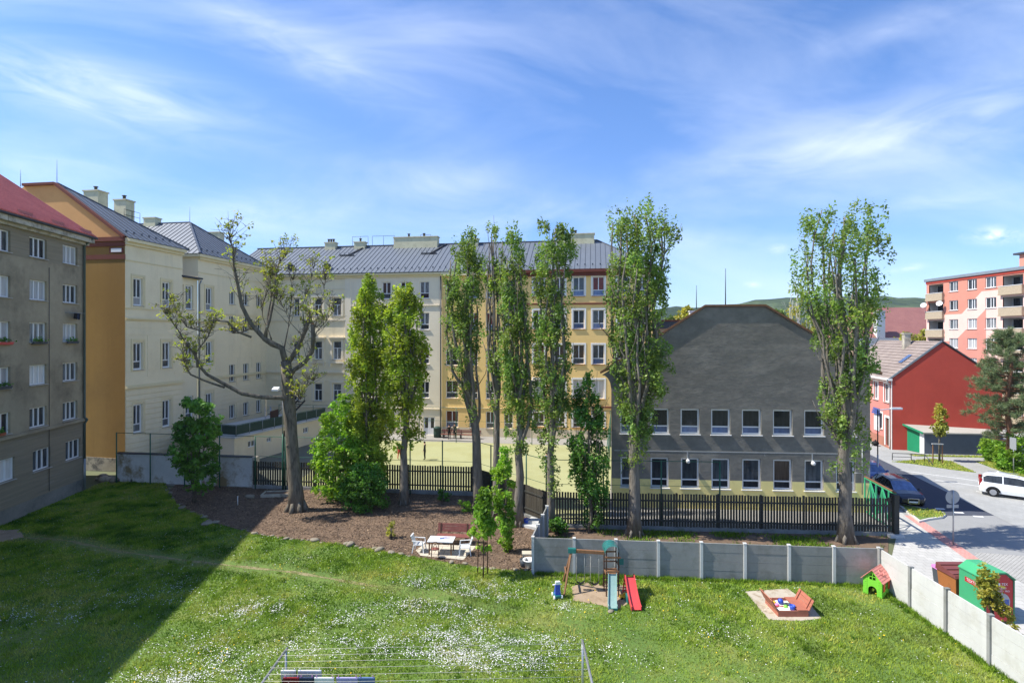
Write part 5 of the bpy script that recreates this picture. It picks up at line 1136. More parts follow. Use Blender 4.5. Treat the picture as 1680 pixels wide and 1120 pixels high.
def bush(label, px, py, prof, ncl, per, rad, size, leaf, name='bush', cat='bush', group=None, stems=6, Y=None, bark='bark_dark', sr=.05, z0=0):
    Y = Y or F*(CH-z0)/(py-HY); X = PXw(px, Y); o = thing(name, label, cat, (X, Y, z0), 0, group)
    zs = np.array([PZ(p[0], Y)-z0 for p in prof])[::-1]; cs = np.array([PXw((p[1]+p[2])/2, Y)-X for p in prof])[::-1]; hw = np.array([(p[2]-p[1])/2*Y/F for p in prof])[::-1]
    mb = MB(); zt = zs[-1]
    for k in range(stems):
        t = 2*math.pi*k/stems+random.random(); z1 = zt*random.uniform(.55, .95); h = float(np.interp(z1, zs, hw))*random.uniform(.1, .6); c = float(np.interp(z1, zs, cs))
        mb.tube([V((random.gauss(0, sr), random.gauss(0, sr), -.05)), V((c*.3+h*.4*math.cos(t), h*.4*math.sin(t), z1*.45)), V((c+h*math.cos(t), h*math.sin(t), z1))], [sr, sr*.7, .012], 6)
    mb.build('stem', bark, o); cen = []; pz = np.linspace(max(zs[0], .05), zt, 100); pw = np.interp(pz, zs, hw); pw /= pw.sum()
    ph = random.uniform(0, 6)
    while len(cen) < ncl:
        z = float(RNG.choice(pz, p=pw)); h = float(np.interp(z, zs, hw)); r = h*random.random()**.45; t = random.uniform(0, 2*math.pi); x, y = r*math.cos(t), r*math.sin(t)
        if math.sin(x*2.4+z*1.9+ph)+math.sin(y*2.6-z*1.6+ph*2)+math.sin(z*3.1+x) < -1.3+random.gauss(0, .4): continue
        cen.append((float(np.interp(z, zs, cs))+x, y, z))
    leaves('foliage', clumps(cen, per, rad, size), size, leaf, o); return o
bush('big bright green maple bush against the picket fence', 560, 818, [(652, 548, 572), (690, 530, 592), (740, 513, 610), (780, 512, 612), (806, 520, 600), (816, 540, 590)], 300, 30, .36, .125, 'leaf_bright', group='bushes by the picket fence')
bush('dark green low bush between the maple bush and the hornbeam', 600, 835, [(765, 580, 622), (785, 566, 634), (810, 560, 638), (832, 566, 632)], 210, 28, .3, .09, 'leaf_deep', group='bushes by the picket fence')
bush('deep green multi-stemmed maple bush in front of the whitewashed wall', 318, 823, [(648, 312, 328), (665, 300, 346), (700, 288, 356), (745, 286, 354), (780, 300, 352), (800, 312, 344)], 210, 30, .36, .13, 'leaf_maple', group='bushes by the whitewashed wall', stems=7)
bush('small green shrub at the foot of the leaning poplar', 762, 838, [(818, 756, 770), (828, 752, 776), (837, 756, 772)], 22, 24, .16, .08, 'leaf_bright')
bush('dark weedy shrub at the board fence corner behind the return wall', 915, 876, [(852, 905, 920), (862, 900, 928), (875, 902, 930)], 40, 24, .2, .08, 'leaf_deep')
bush('weedy shrub by the picket fence plinth right of the grey-trunked tree', 728, 822, [(800, 722, 734), (812, 718, 738), (821, 720, 736)], 22, 22, .18, .08, 'leaf_deep')
bush('dead-looking stump clump on the mulch near the garden bench', 641, 882, [(858, 638, 646), (870, 634, 650), (881, 632, 652)], 18, 16, .14, .06, 'leaf_gold')
def sapling(label, px, by, prof, ncl, stakes, leaf='leaf_bright', per=30):
    Y = F*CH/(by-HY); o = bush(label, px, by, prof, ncl, per, .2, .085, leaf, 'sapling', 'sapling', 'young maples on the lawn edge', 1, sr=.035)
    if stakes:
        mb = MB()
        for dx, dy in ((-.28, .1), (.2, .15), (.02, -.25)): mb.tube([(dx, dy, -.05), (dx*.9, dy*.9, 1.75)], .028, 6)
        for z_ in (1.55,): mb.bar((-.26, .09, z_), (.19, .14, z_), .025, .05); mb.bar((.19, .14, z_), (.02, -.24, z_), .025, .05)
        mb.build('stake', 'wood_dark', o)
    return o
sapling('bright green young maple with wooden stakes at the lawn edge', 793, 944, [(803, 790, 800), (818, 783, 804), (836, 778, 806), (852, 782, 806), (862, 774, 816), (872, 772, 814), (890, 786, 804), (904, 784, 806)], 105, True)
sapling('bright green young maple leafy down to the mulch beside the return wall', 829, 905, [(730, 826, 832), (755, 818, 838), (775, 808, 838), (800, 804, 846), (825, 810, 842), (860, 820, 840), (900, 820, 838)], 150, False)
# the big pollarded lime
def lime():
    Y = 36.3; X = PXw(487, Y); o = thing('bare_lime_tree', 'big pollarded lime tree with thick grey trunk, sawn limbs and sparse new leaves', 'tree', (X, Y, 0))
    L = lambda lst, dy=0.0, d1=0.0: [V((PXw(x, Y)-X, dy+(d1-dy)*i/(len(lst)-1), PZ(y, Y))) for i, (x, y) in enumerate(lst)]
    mb = MB(); tw = []
    trunk = L([(487, 842), (485, 800), (481, 760), (478, 715), (475, 670), (472, 630), (469, 592)]); mb.tube(trunk, [.6, .46, .41, .39, .4, .38, .33], 14)
    for k in range(7): t = k*.9; mb.tube([V((math.cos(t)*.36, math.sin(t)*.36, .6)), V((math.cos(t)*.72, math.sin(t)*.72, -.1))], [.18, .15], 6)
    main = [  # (points, depth start, depth end, r0, r1)
        ([(470, 600), (462, 572), (440, 557), (417, 533), (404, 503), (398, 468), (396, 440), (394, 412), (392, 396)], 0, -1.2, .36, .05),
        ([(437, 554), (440, 525), (445, 490), (446, 455), (449, 430), (455, 415)], -.3, 1.2, .2, .05),
        ([(416, 553), (396, 547), (382, 528), (366, 527), (350, 545), (330, 537), (316, 516), (311, 498)], -.3, -1.8, .13, .03),
        ([(470, 598), (484, 573), (494, 545), (502, 517)], .1, .8, .3, .23),
        ([(474, 622), (486, 608), (505, 594), (518, 576), (521, 553), (521, 532)], -.1, -.9, .28, .22),
        ([(474, 655), (462, 652), (436, 648), (410, 640), (385, 628), (360, 612), (352, 600), (345, 580), (336, 560), (330, 545), (314, 518)], -.2, -2.6, .3, .05),
        ([(388, 632), (360, 622), (340, 612), (334, 598), (333, 575)], -1.5, -2.2, .14, .04),
        ([(352, 600), (346, 578), (352, 566), (360, 552), (366, 530)], -2.0, -1.2, .1, .03),
        ([(460, 572), (440, 566), (424, 556), (412, 540), (396, 540), (376, 545), (362, 546)], .2, 1.6, .2, .06),
        ([(436, 560), (436, 520), (437, 490), (436, 470), (434, 450)], .1, .9, .12, .03),
        ([(478, 640), (488, 643), (498, 652), (500, 650), (508, 638), (525, 622)], -.3, -1.2, .14, .025),
        ([(462, 572), (464, 540), (466, 500), (467, 455)], .4, 1.4, .09, .02),
        ([(440, 557), (432, 545), (420, 520), (416, 500), (424, 470), (428, 446)], .5, 1.6, .07, .02),
        ([(494, 545), (490, 500), (497, 470), (502, 436)], .6, 1.4, .06, .015),
        ([(519, 570), (528, 545), (546, 528), (558, 512)], -.8, -1.4, .07, .015),
        ([(521, 545), (530, 515), (534, 495), (536, 460)], -.8, -.3, .05, .015),
        ([(492, 550), (480, 530), (470, 505), (462, 492)], .4, -.8, .05, .012)]
    lines = []
    for pts_, d0, d1, r0, r1 in main:
        q = L(pts_, d0, d1); k = len(q); r0, r1 = r0*.56, r1*.55; q = [p_+V((random.gauss(0, .05), random.gauss(0, .05), random.gauss(0, .04))) if 0 < j_ < k-1 else p_ for j_, p_ in enumerate(q)]; mb.tube(q, [(r0+(r1-r0)*i/(k-1))*random.uniform(.92, 1.1) for i in range(k)], 9); lines.append((q, r0, r1))
    ends = []
    for q, r0, r1 in lines:
        k = len(q)-1
        for _ in range(int(9+k*4.4)):
            i = random.randrange(max(1, k//2), k+1) if r1 < .1 else random.randrange(0, k+1)
            p = q[i].lerp(q[min(i+1, k)], random.random()); ln = random.uniform(.5, 1.8)*(.55 if q[-1].x < -4 else 1); d = V((random.gauss(.08 if q[-1].x < -4 else 0, .4), random.gauss(0, .5), random.uniform(.5, 1.4))).normalized()*ln
            md = p+d*.5+V((random.gauss(0, .12), random.gauss(0, .12), -.05)); mb.tube([p, md, p+d], [.022, .014, .006], 5); ends += [p+d, md.lerp(p+d, .5)]
            for _ in range(2):
                e = (p+d*random.uniform(.4, .9)); d2 = V((random.gauss(0, .5), random.gauss(0, .5), random.uniform(-.1, .7)))*random.uniform(.4, .9); mb.tube([e, e+d2], [.016, .007], 4); ends.append(e+d2)
    for z_ in range(60, 0, -1):                 # knuckles and old cuts
        q, r0, r1 = random.choice(lines[:6]+[(trunk, .38, .36)]*2); i = random.randrange(0, len(q)-1); p = q[i].lerp(q[i+1], random.random()); t = random.uniform(0, 6.28); rr = r0*.8
        mb.ball(p+V((math.cos(t)*rr, math.sin(t)*rr, 0)), rr*random.uniform(.25, .5), 0, 7, 5)
    mb.build('trunk', 'bark_dark', o)
    mb = MB()
    for q, rr in ((lines[3][0][-1], .126), (lines[4][0][-1], .12)): mb.tube([q-Z*.02, q+Z*.05], [rr, rr*.9], 10)
    mb.build('sawn_end', 'cut_wood', o)
    cen = [tuple(e+V((random.gauss(0, .1),)*3)) for e in ends if random.random() < .26]
    leaves('crown', clumps(cen, 9, .22, .1), .08, 'leaf_spring', o)
lime()
# ---- street side plants
bush('young yellow-green street tree tied to a stake beside the garage', 1541, 757, [(664, 1539, 1544), (680, 1535, 1551), (700, 1533, 1551), (716, 1537, 1547)], 46, 26, .3, .12, 'leaf_gold', 'street_tree', 'tree', None, 2, sr=.07)
o = thing('tree_stake', 'pale timber support frame beside the young street tree', 'tree stake', (PXw(1536, 49.8), 49.8, 0)); mb = MB(); mb.bar((-.3, 0, 0), (-.3, 0, 1.75), .07); mb.bar((.55, 0, 0), (.55, 0, 1.75), .07); mb.build('post', 'wood_brown', o)
mb = MB(); mb.bar((-.4, 0, 1.78), (.65, 0, 1.74), .08); mb.build('crossbar', 'concrete_light', o)
def pine():
    Y = 47.5; X = PXw(1653, Y); o = thing('pine_tree', 'grey-green pine in front of the red house at the right edge', 'tree', (X, Y, 0))
    mb = MB(); N = 10; tk = [V((.25*i/N+.1*math.sin(i), .1*math.cos(i*1.3), 12.2*i/N)) for i in range(N+1)]; mb.tube(tk, [.26*(1-.85*i/N)+.02 for i in range(N+1)], 9); tufts = []
    for k in range(120):
        z = random.uniform(2.2, 12.0); t = random.uniform(0, 2*math.pi); R = np.interp(z, [2, 4, 6, 8, 10, 12.2], [1.8, 2.8, 3.0, 2.6, 2.0, .5])*random.uniform(.65, 1.08)
        p = V((.25*z/12.2, 0, z)); d = V((math.cos(t)*R, math.sin(t)*R, R*.12)); q = p+d; mb.tube([p, p+d*.55-Z*.12*R*.3, q+Z*.1], [.055, .035, .012], 5)
        for j in range(7):
            f = random.uniform(.35, 1.05); c = p+d*f+V((random.gauss(0, .22*R*.4), random.gauss(0, .22*R*.4), random.gauss(.08, .14))); tufts.append((c, d.normalized()))
    mb.build('trunk', 'bark_pine', o)
    n_ = len(tufts); per = 46; c = np.repeat(np.array([tuple(t_[0]) for t_ in tufts]), per, 0); ax = np.repeat(np.array([tuple(t_[1]) for t_ in tufts]), per, 0)
    d = RNG.normal(0, 1, c.shape)+ax*1.0+np.array([0, 0, .9]); d /= np.linalg.norm(d, axis=1)[:, None]; st = c+RNG.normal(0, .1, c.shape); ln = RNG.uniform(.18, .38, len(c))[:, None]
    sd = np.cross(d, RNG.normal(0, 1, c.shape)); sd /= np.linalg.norm(sd, axis=1)[:, None]
    npmesh('crown', np.stack([st-sd*.022, st+sd*.022, st+d*ln], 1).reshape(-1, 3), 3, 'leaf_pine', o, np.repeat(RNG.uniform(.75, 1.3, (n_, 1)), per, 0)*np.ones((1, 3)))
pine()
for lb, px, by, pr, nc in (('rounded bright green hedge bush at the corner of the garage', 1625, 756, [(723, 1617, 1640), (735, 1613, 1646), (755, 1614, 1644)], 130),
                           ('low bright hedge bush between the utility box and the white car', 1652, 770, [(736, 1640, 1664), (750, 1638, 1668), (769, 1640, 1668)], 120),
                           ('hedge bush cut by the right picture edge behind the white car', 1690, 776, [(715, 1668, 1720), (740, 1660, 1730), (775, 1664, 1730)], 170)):
    bush(lb, px, by, pr, nc, 26, .34, .12, 'leaf_bright', 'hedge_bush', 'hedge', 'hedge bushes by the garage', 5)
bush('climbing shrub with pale leaves growing between the white wall and the clothes container', 1632, 1050, [(928, 1612, 1624), (950, 1606, 1636), (980, 1612, 1640), (1000, 1614, 1652), (1020, 1622, 1664), (1048, 1630, 1676)], 120, 22, .16, .06, 'leaf_gold', 'climbing_shrub', 'shrub', None, 8, Y=19.8, sr=.03)
# ---- background trees
def far_tree(label, px, top, bot, halfw, Y, leaf='leaf_far', ncl=130, size=.28, bark='bark_dark', name='background_tree'):
    prof = [(top, px-halfw*.25, px+halfw*.25), (top+(bot-top)*.15, px-halfw*.65, px+halfw*.65), (top+(bot-top)*.45, px-halfw, px+halfw), (top+(bot-top)*.8, px-halfw*.9, px+halfw*.9), (bot, px-halfw*.5, px+halfw*.5)]
    return bush(label, px, 0, prof, ncl, 22, halfw*Y/F*.28, size, leaf, name, 'tree', 'trees behind the grey gabled building', 5, Y=Y, bark=bark, sr=.14)
far_tree('yellow-green background tree rising left of the grey gable', 1128, 506, 570, 22, 92, 'leaf_gold')
far_tree('bushy green background tree half hidden by the left poplar', 1102, 514, 575, 18, 98)
far_tree('green background tree behind the right slope of the grey gable', 1276, 508, 590, 24, 90)
far_tree('dense green background tree between the birch and the open-crowned poplar', 1346, 500, 600, 26, 88)
far_tree('olive background tree in front of the dull red roof', 1490, 548, 610, 26, 100, 'leaf_gold', 110)
far_tree('broad green background tree behind the open-crowned poplar', 1410, 520, 610, 34, 104)
far_tree('pale green background tree at the far foot of the hill', 1240, 512, 580, 30, 140, 'leaf_far', 110, .4)
far_tree('green background tree left of the coral block', 1515, 540, 620, 18, 94, 'leaf_gold', 80)
far_tree('low far tree behind the ridge of the grey gable', 1185, 512, 590, 30, 150, 'leaf_far', 110, .4)
poplar('slender birch with white stems behind the grey gable slope', 1308, 640, [(470, 1296, 1320, .6), (500, 1286, 1332, 1), (540, 1284, 1338, 1), (590, 1292, 1330, .8)], 8, 70, 10, .5, .2, .2, 'leaf_gold', 'bark_birch', 'trees behind the grey gabled building', 'birch_tree', .1, .35, Y=86)
# ============================================================ lawn, mulch
def scatter(n, poly, ylim=(17.4, 46)):
    xs = [p[0] for p in poly]; ys = [max(min(p[1], ylim[1]), ylim[0]) for p in poly]
    x = RNG.uniform(min(xs), max(xs), n); y = RNG.uniform(min(ys), max(ys), n)
    k = inside(poly, x, y) & (np.abs(F*x/y) < 870); return x[k], y[k]
def pathd(x, y, line):
    d = np.full(len(x), 99.0)
    for (x0, y0), (x1, y1) in zip(line[:-1], line[1:]):
        L2 = (x1-x0)**2+(y1-y0)**2; t = np.clip(((x-x0)*(x1-x0)+(y-y0)*(y1-y0))/L2, 0, 1); d = np.minimum(d, np.hypot(x-x0-t*(x1-x0), y-y0-t*(y1-y0)))
    return d
TRAIL = [G(*p) for p in [(20, 880), (110, 886), (200, 905), (330, 922), (480, 938), (620, 962), (760, 985), (880, 1015), (1000, 1045), (1200, 1088), (1320, 1118)]]
WORN = [G(*p) for p in [(938, 962), (965, 952), (1000, 955), (1030, 962), (1040, 985), (1010, 1000), (985, 992), (940, 985)]]
SLAB = [G(*p) for p in [(1222, 970), (1292, 965), (1330, 992), (1348, 1014), (1310, 1018), (1262, 1016)]]
PATIO = [G(*p) for p in [(682, 903), (696, 893), (782, 896), (760, 919), (733, 916), (690, 912)]]
sheet('bare_patch', WORN, .006, 'bare_soil'); sheet('sand_slab', SLAB, .008, 'sandy_slab')
BARE = [G(*p) for p in [(-40, 870), (30, 868), (40, 880), (10, 888), (-40, 892)]]; sheet('bare_corner', BARE, .005, 'bare_soil')
def blob(x, y, c, rx, ry): return np.exp(-(((x-c[0])/rx)**2+((y-c[1])/ry)**2))
def grass():
    x, y = scatter(620000, LAWN)
    pd = pathd(x, y, TRAIL); nz = vnoise(x, y, .5, 3)
    trail = np.clip(1-(pd-.02-.4*nz)/.5, 0, 1)*np.clip(.45+.9*vnoise(x, y, 1.5, 88)-.035*np.clip(x+10, 0, 20), .10, 1); worn = inside(WORN, x+.25*(vnoise(x, y, .6, 5)-.5), y+.25*(vnoise(x, y, .6, 6)-.5)) | inside(SLAB, x, y) | inside(BARE, x+.6*(nz-.5), y+.5*(nz-.5))
    patch = vnoise(x, y, 2.3, 21)*.6+vnoise(x, y, .8, 22)*.4
    keep = (RNG.random(len(x)) > trail*.75) & ~worn & (RNG.random(len(x)) < .35+1.1*patch)
    wallgap = (np.abs(x-16.85) < .22); keep &= ~(wallgap & (RNG.random(len(x)) < .8))
    x, y, trail, patch = x[keep], y[keep], trail[keep], patch[keep]; n = len(x)
    h = RNG.uniform(.04, .10, n)*(1-.5*trail)*(.55+1.0*patch)*(1+.5*(vnoise(x, y, .45, 9) > .62)); w = RNG.uniform(.011, .022, n)*(y/20)
    t = RNG.uniform(0, 2*np.pi, n); lean = RNG.normal(0, .5, (n, 2))*h[:, None]
    c = np.stack([x, y, np.zeros(n)], 1); s = np.stack([np.cos(t)*w, np.sin(t)*w, np.zeros(n)], 1)
    tip = c+np.stack([lean[:, 0], lean[:, 1], h], 1)
    g = vnoise(x, y, 1.1, 31)*.75+vnoise(x, y, .4, 32)*.5+vnoise(x, y, 4.0, 33)*.3+RNG.random(n)*.2-.38; g = np.clip(g, 0, 1)[:, None]
    dark = np.array(lin(66, 106, 24)[:3]); mid = np.array(lin(136, 164, 48)[:3]); dry = np.array(lin(198, 188, 100)[:3])
    col = np.where(g < .5, dark+(mid-dark)*g*2, mid+(dry-mid)*(g-.5)*1.3); col = col*(1-trail[:, None]*.8)+np.array(lin(166, 156, 104)[:3])*trail[:, None]*.8
    rightdry = np.clip((x-5)/12, 0, 1)*.35*vnoise(x, y, 1.7, 41); col = col*(1-rightdry[:, None])+dry*rightdry[:, None]
    col *= RNG.uniform(.75, 1.2, n)[:, None]
    o = npmesh('grass', np.stack([c-s, c+s, tip], 1).reshape(-1, 3), 3, 'grass_blade', None, col); o['kind'] = 'stuff'
    # longer tufts at the foot of the walls, round the play set and scattered over the lawn
    tx, ty = scatter(2600, LAWN); wl = (np.abs(ty-(26.75-.088*(tx-1.0))) < .5) & (tx > 1) | (np.abs(tx-16.75) < .4); kk = (RNG.random(len(tx)) < .35*(vnoise(tx, ty, 1.8, 91) > .55)) | wl; tx, ty = tx[kk], ty[kk]
    ex = np.linspace(1.2, 16.6, 260); tx = np.concatenate([tx, ex, RNG.uniform(16.55, 16.8, 130), RNG.uniform(2.4, 5.4, 50)]); ty = np.concatenate([ty, 26.62-.0885*(ex-1.0)+RNG.normal(0, .05, 260), RNG.uniform(17.5, 25, 130), RNG.uniform(25.3, 26.3, 50)])
    per = 26; tx = np.repeat(tx, per)+RNG.normal(0, .07, len(tx)*per); ty = np.repeat(ty, per)+RNG.normal(0, .07, len(ty)*per); n = len(tx)
    hh_ = RNG.uniform(.08, .2, n)*np.repeat(RNG.uniform(.5, 1.2, n//per), per); ww = RNG.uniform(.012, .022, n); t = RNG.uniform(0, 6.28, n); c = np.stack([tx, ty, 0*tx], 1); s = np.stack([np.cos(t)*ww, np.sin(t)*ww, 0*ww], 1)
    tip = c+np.stack([RNG.normal(0, .5, n)*hh_, RNG.normal(0, .5, n)*hh_, hh_], 1); g = np.repeat(RNG.random(n//per), per)[:, None]
    o = npmesh('grass_tufts', np.stack([c-s, c+s, tip], 1).reshape(-1, 3), 3, 'grass_blade', None, (dark*(1-g)+mid*g)*RNG.uniform(.8, 1.15, n)[:, None]); o['kind'] = 'stuff'
    # daisies in drifts, dandelions singly
    x, y = scatter(1500000, LAWN); pd = pathd(x, y, TRAIL)
    D = np.zeros(len(x))
    for px, py, rx, ry, a in ((765, 1055, 1.7, 1.0, 1.3), (810, 1085, 1.2, .7, .9), (720, 1075, 1.0, .6, .7), (590, 1062, 1.3, .5, .8), (640, 1062, 1.2, .5, .7), (500, 1060, 1.0, .6, .5), (770, 965, 1.6, .8, .9), (800, 985, 1.2, .6, .8), (900, 1060, 1.0, .6, .5), (690, 955, 1.1, .7, .5),
                              (340, 1115, 1.4, .8, 1.1), (250, 1120, 1.2, .6, .7), (430, 1000, 1.6, .7, .7), (400, 1000, 1.2, .6, .5), (380, 1075, 1.2, .6, .6), (300, 1060, 1.2, .7, .6), (715, 990, 1.2, .7, .45), (730, 1015, 1.6, .6, .5), (870, 1090, 1.2, .5, .5), (60, 1010, 2.0, .8, .3), (200, 985, 2.2, .6, .25), (290, 968, 1.0, .8, .3), (130, 950, 2, .8, .2), (930, 995, .6, .4, .6), (1130, 985, .5, .3, .3), (1170, 1040, .8, .4, .25), (1230, 1050, .8, .4, .2), (690, 1040, 2.2, .6, .35), (640, 1000, 2.0, .7, .35), (560, 1020, 1.5, .7, .4), (1010, 1075, 1.2, .6, .3)):
        D += a*blob(x, y, G(px, py), rx, ry)
    D = D*(vnoise(x, y, .45, 51)**1.6*2.0)+.012+.05*np.clip(vnoise(x, y, 2.0, 52)-.55, 0, 1)*(x < 3)
    k = (RNG.random(len(x)) < D*.36) & (pd > .35) & ~inside(WORN, x, y); x1, y1 = x[k], y[k]
    def flowers(name, x, y, r0, r1, mat, hh=.075):
        n = len(x); r = RNG.uniform(r0, r1, n); z = RNG.uniform(hh*.6, hh*1.2, n); tx, ty = RNG.normal(0, .3, n), RNG.normal(-.15, .3, n); V_ = []
        for k in range(6): a = k*math.pi/3; dx, dy = np.cos(a)*r, np.sin(a)*r; V_.append(np.stack([x+dx, y+dy, z+dx*tx+dy*ty], 1))
        o = npmesh(name, np.stack(V_, 1).reshape(-1, 3), 6, mat); o['kind'] = 'stuff'; return o
    flowers('daisies', x1, y1, .010, .021, 'daisy_petal')
    dd = .004+.03*np.clip(vnoise(x, y, 1.6, 61)-.55, 0, 1)*(1.6*(x < -5)+.5)+.05*blob(x, y, G(330, 1070), 1.5, 1.2)+.04*blob(x, y, G(330, 862), 3, 1)+.03*blob(x, y, G(130, 920), 4, 1.3)
    k = RNG.random(len(x)) < dd*.10; flowers('dandelions', x[k], y[k], .016, .028, 'dandelion_yellow', .09)
    # litter of bark chips and leaves
    x, y = scatter(70000, BEDP, (25, 44)); k = ~inside(PATIO, x, y); x, y = x[k], y[k]; n = len(x); c = np.stack([x, y, RNG.uniform(.01, .05, n)], 1); t = RNG.uniform(0, 2*np.pi, n); L = RNG.uniform(.018, .05, n)
    a = np.stack([np.cos(t)*L, np.sin(t)*L, RNG.normal(0, .25, n)*L], 1); b = np.stack([-np.sin(t)*L*.4, np.cos(t)*L*.4, RNG.normal(0, .2, n)*L], 1)
    pal = np.array([lin(128, 107, 87)[:3], lin(104, 86, 70)[:3], lin(154, 130, 106)[:3], lin(90, 74, 61)[:3], lin(120, 100, 82)[:3]]); col = pal[RNG.integers(0, 5, n)]*RNG.uniform(.8, 1.15, n)[:, None]
    o = npmesh('bark_litter', np.stack([c-a-b, c+a-b, c+a+b, c-a+b], 1).reshape(-1, 3), 4, 'mulch_chip', None, col); o['kind'] = 'stuff'
    # weeds and grass behind the concrete wall
    bank = [(1.3, 26.9), (17.0, 25.7), (21.6, 31.6), (6.2, 32.6), (2.3, 32.9)]
    x, y = scatter(60000, bank, (25, 34)); k = RNG.random(len(x)) < np.clip(vnoise(x, y, 1.4, 71)*1.6-.5, 0, 1)*np.clip((y-27.5)/2, .15, 1); x, y = x[k], y[k]; n = len(x)
    h = RNG.uniform(.05, .2, n); w = RNG.uniform(.02, .035, n); t = RNG.uniform(0, 2*np.pi, n); c = np.stack([x, y, np.zeros(n)], 1); s = np.stack([np.cos(t)*w, np.sin(t)*w, 0*w], 1)
    tip = c+np.stack([RNG.normal(0, .4, n)*h, RNG.normal(0, .4, n)*h, h], 1); g = RNG.random(n)[:, None]
    o = npmesh('weeds', np.stack([c-s, c+s, tip], 1).reshape(-1, 3), 3, 'grass_blade', None, dark*(1-g)+mid*g); o['kind'] = 'stuff'
    V_ = []; Cc = []
    for poly in (ver, ver2, VP1, isl):
        xs = [p[0] for p in poly]; ys = [p[1] for p in poly]; N_ = int((max(xs)-min(xs))*(max(ys)-min(ys))*130); x = RNG.uniform(min(xs), max(xs), N_); y = RNG.uniform(min(ys), max(ys), N_); k = inside(poly, x, y)
        if poly is isl: k &= np.hypot((x-cx_), (y-cy_)*1.3) < 1.25
        x, y = x[k], y[k]; n = len(x); h = RNG.uniform(.05, .14, n); w = RNG.uniform(.03, .05, n); t = RNG.uniform(0, 2*np.pi, n); z0 = .1 if poly is isl else 0
        c = np.stack([x, y, np.full(n, z0)], 1); s = np.stack([np.cos(t)*w, np.sin(t)*w, 0*w], 1); tip = c+np.stack([RNG.normal(0, .4, n)*h, RNG.normal(0, .4, n)*h, h], 1); g = RNG.random(n)[:, None]
        V_.append(np.stack([c-s, c+s, tip], 1).reshape(-1, 3)); Cc.append(mid*(1-g)+dry*g)
    o = npmesh('verge_grass', np.concatenate(V_), 3, 'grass_blade', None, np.concatenate(Cc)); o['kind'] = 'stuff'
grass()
mb = MB()
for a_, c_ in zip(TRAIL[:5], TRAIL[1:6]):
    for i in range(6):
        p0, p1 = V((*a_, .004)).lerp(V((*c_, .004)), i/6), V((*a_, .004)).lerp(V((*c_, .004)), (i+1)/6); nrm = V((-(p1-p0).y, (p1-p0).x, 0)).normalized()
        w0, w1 = .1+.06*math.sin(p0.x*2.3), .1+.06*math.sin(p1.x*2.3); mb.face([p0-nrm*w0, p1-nrm*w1, p1+nrm*w1, p0+nrm*w0])
struct('footpath', mb, 'path_soil')
# ============================================================ stones
STN = []
for k in range(5):
    mb = MB(); mb.ball((0, 0, .06), .24, 0, 7, 5, (1.2, .75, .55)); rs = random.Random(k)
    mb.v = [(x*(1+rs.uniform(-.34, .3)), y*(1+rs.uniform(-.34, .3)), max(-.04, min(.15, z*(1+rs.uniform(-.3, .3))))) for x, y, z in mb.v]; STN.append(mb.mesh('edging_stone', 'boulder'))
def stone(x, y, s, lbl, grp, name='edging_stone'):
    o = bpy.data.objects.new(name, random.choice(STN)); C.objects.link(o); o.location = (x, y, 0); o.rotation_euler = (0, 0, random.uniform(0, 6.28)); o.scale = (s, s, s*random.uniform(.7, 1.1)); tag(o, lbl, 'stone', grp)
for (x0, y0), (x1, y1) in zip(BED[:-1], BED[1:]):
    L = math.hypot(x1-x0, y1-y0); k = max(1, int(L/(.44 if x0 > -18 else .8)))
    for i in range(k):
        if random.random() < .12: continue
        f = (i+random.uniform(.2, .8))/k; stone(x0+(x1-x0)*f+random.gauss(0, .06), y0+(y1-y0)*f+random.gauss(0, .06), random.choice((.4, .5, .6, .7, .8, 1.1)), 'rough pale edging stone between the lawn and the mulch bed', 'edging stones of the mulch bed')
for px, py, s in ((882, 935, 1.2), (892, 937, 1.0), (900, 938, .8), (916, 935, 1.1), (975, 940, .9), (994, 941, .9)):
    x, y = G(px, py); stone(x, y, s, 'pale boulder in the grass at the foot of the grey concrete wall', 'boulders at the foot of the concrete wall', 'boulder')
for px, py, s in ((729, 866, 1.0), (738, 868, 1.6), (745, 865, 1.2)):
    x, y = G(px, py); stone(x, y, s, 'pale boulder on the mulch behind the red garden bench', 'boulders behind the garden bench', 'boulder')
x, y = G(1002, 1003); stone(x, y, .6, 'flat grey stone on the lawn below the teal slide', None, 'flat_stone')
x, y = G(915, 935)
for px, py, lb in ((410, 816, 'flat pale stone on the shaded mulch by the bare lime'), (340, 860, 'bigger flat stone at the shaded corner of the mulch bed')):
    x, y = G(px, py); stone(x, y, 1.5, lb, None, 'flat_stone')
o = thing('marker_stake', 'small white marker stake in the shaded mulch', 'stake', (*G(390, 828), 0)); mb = MB(); mb.tube([(0, 0, 0), (0, 0, .55)], .03, 6); mb.ball((0, 0, .57), .045, 0, 8, 6); mb.build('rod', 'white_paint', o)
o = thing('low_planter', 'low timber-framed bed at the picket fence left of the big lime trunk', 'raised bed', (*G(462, 812), 0), .1)
mb = MB()
for a_ in ((-1.3, -.5, 1.3, -.42), (-1.3, .42, 1.3, .5), (-1.3, -.42, -1.22, .42), (1.22, -.42, 1.3, .42)): mb.box(a_[0], a_[1], 0, a_[2], a_[3], .22)
mb.build('frame', 'cornice_stone', o); mb = MB(); mb.box(-1.22, -.42, 0, 1.22, .42, .15); mb.build('soil', 'mulch', o)
o = thing('blue_bucket', 'small blue bucket at the foot of a poplar by the board fence', 'bucket', (*G(864, 861), 0)); mb = MB(); mb.lathe([(.001, 0), (.17, 0), (.22, .38), (.2, .38), (.16, .03), (.001, .03)], 14); mb.build('body', 'plastic_blue', o)
mb = MB(); mb.tube([(.22*math.cos(t), 0, .36+.2*math.sin(t)) for t in [k*math.pi/8 for k in range(9)]], .01, 5); mb.build('handle', 'galvanised', o)
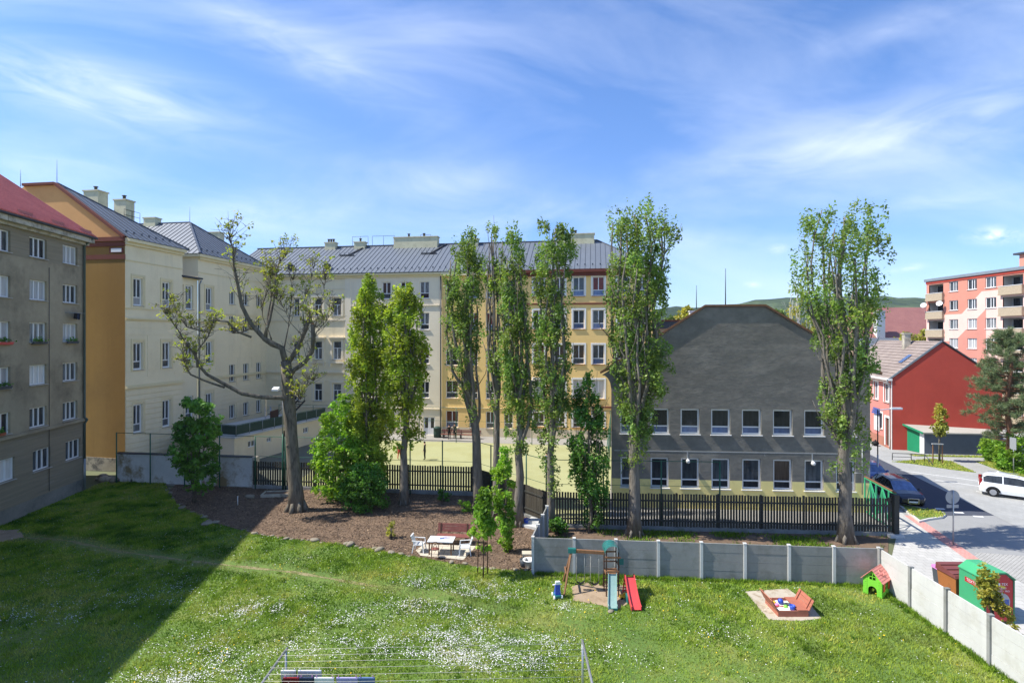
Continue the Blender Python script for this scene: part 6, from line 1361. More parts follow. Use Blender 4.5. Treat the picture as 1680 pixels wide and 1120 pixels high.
o = thing('concrete_steps', 'low concrete step block at the end of the board fence', 'step', (*G(878, 862), 0), -.6); mb = MB(); mb.box(-.5, -.3, 0, .6, .4, .35); mb.box(-.5, -.65, 0, .6, -.3, .17); mb.build('block', 'concrete_light', o)
# ============================================================ garden seating
PC = V((*G(724, 906), 0)); sheet('patio', PATIO, .035, 'patio_slab')
def table(loc, rz):
    o = thing('garden_table', 'white-topped garden table with scattered papers on the patio', 'table', loc, rz); mb = MB()
    mb.box(-.68, -.42, .69, .68, .42, .73); mb.build('tabletop', 'plastic_white', o)
    for x in (-.58, .58):
        for y in (-.32, .32): mb = MB(); mb.box(x-.03, y-.03, 0, x+.03, y+.03, .69); mb.build('leg', 'wood_brown', o)
    return o
tb = table((-3.75, 29.15, .03), -.08)
o = thing('magazines', 'blue and white magazines lying on the garden table', 'magazines', (-3.6, 29.25, .763), .2); mb = MB(); mb.box(-.25, -.1, 0, -.02, .1, .012); mb.box(.05, -.06, 0, .3, .12, .01, 1); mb.box(-.1, .0, .012, .12, .16, .022, 1); mb.build('sheet', ['laundry_blue', 'laundry_lavender'], o)
o = thing('garden_bench', 'weathered red wooden garden bench behind the white-topped table', 'bench', (-3.3, 30.25, .02), -.1)
mb = MB()
for k in range(4): mb.box(-.92, -.02+k*.125, .42, .92, .09+k*.125, .455)
mb.build('seat', 'wood_red', o); mb = MB()
for k in range(3): mb.hexa([(-.92, .5+.03*k, .56+.15*k), (.92, .5+.03*k, .56+.15*k), (.92, .535+.03*k, .56+.15*k), (-.92, .535+.03*k, .56+.15*k), (-.92, .525+.03*k, .69+.15*k), (.92, .525+.03*k, .69+.15*k), (.92, .56+.03*k, .69+.15*k), (-.92, .56+.03*k, .69+.15*k)])
mb.build('backrest', 'wood_red', o)
for x in (-.75, .75): mb = MB(); mb.box(x-.04, 0, 0, x+.04, .07, .42); mb.bar((x, .42, 0), (x, .6, 1.0), .07, .07); mb.box(x-.035, .05, .35, x+.035, .45, .42); mb.build('leg', 'wood_dark', o)
def armchair(label, loc, rz, mat='plastic_white'):
    o = thing('garden_chair', label, 'chair', loc, rz, 'chairs around the garden table'); mb = MB()
    mb.hexa([(-.24, -.24, .38), (.24, -.26, .4), (.24, .26, .4), (-.24, .24, .38), (-.24, -.24, .41), (.24, -.26, .43), (.24, .26, .43), (-.24, .24, .41)]); mb.build('seat', mat, o)
    mb = MB()
    for k in range(5): y = -.2+.1*k; mb.bar((-.25, y, .42), (-.4, y, .86), .055, .02)
    mb.bar((-.4, -.25, .87), (-.4, .25, .87), .07, .04); mb.build('backrest', mat, o)
    for s in (-1, 1):
        mb = MB(); mb.bar((-.33, s*.29, .64), (.24, s*.29, .63), .06, .03); mb.bar((.22, s*.29, .63), (.25, s*.28, .4), .05, .03); mb.build('armrest', mat, o)
        for x in (-.27, .25): mb = MB(); mb.bar((x*.95, s*.24, .4), (x*1.2, s*.28, 0), .05, .045); mb.build('leg', mat, o)
    return o
armchair('white plastic garden armchair at the left end of the table', (-4.95, 29.35, .03), -.1)
armchair('white plastic garden armchair at the right end of the table', (-2.5, 28.95, .03), math.pi+.1)
o = thing('bentwood_chair', 'dark bentwood chair with red seat in front of the garden table', 'chair', (-4.0, 28.5, .03), .15)
mb = MB(); mb.lathe([(.001, .44), (.2, .44), (.21, .46), (.2, .475), (.001, .475)], 16); mb.build('seat', 'wood_red', o)
mb = MB(); mb.tube([(-.2*math.cos(t), -.17-.05*math.sin(t), .46+.45*math.sin(t)) for t in [k*math.pi/12 for k in range(13)]], .018, 6); mb.tube([(-.1*math.cos(t), -.17-.04*math.sin(t), .46+.3*math.sin(t)) for t in [k*math.pi/12 for k in range(13)]], .013, 6); mb.build('backrest', 'wood_dark', o)
for x in (-.16, .16):
    for y in (-.16, .16): mb = MB(); mb.tube([(x, y, .45), (x*1.25, y*1.25, 0)], [.02, .015], 6); mb.build('leg', 'wood_dark', o)
o = thing('flower_pot', 'white round plant pot at the end of the grey concrete wall', 'plant pot', (*G(868, 930), 0)); mb = MB(); mb.lathe([(.001, 0), (.2, 0), (.3, .36), (.32, .36), (.32, .4), (.26, .4), (.24, .3), (.001, .3)], 16); mb.build('body', 'plastic_white', o)
o = thing('flower_pot', 'dark grey plant pot left of the white pot', 'plant pot', (*G(859, 929), 0)); mb = MB(); mb.lathe([(.001, 0), (.15, 0), (.2, .38), (.17, .38), (.15, .3), (.001, .3)], 14); mb.build('body', 'plastic_grey', o)
o = thing('stone_seat', 'small pale slab seat beside the end of the grey concrete wall', 'seat', (*G(866, 921), 0)); mb = MB(); mb.box(-.3, -.2, .4, .4, .25, .47); mb.build('slab', 'cornice_stone', o)
for x in (-.22, .3): mb = MB(); mb.box(x-.05, -.15, 0, x+.05, .2, .4); mb.build('leg', 'cornice_stone', o)
# ============================================================ playground
def swing():
    o = thing('swing_set', 'wooden A-frame swing set with slide tower and teal canopy', 'swing set', (4.45, 24.6, 0)); mb = MB()
    ap = V((-1.75, .35, 1.76)); mb.bar(ap, (-2.05, 1.15, 0), .07); mb.build('leg', 'wood_brown', o); mb = MB(); mb.bar(ap, (-2.15, -.3, 0), .07); mb.build('leg', 'wood_brown', o)
    mb = MB(); mb.bar((-2.0, .8, .85), (-2.03, .05, .85), .06); mb.build('brace', 'wood_brown', o)
    mb = MB(); mb.bar((-1.8, .35, 1.78), (-.3, .1, 1.78), .11, .14); mb.build('beam', 'wood_brown', o)
    mb = MB(); mb.bar((-1.9, .36, 1.79), (-1.55, .31, 1.79), .17, .2); mb.build('beam_joint', 'plastic_teal', o)
    for x0, x1 in ((-1.52, -1.16), (-.9, -.52)):
        mb = MB()
        y = .32 if x0 < -1 else .22
        n_ = 9; cv = [(x0+(x1-x0)*k/n_, y, .42-.12*math.sin(math.pi*k/n_)) for k in range(n_+1)]
        for k in range(n_): a_, b_ = cv[k], cv[k+1]; mb.hexa([(a_[0], y-.08, a_[2]-.012), (b_[0], y-.08, b_[2]-.012), (b_[0], y+.08, b_[2]-.012), (a_[0], y+.08, a_[2]-.012), (a_[0], y-.08, a_[2]+.012), (b_[0], y-.08, b_[2]+.012), (b_[0], y+.08, b_[2]+.012), (a_[0], y+.08, a_[2]+.012)])
        st_ = mb.build('swing_seat', 'rubber', o); mb = MB(); mb.tube([(x0, y, .42), (x0, y, 1.74)], .012, 5); mb.tube([(x1, y, .42), (x1, y, 1.74)], .012, 5); mb.build('rope', 'rope', st_)
    for x in (-.27, .27):
        for y in (-.3, .3): mb = MB(); mb.box(x-.024, y-.024, 0, x+.024, y+.024, 1.95); mb.build('tower_post', 'wood_dark', o)
    mb = MB(); mb.box(-.3, -.32, .95, .3, .32, 1.0); mb.build('deck', 'wood_brown', o)
    mb = MB(); mb.bar((-.34, -.35, 1.74), (.36, -.35, 1.74), .05, .07); mb.bar((-.3, -.35, 1.12), (.3, -.35, 1.12), .04, .06); mb.bar((-.3, .34, 1.74), (.3, .34, 1.74), .04, .06); mb.bar((-.3, .34, 1.3), (.3, .34, 1.3), .04, .05); mb.bar((.31, -.33, 1.3), (.31, .33, 1.3), .04, .05); mb.bar((.31, -.33, .5), (.31, .33, .5), .04, .05); mb.build('tower_rail', 'wood_brown', o)
    mb = MB(); n_ = 12; R = .34; q = [(R*math.cos(math.pi*k/n_), 1.93+.32*math.sin(math.pi*k/n_)) for k in range(n_+1)]
    for j in range(8):
        y0, y1 = -.38+j*.095, -.38+(j+1)*.095; e = .012*(j % 2)
        for k in range(n_): a_, b_ = q[k], q[k+1]; f = 1+e/.34; mb.face([(a_[0]*f, y0, a_[1]+e), (b_[0]*f, y0, b_[1]+e), (b_[0]*f, y1, b_[1]+e), (a_[0]*f, y1, a_[1]+e)], 0, False)
    mb.build('canopy', 'plastic_teal', o)
    mb = MB(); top, bot = V((0, -.32, 1.0)), V((-.2, -1.35, .1)); N_ = 10; L_ = [top.lerp(bot, k/N_)-Z*(.10*math.sin(math.pi*k/N_)) for k in range(N_+1)]+[bot+V((0, -.2, -.02))]
    for a_, b_ in zip(L_[:-1], L_[1:]):
        w = .18; X_ = V((w, 0, 0)); mb.face([a_-X_, b_-X_, b_+X_, a_+X_], 0, True); mb.face([a_-X_-Z*.03, a_+X_-Z*.03, b_+X_-Z*.03, b_-X_-Z*.03], 0, True)
        for s in (-1, 1):
            p0, p1 = a_+X_*s, b_+X_*s; mb.hexa([p0-V((.018, 0, .04)), p1-V((.018, 0, .04)), p1+V((.018, 0, -.04)), p0+V((.018, 0, -.04)), p0-V((.018, 0, -.11)), p1-V((.018, 0, -.11)), p1+V((.018, 0, .11)), p0+V((.018, 0, .11))])
    sl_ = mb.build('slide', 'plastic_seagreen', o); mb = MB(); e_ = L_[-1]; mb.box(e_.x-.18, e_.y-.03, 0, e_.x+.18, e_.y, e_.z+.02); mb.build('slide_foot', 'plastic_teal', sl_)
    mb = MB(); mb.box(.33, .3, 1.15, .62, .33, 1.42); mb.build('steering_panel', 'plastic_teal', o)
    mb = MB()
    for k in range(4): mb.bar((-.27, .42+.09*(3-k), .2+.22*k), (.27, .42+.09*(3-k), .2+.22*k), .04)
    for x in (-.25, .25): mb.bar((x, .72, 0), (x, .36, 1.0), .05)
    mb.build('ladder', 'wood_dark', o)
swing()
def red_slide():
    q = G(1041, 998); o = thing('red_slide', 'bright red plastic childrens slide on the lawn right of the swing tower', 'slide', (q[0], q[1], 0), .04); mb = MB()
    top, bot = V((.06, 1.0, .84)), V((.03, -.05, .1)); N_ = 10; L_ = [top+V((0, .15, .02))]+[top.lerp(bot, k/N_)-Z*(.07*math.sin(math.pi*k/N_)) for k in range(N_+1)]+[bot+V((0, -.18, -.03))]
    for a_, b_ in zip(L_[:-1], L_[1:]):
        X_ = V((.2, 0, 0)); mb.face([a_-X_, b_-X_, b_+X_, a_+X_], 0, True)
        for s in (-1, 1): p0, p1 = a_+X_*s, b_+X_*s; mb.hexa([p0-V((.02, 0, .05)), p1-V((.02, 0, .05)), p1+V((.02, 0, -.05)), p0+V((.02, 0, -.05)), p0-V((.02, 0, -.13)), p1-V((.02, 0, -.13)), p1+V((.02, 0, .13)), p0+V((.02, 0, .13))])
    mb.build('chute', 'plastic_red', o); mb = MB()
    for x in (-.14, .26): mb.bar((x, 1.12, .84), (x, 1.5, 0), .05)
    for k in range(4): mb.bar((-.14, 1.18+.09*k, .68-.19*k), (.26, 1.18+.09*k, .68-.19*k), .06, .03)
    mb.build('ladder', 'plastic_red', o); mb = MB(); mb.box(-.2, .35, 0, .12, .75, .32); mb.build('support', 'plastic_teal', o)
red_slide()
o = thing('yellow_toy', 'small yellow plastic toy truck lying beside the swing tower', 'toy', (*G(1022, 981), 0), .3); mb = MB(); mb.box(-.14, -.09, .05, .06, .09, .16); mb.box(.06, -.08, .05, .17, .08, .22); mb.build('body', 'plastic_yellow', o)
for x in (-.09, .11):
    mb = MB(); mb.tube([(x, -.1, .05), (x, .1, .05)], .05, 10); mb.build('wheel', 'rubber', o)
o = thing('ride_on_toy', 'blue and white rocking toy on the lawn left of the swing frame', 'toy', (*G(914, 979), 0), -1.4)
mb = MB(); mb.hexa([(-.1, -.12, .16), (.16, -.12, .16), (.16, .12, .16), (-.1, .12, .16), (.04, -.1, .62), (.14, -.1, .62), (.14, .1, .62), (.04, .1, .62)]); mb.build('body', 'plastic_blue', o)
mb = MB(); mb.box(.03, -.1, .62, .16, .1, .74); mb.tube([(-.02, -.2, .55), (-.02, .2, .55)], .025, 8); mb.build('head', 'plastic_white', o)
mb = MB(); mb.box(-.22, -.15, .06, .24, .15, .16); mb.build('base', 'plastic_teal', o)
for x, y in ((-.16, -.17), (-.16, .17), (.18, -.17), (.18, .17)): mb = MB(); mb.tube([(x, y-.03, .08), (x, y+.03, .08)], .08, 12); mb.build('wheel', 'plastic_white', o)
# sandbox
q = G(1290, 1000); o = thing('sandbox', 'reddish wooden sandbox with two folded-open bench lids full of white sand', 'sandbox', (q[0], q[1], .01), .0)
mb = MB(); w, d = .62, .58
for a_ in ((-w, -d, w, -d+.04), (-w, d-.04, w, d), (-w, -d+.04, -w+.04, d-.04), (w-.04, -d+.04, w, d-.04)): mb.box(a_[0], a_[1], 0, a_[2], a_[3], .24)
mb.build('frame', 'wood_orange', o)
mb = MB(); g = 14; hh = [[.11+.05*random.random() for _ in range(g+1)] for _ in range(g+1)]
for i in range(g):
    for j in range(g):
        f = lambda a, b_: (-.58+1.16*a/g, -.54+1.08*b_/g, hh[a][b_]); mb.face([f(i, j), f(i+1, j), f(i+1, j+1), f(i, j+1)], 0, True)
pm('sand_white', lin(222, 216, 204), .06, 4, .95); mb.build('sand', 'sand_white', o)
for s in (-1, 1):
    mb = MB()
    for k in range(3): mb.hexa([(s*(w+.02+.13*k*.55), -d, .24+.14*k), (s*(w+.02+.13*(k+.92)*.55), -d, .24+.14*(k+.92)), (s*(w+.02+.13*(k+.92)*.55), d, .24+.14*(k+.92)), (s*(w+.02+.13*k*.55), d, .24+.14*k), (s*(w+.045+.13*k*.55), -d, .225+.14*k), (s*(w+.045+.13*(k+.92)*.55), -d, .225+.14*(k+.92)), (s*(w+.045+.13*(k+.92)*.55), d, .225+.14*(k+.92)), (s*(w+.045+.13*k*.55), d, .225+.14*k)])
    for y in (-.4, .4): mb.bar((s*(w-.01), y, .26), (s*(w+.2), y, .66), .05, .03)
    for k in range(2): mb.box(min(s*.2, s*w), -d, .245, max(s*.2, s*w), d, .27) if (s > 0 and k == 0) else None
    mb.build('bench_lid', 'wood_orange', o)
for k, (x, y, m, lb, kind) in enumerate(((-.12, .25, 'plastic_blue', 'round blue ball at the back of the sandbox', 'ball'), (.1, -.3, 'plastic_blue', 'violet-blue sand bucket at the front of the sandbox', 'bucket'), (-.35, .1, 'plastic_pink', 'pink sand mould lying in the sandbox', 'mould'), (-.28, -.02, 'plastic_red', 'red toy spade lying in the sandbox', 'spade'), (-.05, -.05, 'plastic_lime', 'green sand mould in the middle of the sandbox', 'mould'), (-.38, .3, 'plastic_yellow', 'yellow sand mould in the back corner of the sandbox', 'mould'), (.12, .12, 'plastic_grey', 'dark toy sieve in the sandbox', 'sieve'))):
    t_ = thing('sand_'+kind, lb, kind if kind == 'ball' else 'sand toy', (q[0]+x, q[1]+y, .15), k); mb = MB()
    if kind == 'ball': mb.ball((0, 0, .1), .12)
    elif kind == 'bucket': mb.lathe([(.001, 0), (.09, 0), (.12, .2), (.105, .2), (.08, .02), (.001, .02)], 14)
    elif kind == 'spade': mb.bar((-.2, 0, .03), (.08, 0, .03), .025); mb.box(.08, -.05, .01, .2, .05, .035)
    elif kind == 'sieve': mb.lathe([(.001, .01), (.09, .01), (.11, .06), (.1, .06), (.085, .02), (.001, .02)], 14)
    else: mb.lathe([(.1, 0), (.08, .05), (.05, .08), (.001, .09)], 8)
    mb.build('body', m, t_)
# playhouse
def playhouse():
    o = thing('playhouse', 'lime green plastic playhouse with salmon roof in the corner of the walls', 'playhouse', (16.0, 24.35, 0), math.radians(-53))
    # local x along the front (arched door side), y goes back
    w, dp, e, r = .74, .86, .72, 1.12; f_ = frame((-w/2, 0, 0), (1, 0, 0))
    mb = MB(); n_ = 10; dw, dh = .17, .26; arch = [(w/2-dw, .02), (w/2-dw, dh)]+[(w/2-dw*math.cos(math.pi*k/n_), dh+dw*math.sin(math.pi*k/n_)) for k in range(1, n_)]+[(w/2+dw, dh), (w/2+dw, .02)]
    P_ = lambda x, z, y=0: (x-w/2, y, z); top = [P_(w, 0), P_(w, e), P_(w/2, r), P_(0, e), P_(0, 0)]
    mb.face([P_(0, 0)]+[P_(*p) for p in arch[:7]]+[P_(w/2, e), P_(0, e)], 0); mb.face([P_(*p) for p in arch[6:]]+[P_(w, 0), P_(w, e), P_(w/2, e)], 0)
    mb.face([P_(0, e), P_(w/2-.12, e), P_(w/2-.12, e+.18), P_(w/2, e+.3), P_(w/2, r)], 0); mb.face([P_(w, e), P_(w/2, r), P_(w/2, e+.3), P_(w/2+.12, e+.18), P_(w/2+.12, e)], 0)
    mb.bar(P_(w/2, e), P_(w/2, e+.3), .025); mb.bar(P_(w/2-.12, e+.13), P_(w/2+.12, e+.13), .025)
    for k in range(7): mb.box(-w/2, -.012, .06+k*.1, -dw-.04, .002, .14+k*.1); mb.box(dw+.04, -.012, .06+k*.1, w/2, .002, .14+k*.1)
    mb.face([P_(0, 0, dp), P_(w, 0, dp), P_(w, e, dp), P_(w/2, r, dp), P_(0, e, dp)][::-1], 0)
    ops_ = [(.28, .3, .62, .64)]
    for s in (-1, 1):
        fr_ = frame((s*w/2, 0 if s > 0 else dp, 0), (0, s, 0)); wall(mb, fr_, 0, dp, 0, e, ops_, .02, 0)
        for k in range(3): mb.fbox(fr_, 0, .04+k*.08, dp, .1+k*.08, 0, .012)
    mb.build('wall', 'plastic_lime', o)
    fr_ = frame((w/2, 0, 0), (0, 1, 0)); mb = MB()
    for s0, s1 in ((.1, .27), (.63, .8)): mb.fbox(fr_, s0, .28, s1, .66, .012, .035)
    mb.build('shutter', 'plastic_orange', o); mb = MB(); mb.bar((w/2, .45, .3), (w/2, .45, .64), .02); mb.bar((w/2, .28, .47), (w/2, .62, .47), .02); mb.build('window', 'plastic_lime', o)
    mb = MB()
    for s in (-1, 1):
        for k in range(6):
            t0, t1 = k/6, (k+1)/6+.02; a_ = lambda t, y, z=0: (s*(w/2+.08)*(1-t), y, (e-.08)+(r+.03-e+.08)*t+z)
            mb.hexa([a_(t0, -.08, .03), a_(t1, -.08, .0), a_(t1, dp+.08, .0), a_(t0, dp+.08, .03), a_(t0, -.08, .055), a_(t1, -.08, .035), a_(t1, dp+.08, .035), a_(t0, dp+.08, .055)])
    mb.build('roof', 'plastic_salmon', o)
    mb = MB(); c_ = V((.2, .42, .99)); mb.tube([c_+V((.0, .13*math.cos(t), .0))+V((.1*math.sin(t), 0, -.09*math.sin(t))) for t in [k*math.pi/8 for k in range(17)]], .02, 6); mb.build('roof_ring', 'plastic_salmon', o)
playhouse()
# ============================================================ clothes lines
def clothesline():
    o = thing('clothesline', 'galvanised clothes-line frame with many white lines in the foreground', 'clothesline', (-2.3, 15.2, 0)); H_ = 2.0
    xs = (-6.86, 2.2)
    for x in xs:
        mb = MB(); yo = -.45 if x < 0 else 0; mb.tube([(x+2.3, 1.9+yo, 0), (x+2.3, 1.9+yo, H_)], .035, 8); mb.build('post', 'galvanised', o); mb = MB(); mb.tube([(x+2.3, -2.2, 0), (x+2.3, -2.2, H_)], .035, 8); mb.build('post', 'galvanised', o)
        mb = MB(); mb.tube([(x+2.3, 2.0+yo, H_), (x+2.3, -2.3, H_)], .04, 8); mb.build('crossbar', 'galvanised', o)
    for k in range(11):
        y = 1.75-.33*k; mb = MB(); mb.tube([(xs[0]+2.3, y-.35+.03*k, H_+.03), (-2.3, y-.15, H_-.02), (xs[1]+2.3, y, H_+.03)], .006, 4); mb.build('line', 'rope', o)
clothesline()
LN = lambda k: 15.2+1.75-.33*k
for px0, px1, k, drop, m, lb, kindn in ((461, 486, 4, .6, 'cloth_black', 'black and white shirt hanging on the clothesline at the far left', 'shirt'), (489, 527, 4, .55, 'laundry_white', 'white patterned shirt hanging on the clothesline behind the red garment', 'shirt'),
                                 (465, 491, 5, .5, 'laundry_red', 'dark red garment hanging on the clothesline', 'garment'), (491, 515, 5, .7, 'laundry_navy', 'navy garment hanging on the clothesline beside the red one', 'garment'),
                                 (516, 548, 5, .75, 'laundry_white', 'pale grey-white towel on the clothesline between navy and lavender cloths', 'towel'), (552, 587, 5, .8, 'laundry_lavender', 'lavender towel hanging on the clothesline', 'towel'), (588, 615, 5, .8, 'laundry_blue', 'blue towel hanging at the right end of the washing', 'towel'),
                                 (452, 476, 6, .5, 'cloth_black', 'black garment on the nearest hung clothesline at the left', 'garment')):
    y = LN(k); t_ = thing(kindn, lb, 'laundry', (0, y, 1.985)); mb = MB(); x0, x1 = PXw(px0, y), PXw(px1, y); cloth(mb, x0, x1, .02, .02, drop, k+x0, 0, 14); cloth(mb, x0, x1, -.03, .02, drop*.45, k+x0+1, 1, 14)
    for i in range(14): a0, a1 = x0+(x1-x0)*i/14, x0+(x1-x0)*(i+1)/14; mb.face([(a0, -.03, .02), (a1, -.03, .02), (a1, .02, .02), (a0, .02, .02)], 1)
    mb.build('fabric', [m, 'laundry_white' if m in ('cloth_black', 'laundry_white') else m], t_)
    for x in (x0+.05, x1-.05): mb = MB(); mb.box(x-.008, -.012, -.03, x+.008, .012, .07); mb.build('peg', 'plastic_pink' if k == 5 else 'plastic_white', t_)
# ============================================================ street furniture
CSX, CSY = PXw(1634, 22.6), 22.6
def container():
    o = thing('clothes_container', 'green clothes donation container with red front and white writing behind the white wall', 'donation container', (19.55, 22.0, 0)); w, d, e, r = .6, 1.25, 1.75, 2.02
    mb = MB(); mb.face([(-w, 0, .05), (-w, d, .05), (-w, d, e), (-w, 0, e)][::-1]); mb.face([(w, 0, .05), (w, d, .05), (w, d, e), (w, 0, e)])
    mb.face([(-w, d, .05), (w, d, .05), (w, d, e), (.25, d, r), (-.25, d, r), (-w, d, e)][::-1]); mb.build('body', 'container_green', o)
    mb = MB()
    for a_, b_ in (((-w-.03, e-.01), (-.26, r)), ((-.26, r), (.26, r)), ((.26, r), (w+.03, e-.01))): mb.hexa([(a_[0], -.05, a_[1]), (b_[0], -.05, b_[1]), (b_[0], d+.03, b_[1]), (a_[0], d+.03, a_[1]), (a_[0], -.05, a_[1]+.04), (b_[0], -.05, b_[1]+.04), (b_[0], d+.03, b_[1]+.04), (a_[0], d+.03, a_[1]+.04)])
    mb.build('lid', 'container_green', o)
    mb = MB(); mb.face([(-w+.06, -.004, .1), (w-.06, -.004, .1), (w-.06, -.004, e-.05), (.25, -.004, r-.06), (-.25, -.004, r-.06), (-w+.06, -.004, e-.05)]); mb.build('front', 'container_red', o)
    mb = MB(); mb.box(-w, -.02, .02, -w+.06, .02, e); mb.box(w-.06, -.02, .02, w, .02, e); mb.bar((-w, 0, e-.02), (-.25, 0, r-.02), .05, .06); mb.bar((-.25, 0, r-.02), (.25, 0, r-.02), .05, .06); mb.bar((.25, 0, r-.02), (w, 0, e-.02), .05, .06); mb.build('edge', 'container_edge', o)
    mb = MB(); mb.tube([(.05, -.004, .88), (.05, -.02, .88)], .36, 28); mb.build('round_sticker', 'sign_back', o)
    mb = MB(); mb.box(.2, -.026, .72, .36, -.02, .98); mb.box(-.1, -.026, .8, .1, -.02, .84); mb.box(-.1, -.026, .9, .1, -.02, .94); mb.build('sticker_print', 'sign_blue', o)
    mb = MB(); mb.box(-.36, -.012, 1.52, .02, -.005, 1.63); pl = mb.build('name_plate', 'plastic_white', o)
    def text(s, x, z, size, mat, par, rot=(math.pi/2, 0, 0), y=-.014, nm='lettering'):
        c = bpy.data.curves.new(nm, 'FONT'); c.body = s; c.size = size; c.align_x = 'CENTER'; c.align_y = 'CENTER'; c.extrude = .001; c.materials.append(MAT[mat])
        f_ = bpy.data.objects.new(nm, c); C.objects.link(f_); me_ = bpy.data.meshes.new_from_object(f_.evaluated_get(bpy.context.evaluated_depsgraph_get())); bpy.data.objects.remove(f_)
        t_ = bpy.data.objects.new(nm, me_); C.objects.link(t_); t_.parent = par; t_.location = (x, y, z); t_.rotation_euler = rot; return t_
    text('DIMA', -.17, 1.575, .12, 'sign_back', pl, y=-.016); text('TEX', .2, 1.575, .14, 'plastic_white', o, y=-.008); text('PROJEKT', .08, 1.41, .1, 'plastic_white', o, y=-.008); text('POMOCI', -.05, 1.3, .1, 'plastic_white', o, y=-.008); text('PRO', .31, 1.3, .1, 'plastic_white', o, y=-.008)
    mb = MB(); mb.box(-w-.008, .25, 1.3, -w-.002, .95, 1.5); pt = mb.build('side_plate', 'container_red', o)
    text('TEXTIL', -w-.011, 1.4, .17, 'plastic_white', pt, (math.pi/2, 0, -math.pi/2), .6)
    for x in (-w+.1, w-.1):
        for y_ in (.1, d-.1): mb = MB(); mb.box(x-.06, y_-.06, 0, x+.06, y_+.06, .06); mb.build('foot', 'plastic_grey', o)
container()
o = thing('waste_container', 'large rusty orange-brown waste container with maroon lid behind the white wall', 'waste container', (PXw(1574, 23.9), 23.9, 0))
mb = MB(); mb.hexa([(-.5, -.45, .15), (.5, -.45, .15), (.5, .45, .15), (-.5, .45, .15), (-.58, -.52, 1.2), (.58, -.52, 1.2), (.58, .52, 1.2), (-.58, .52, 1.2)]); mb.build('body', 'rust_brown', o)
mb = MB(); mb.hexa([(-.62, -.56, 1.2), (.62, -.56, 1.2), (.62, .56, 1.2), (-.62, .56, 1.2), (-.6, -.5, 1.3), (.6, -.5, 1.3), (.6, .56, 1.48), (-.6, .56, 1.48)])
for k in range(3): mb.bar((-.6, -.4+.35*k, 1.34+.06*k), (.6, -.4+.35*k, 1.34+.06*k), .05, .03)
mb.build('lid', 'plastic_brown', o)
for x in (-.42, .42):
    for y_ in (-.35, .35): mb = MB(); mb.tube([(x-.03, y_, .1), (x+.03, y_, .1)], .1, 12); mb.build('wheel', 'rubber', o)
mb = MB(); mb.bar((-.05, -.56, .3), (-.05, -.58, 1.18), .04); mb.build('handle', 'galvanised', o)
o = thing('waste_bin', 'dark grey wheeled bin left of the rusty waste container', 'bin', (PXw(1548, 24.7), 24.7, 0))
mb = MB(); mb.hexa([(-.22, -.25, .08), (.22, -.25, .08), (.22, .25, .08), (-.22, .25, .08), (-.28, -.32, 1.02), (.28, -.32, 1.02), (.28, .32, 1.02), (-.28, .32, 1.02)]); mb.build('body', 'plastic_grey', o)
mb = MB(); mb.hexa([(-.3, -.34, 1.02), (.3, -.34, 1.02), (.3, .34, 1.02), (-.3, .34, 1.02), (-.28, -.3, 1.1), (.28, -.3, 1.1), (.28, .34, 1.14), (-.28, .34, 1.14)]); mb.build('lid', 'plastic_pink', o)
for x in (-.24, .24): mb = MB(); mb.tube([(x-.03, .22, .1), (x+.03, .22, .1)], .1, 12); mb.build('wheel', 'rubber', o)
# signs and posts
q = G(1564, 893); o = thing('traffic_sign', 'grey back of a round traffic sign with plate on a post by the road', 'traffic sign', (q[0], q[1], 0))
mb = MB(); mb.tube([(0, 0, 0), (0, 0, 3.0)], .035, 8); mb.build('post', 'galvanised', o); mb = MB(); mb.tube([(0, .045, 2.62), (0, .06, 2.62)], .39, 28); mb.box(-.05, .01, 2.35, .05, .045, 2.9); mb.build('disc', 'sign_back', o)
mb = MB(); mb.box(-.33, .04, 2.02, .33, .055, 2.2); mb.build('plate', 'sign_back', o)
o = thing('street_lamp', 'slim grey lamp post with white horizontal arm beside the parked dark blue estate car', 'street lamp', (PXw(1440, 43.2), 43.2, 0))
mb = MB(); mb.tube([(0, 0, 0), (0, 0, 2.2)], .06, 8); mb.build('base', 'galvanised', o); mb = MB(); mb.tube([(0, 0, 2.2), (0, 0, 5.75)], .045, 8); mb.build('post', 'dark_metal', o)
mb = MB(); mb.bar((0, 0, 5.72), (1.9, .1, 5.86), .07); mb.box(1.1, -.02, 5.76, 1.95, .22, 5.9); mb.build('arm', 'white_paint', o)
q = G(1663, 776); o = thing('metal_post', 'thin grey sign post on the verge behind the white car', 'post', (q[0], q[1], 0)); mb = MB(); mb.tube([(0, 0, 0), (0, 0, 3.0)], .045, 8); mb.build('post', 'galvanised', o); mb = MB(); mb.box(-.06, -.3, 2.0, -.045, .3, 3.0); mb.build('plate', 'sign_back', o)
q = G(1634, 757); o = thing('utility_box', 'small green utility box standing in front of the hedge', 'utility box', (q[0], q[1], 0)); mb = MB(); mb.box(-.2, -.15, 0, .2, .15, .8); mb.build('body', 'pipe_green', o); mb = MB(); mb.box(-.24, -.19, .8, .24, .19, .86); mb.build('cap', 'container_edge', o)
o = thing('tube_railing', 'bent dark tube railing at the verge in front of the garage', 'railing', G3(1500, 758)); mb = MB()
A_ = [G3(1464, 754), G3(1495, 755), G3(1517, 756), G3(1531, 763)]
zt = [.62, .62, .62, .05]
for k, q in enumerate(A_[:3]): mb = MB(); mb.tube([q, q+Z*.62], .035, 6); mb.build('post', 'dark_metal', o, True)
mb = MB(); mb.tube([q+Z*z_ for q, z_ in zip(A_, zt)], .035, 6); mb.tube([A_[0]+Z*.3, A_[1]+Z*.3], .025, 6); mb.build('rail', 'dark_metal', o, True)
q = G3(1500, 760); mb = MB(); mb.tube([q, q+Z*.35], .04, 6); mb.build('short_post', 'dark_metal', o, True)
q = G3(1524, 762); mb = MB(); mb.tube([q, q+Z*.5], .04, 6); mb.build('post', 'dark_metal', o, True)
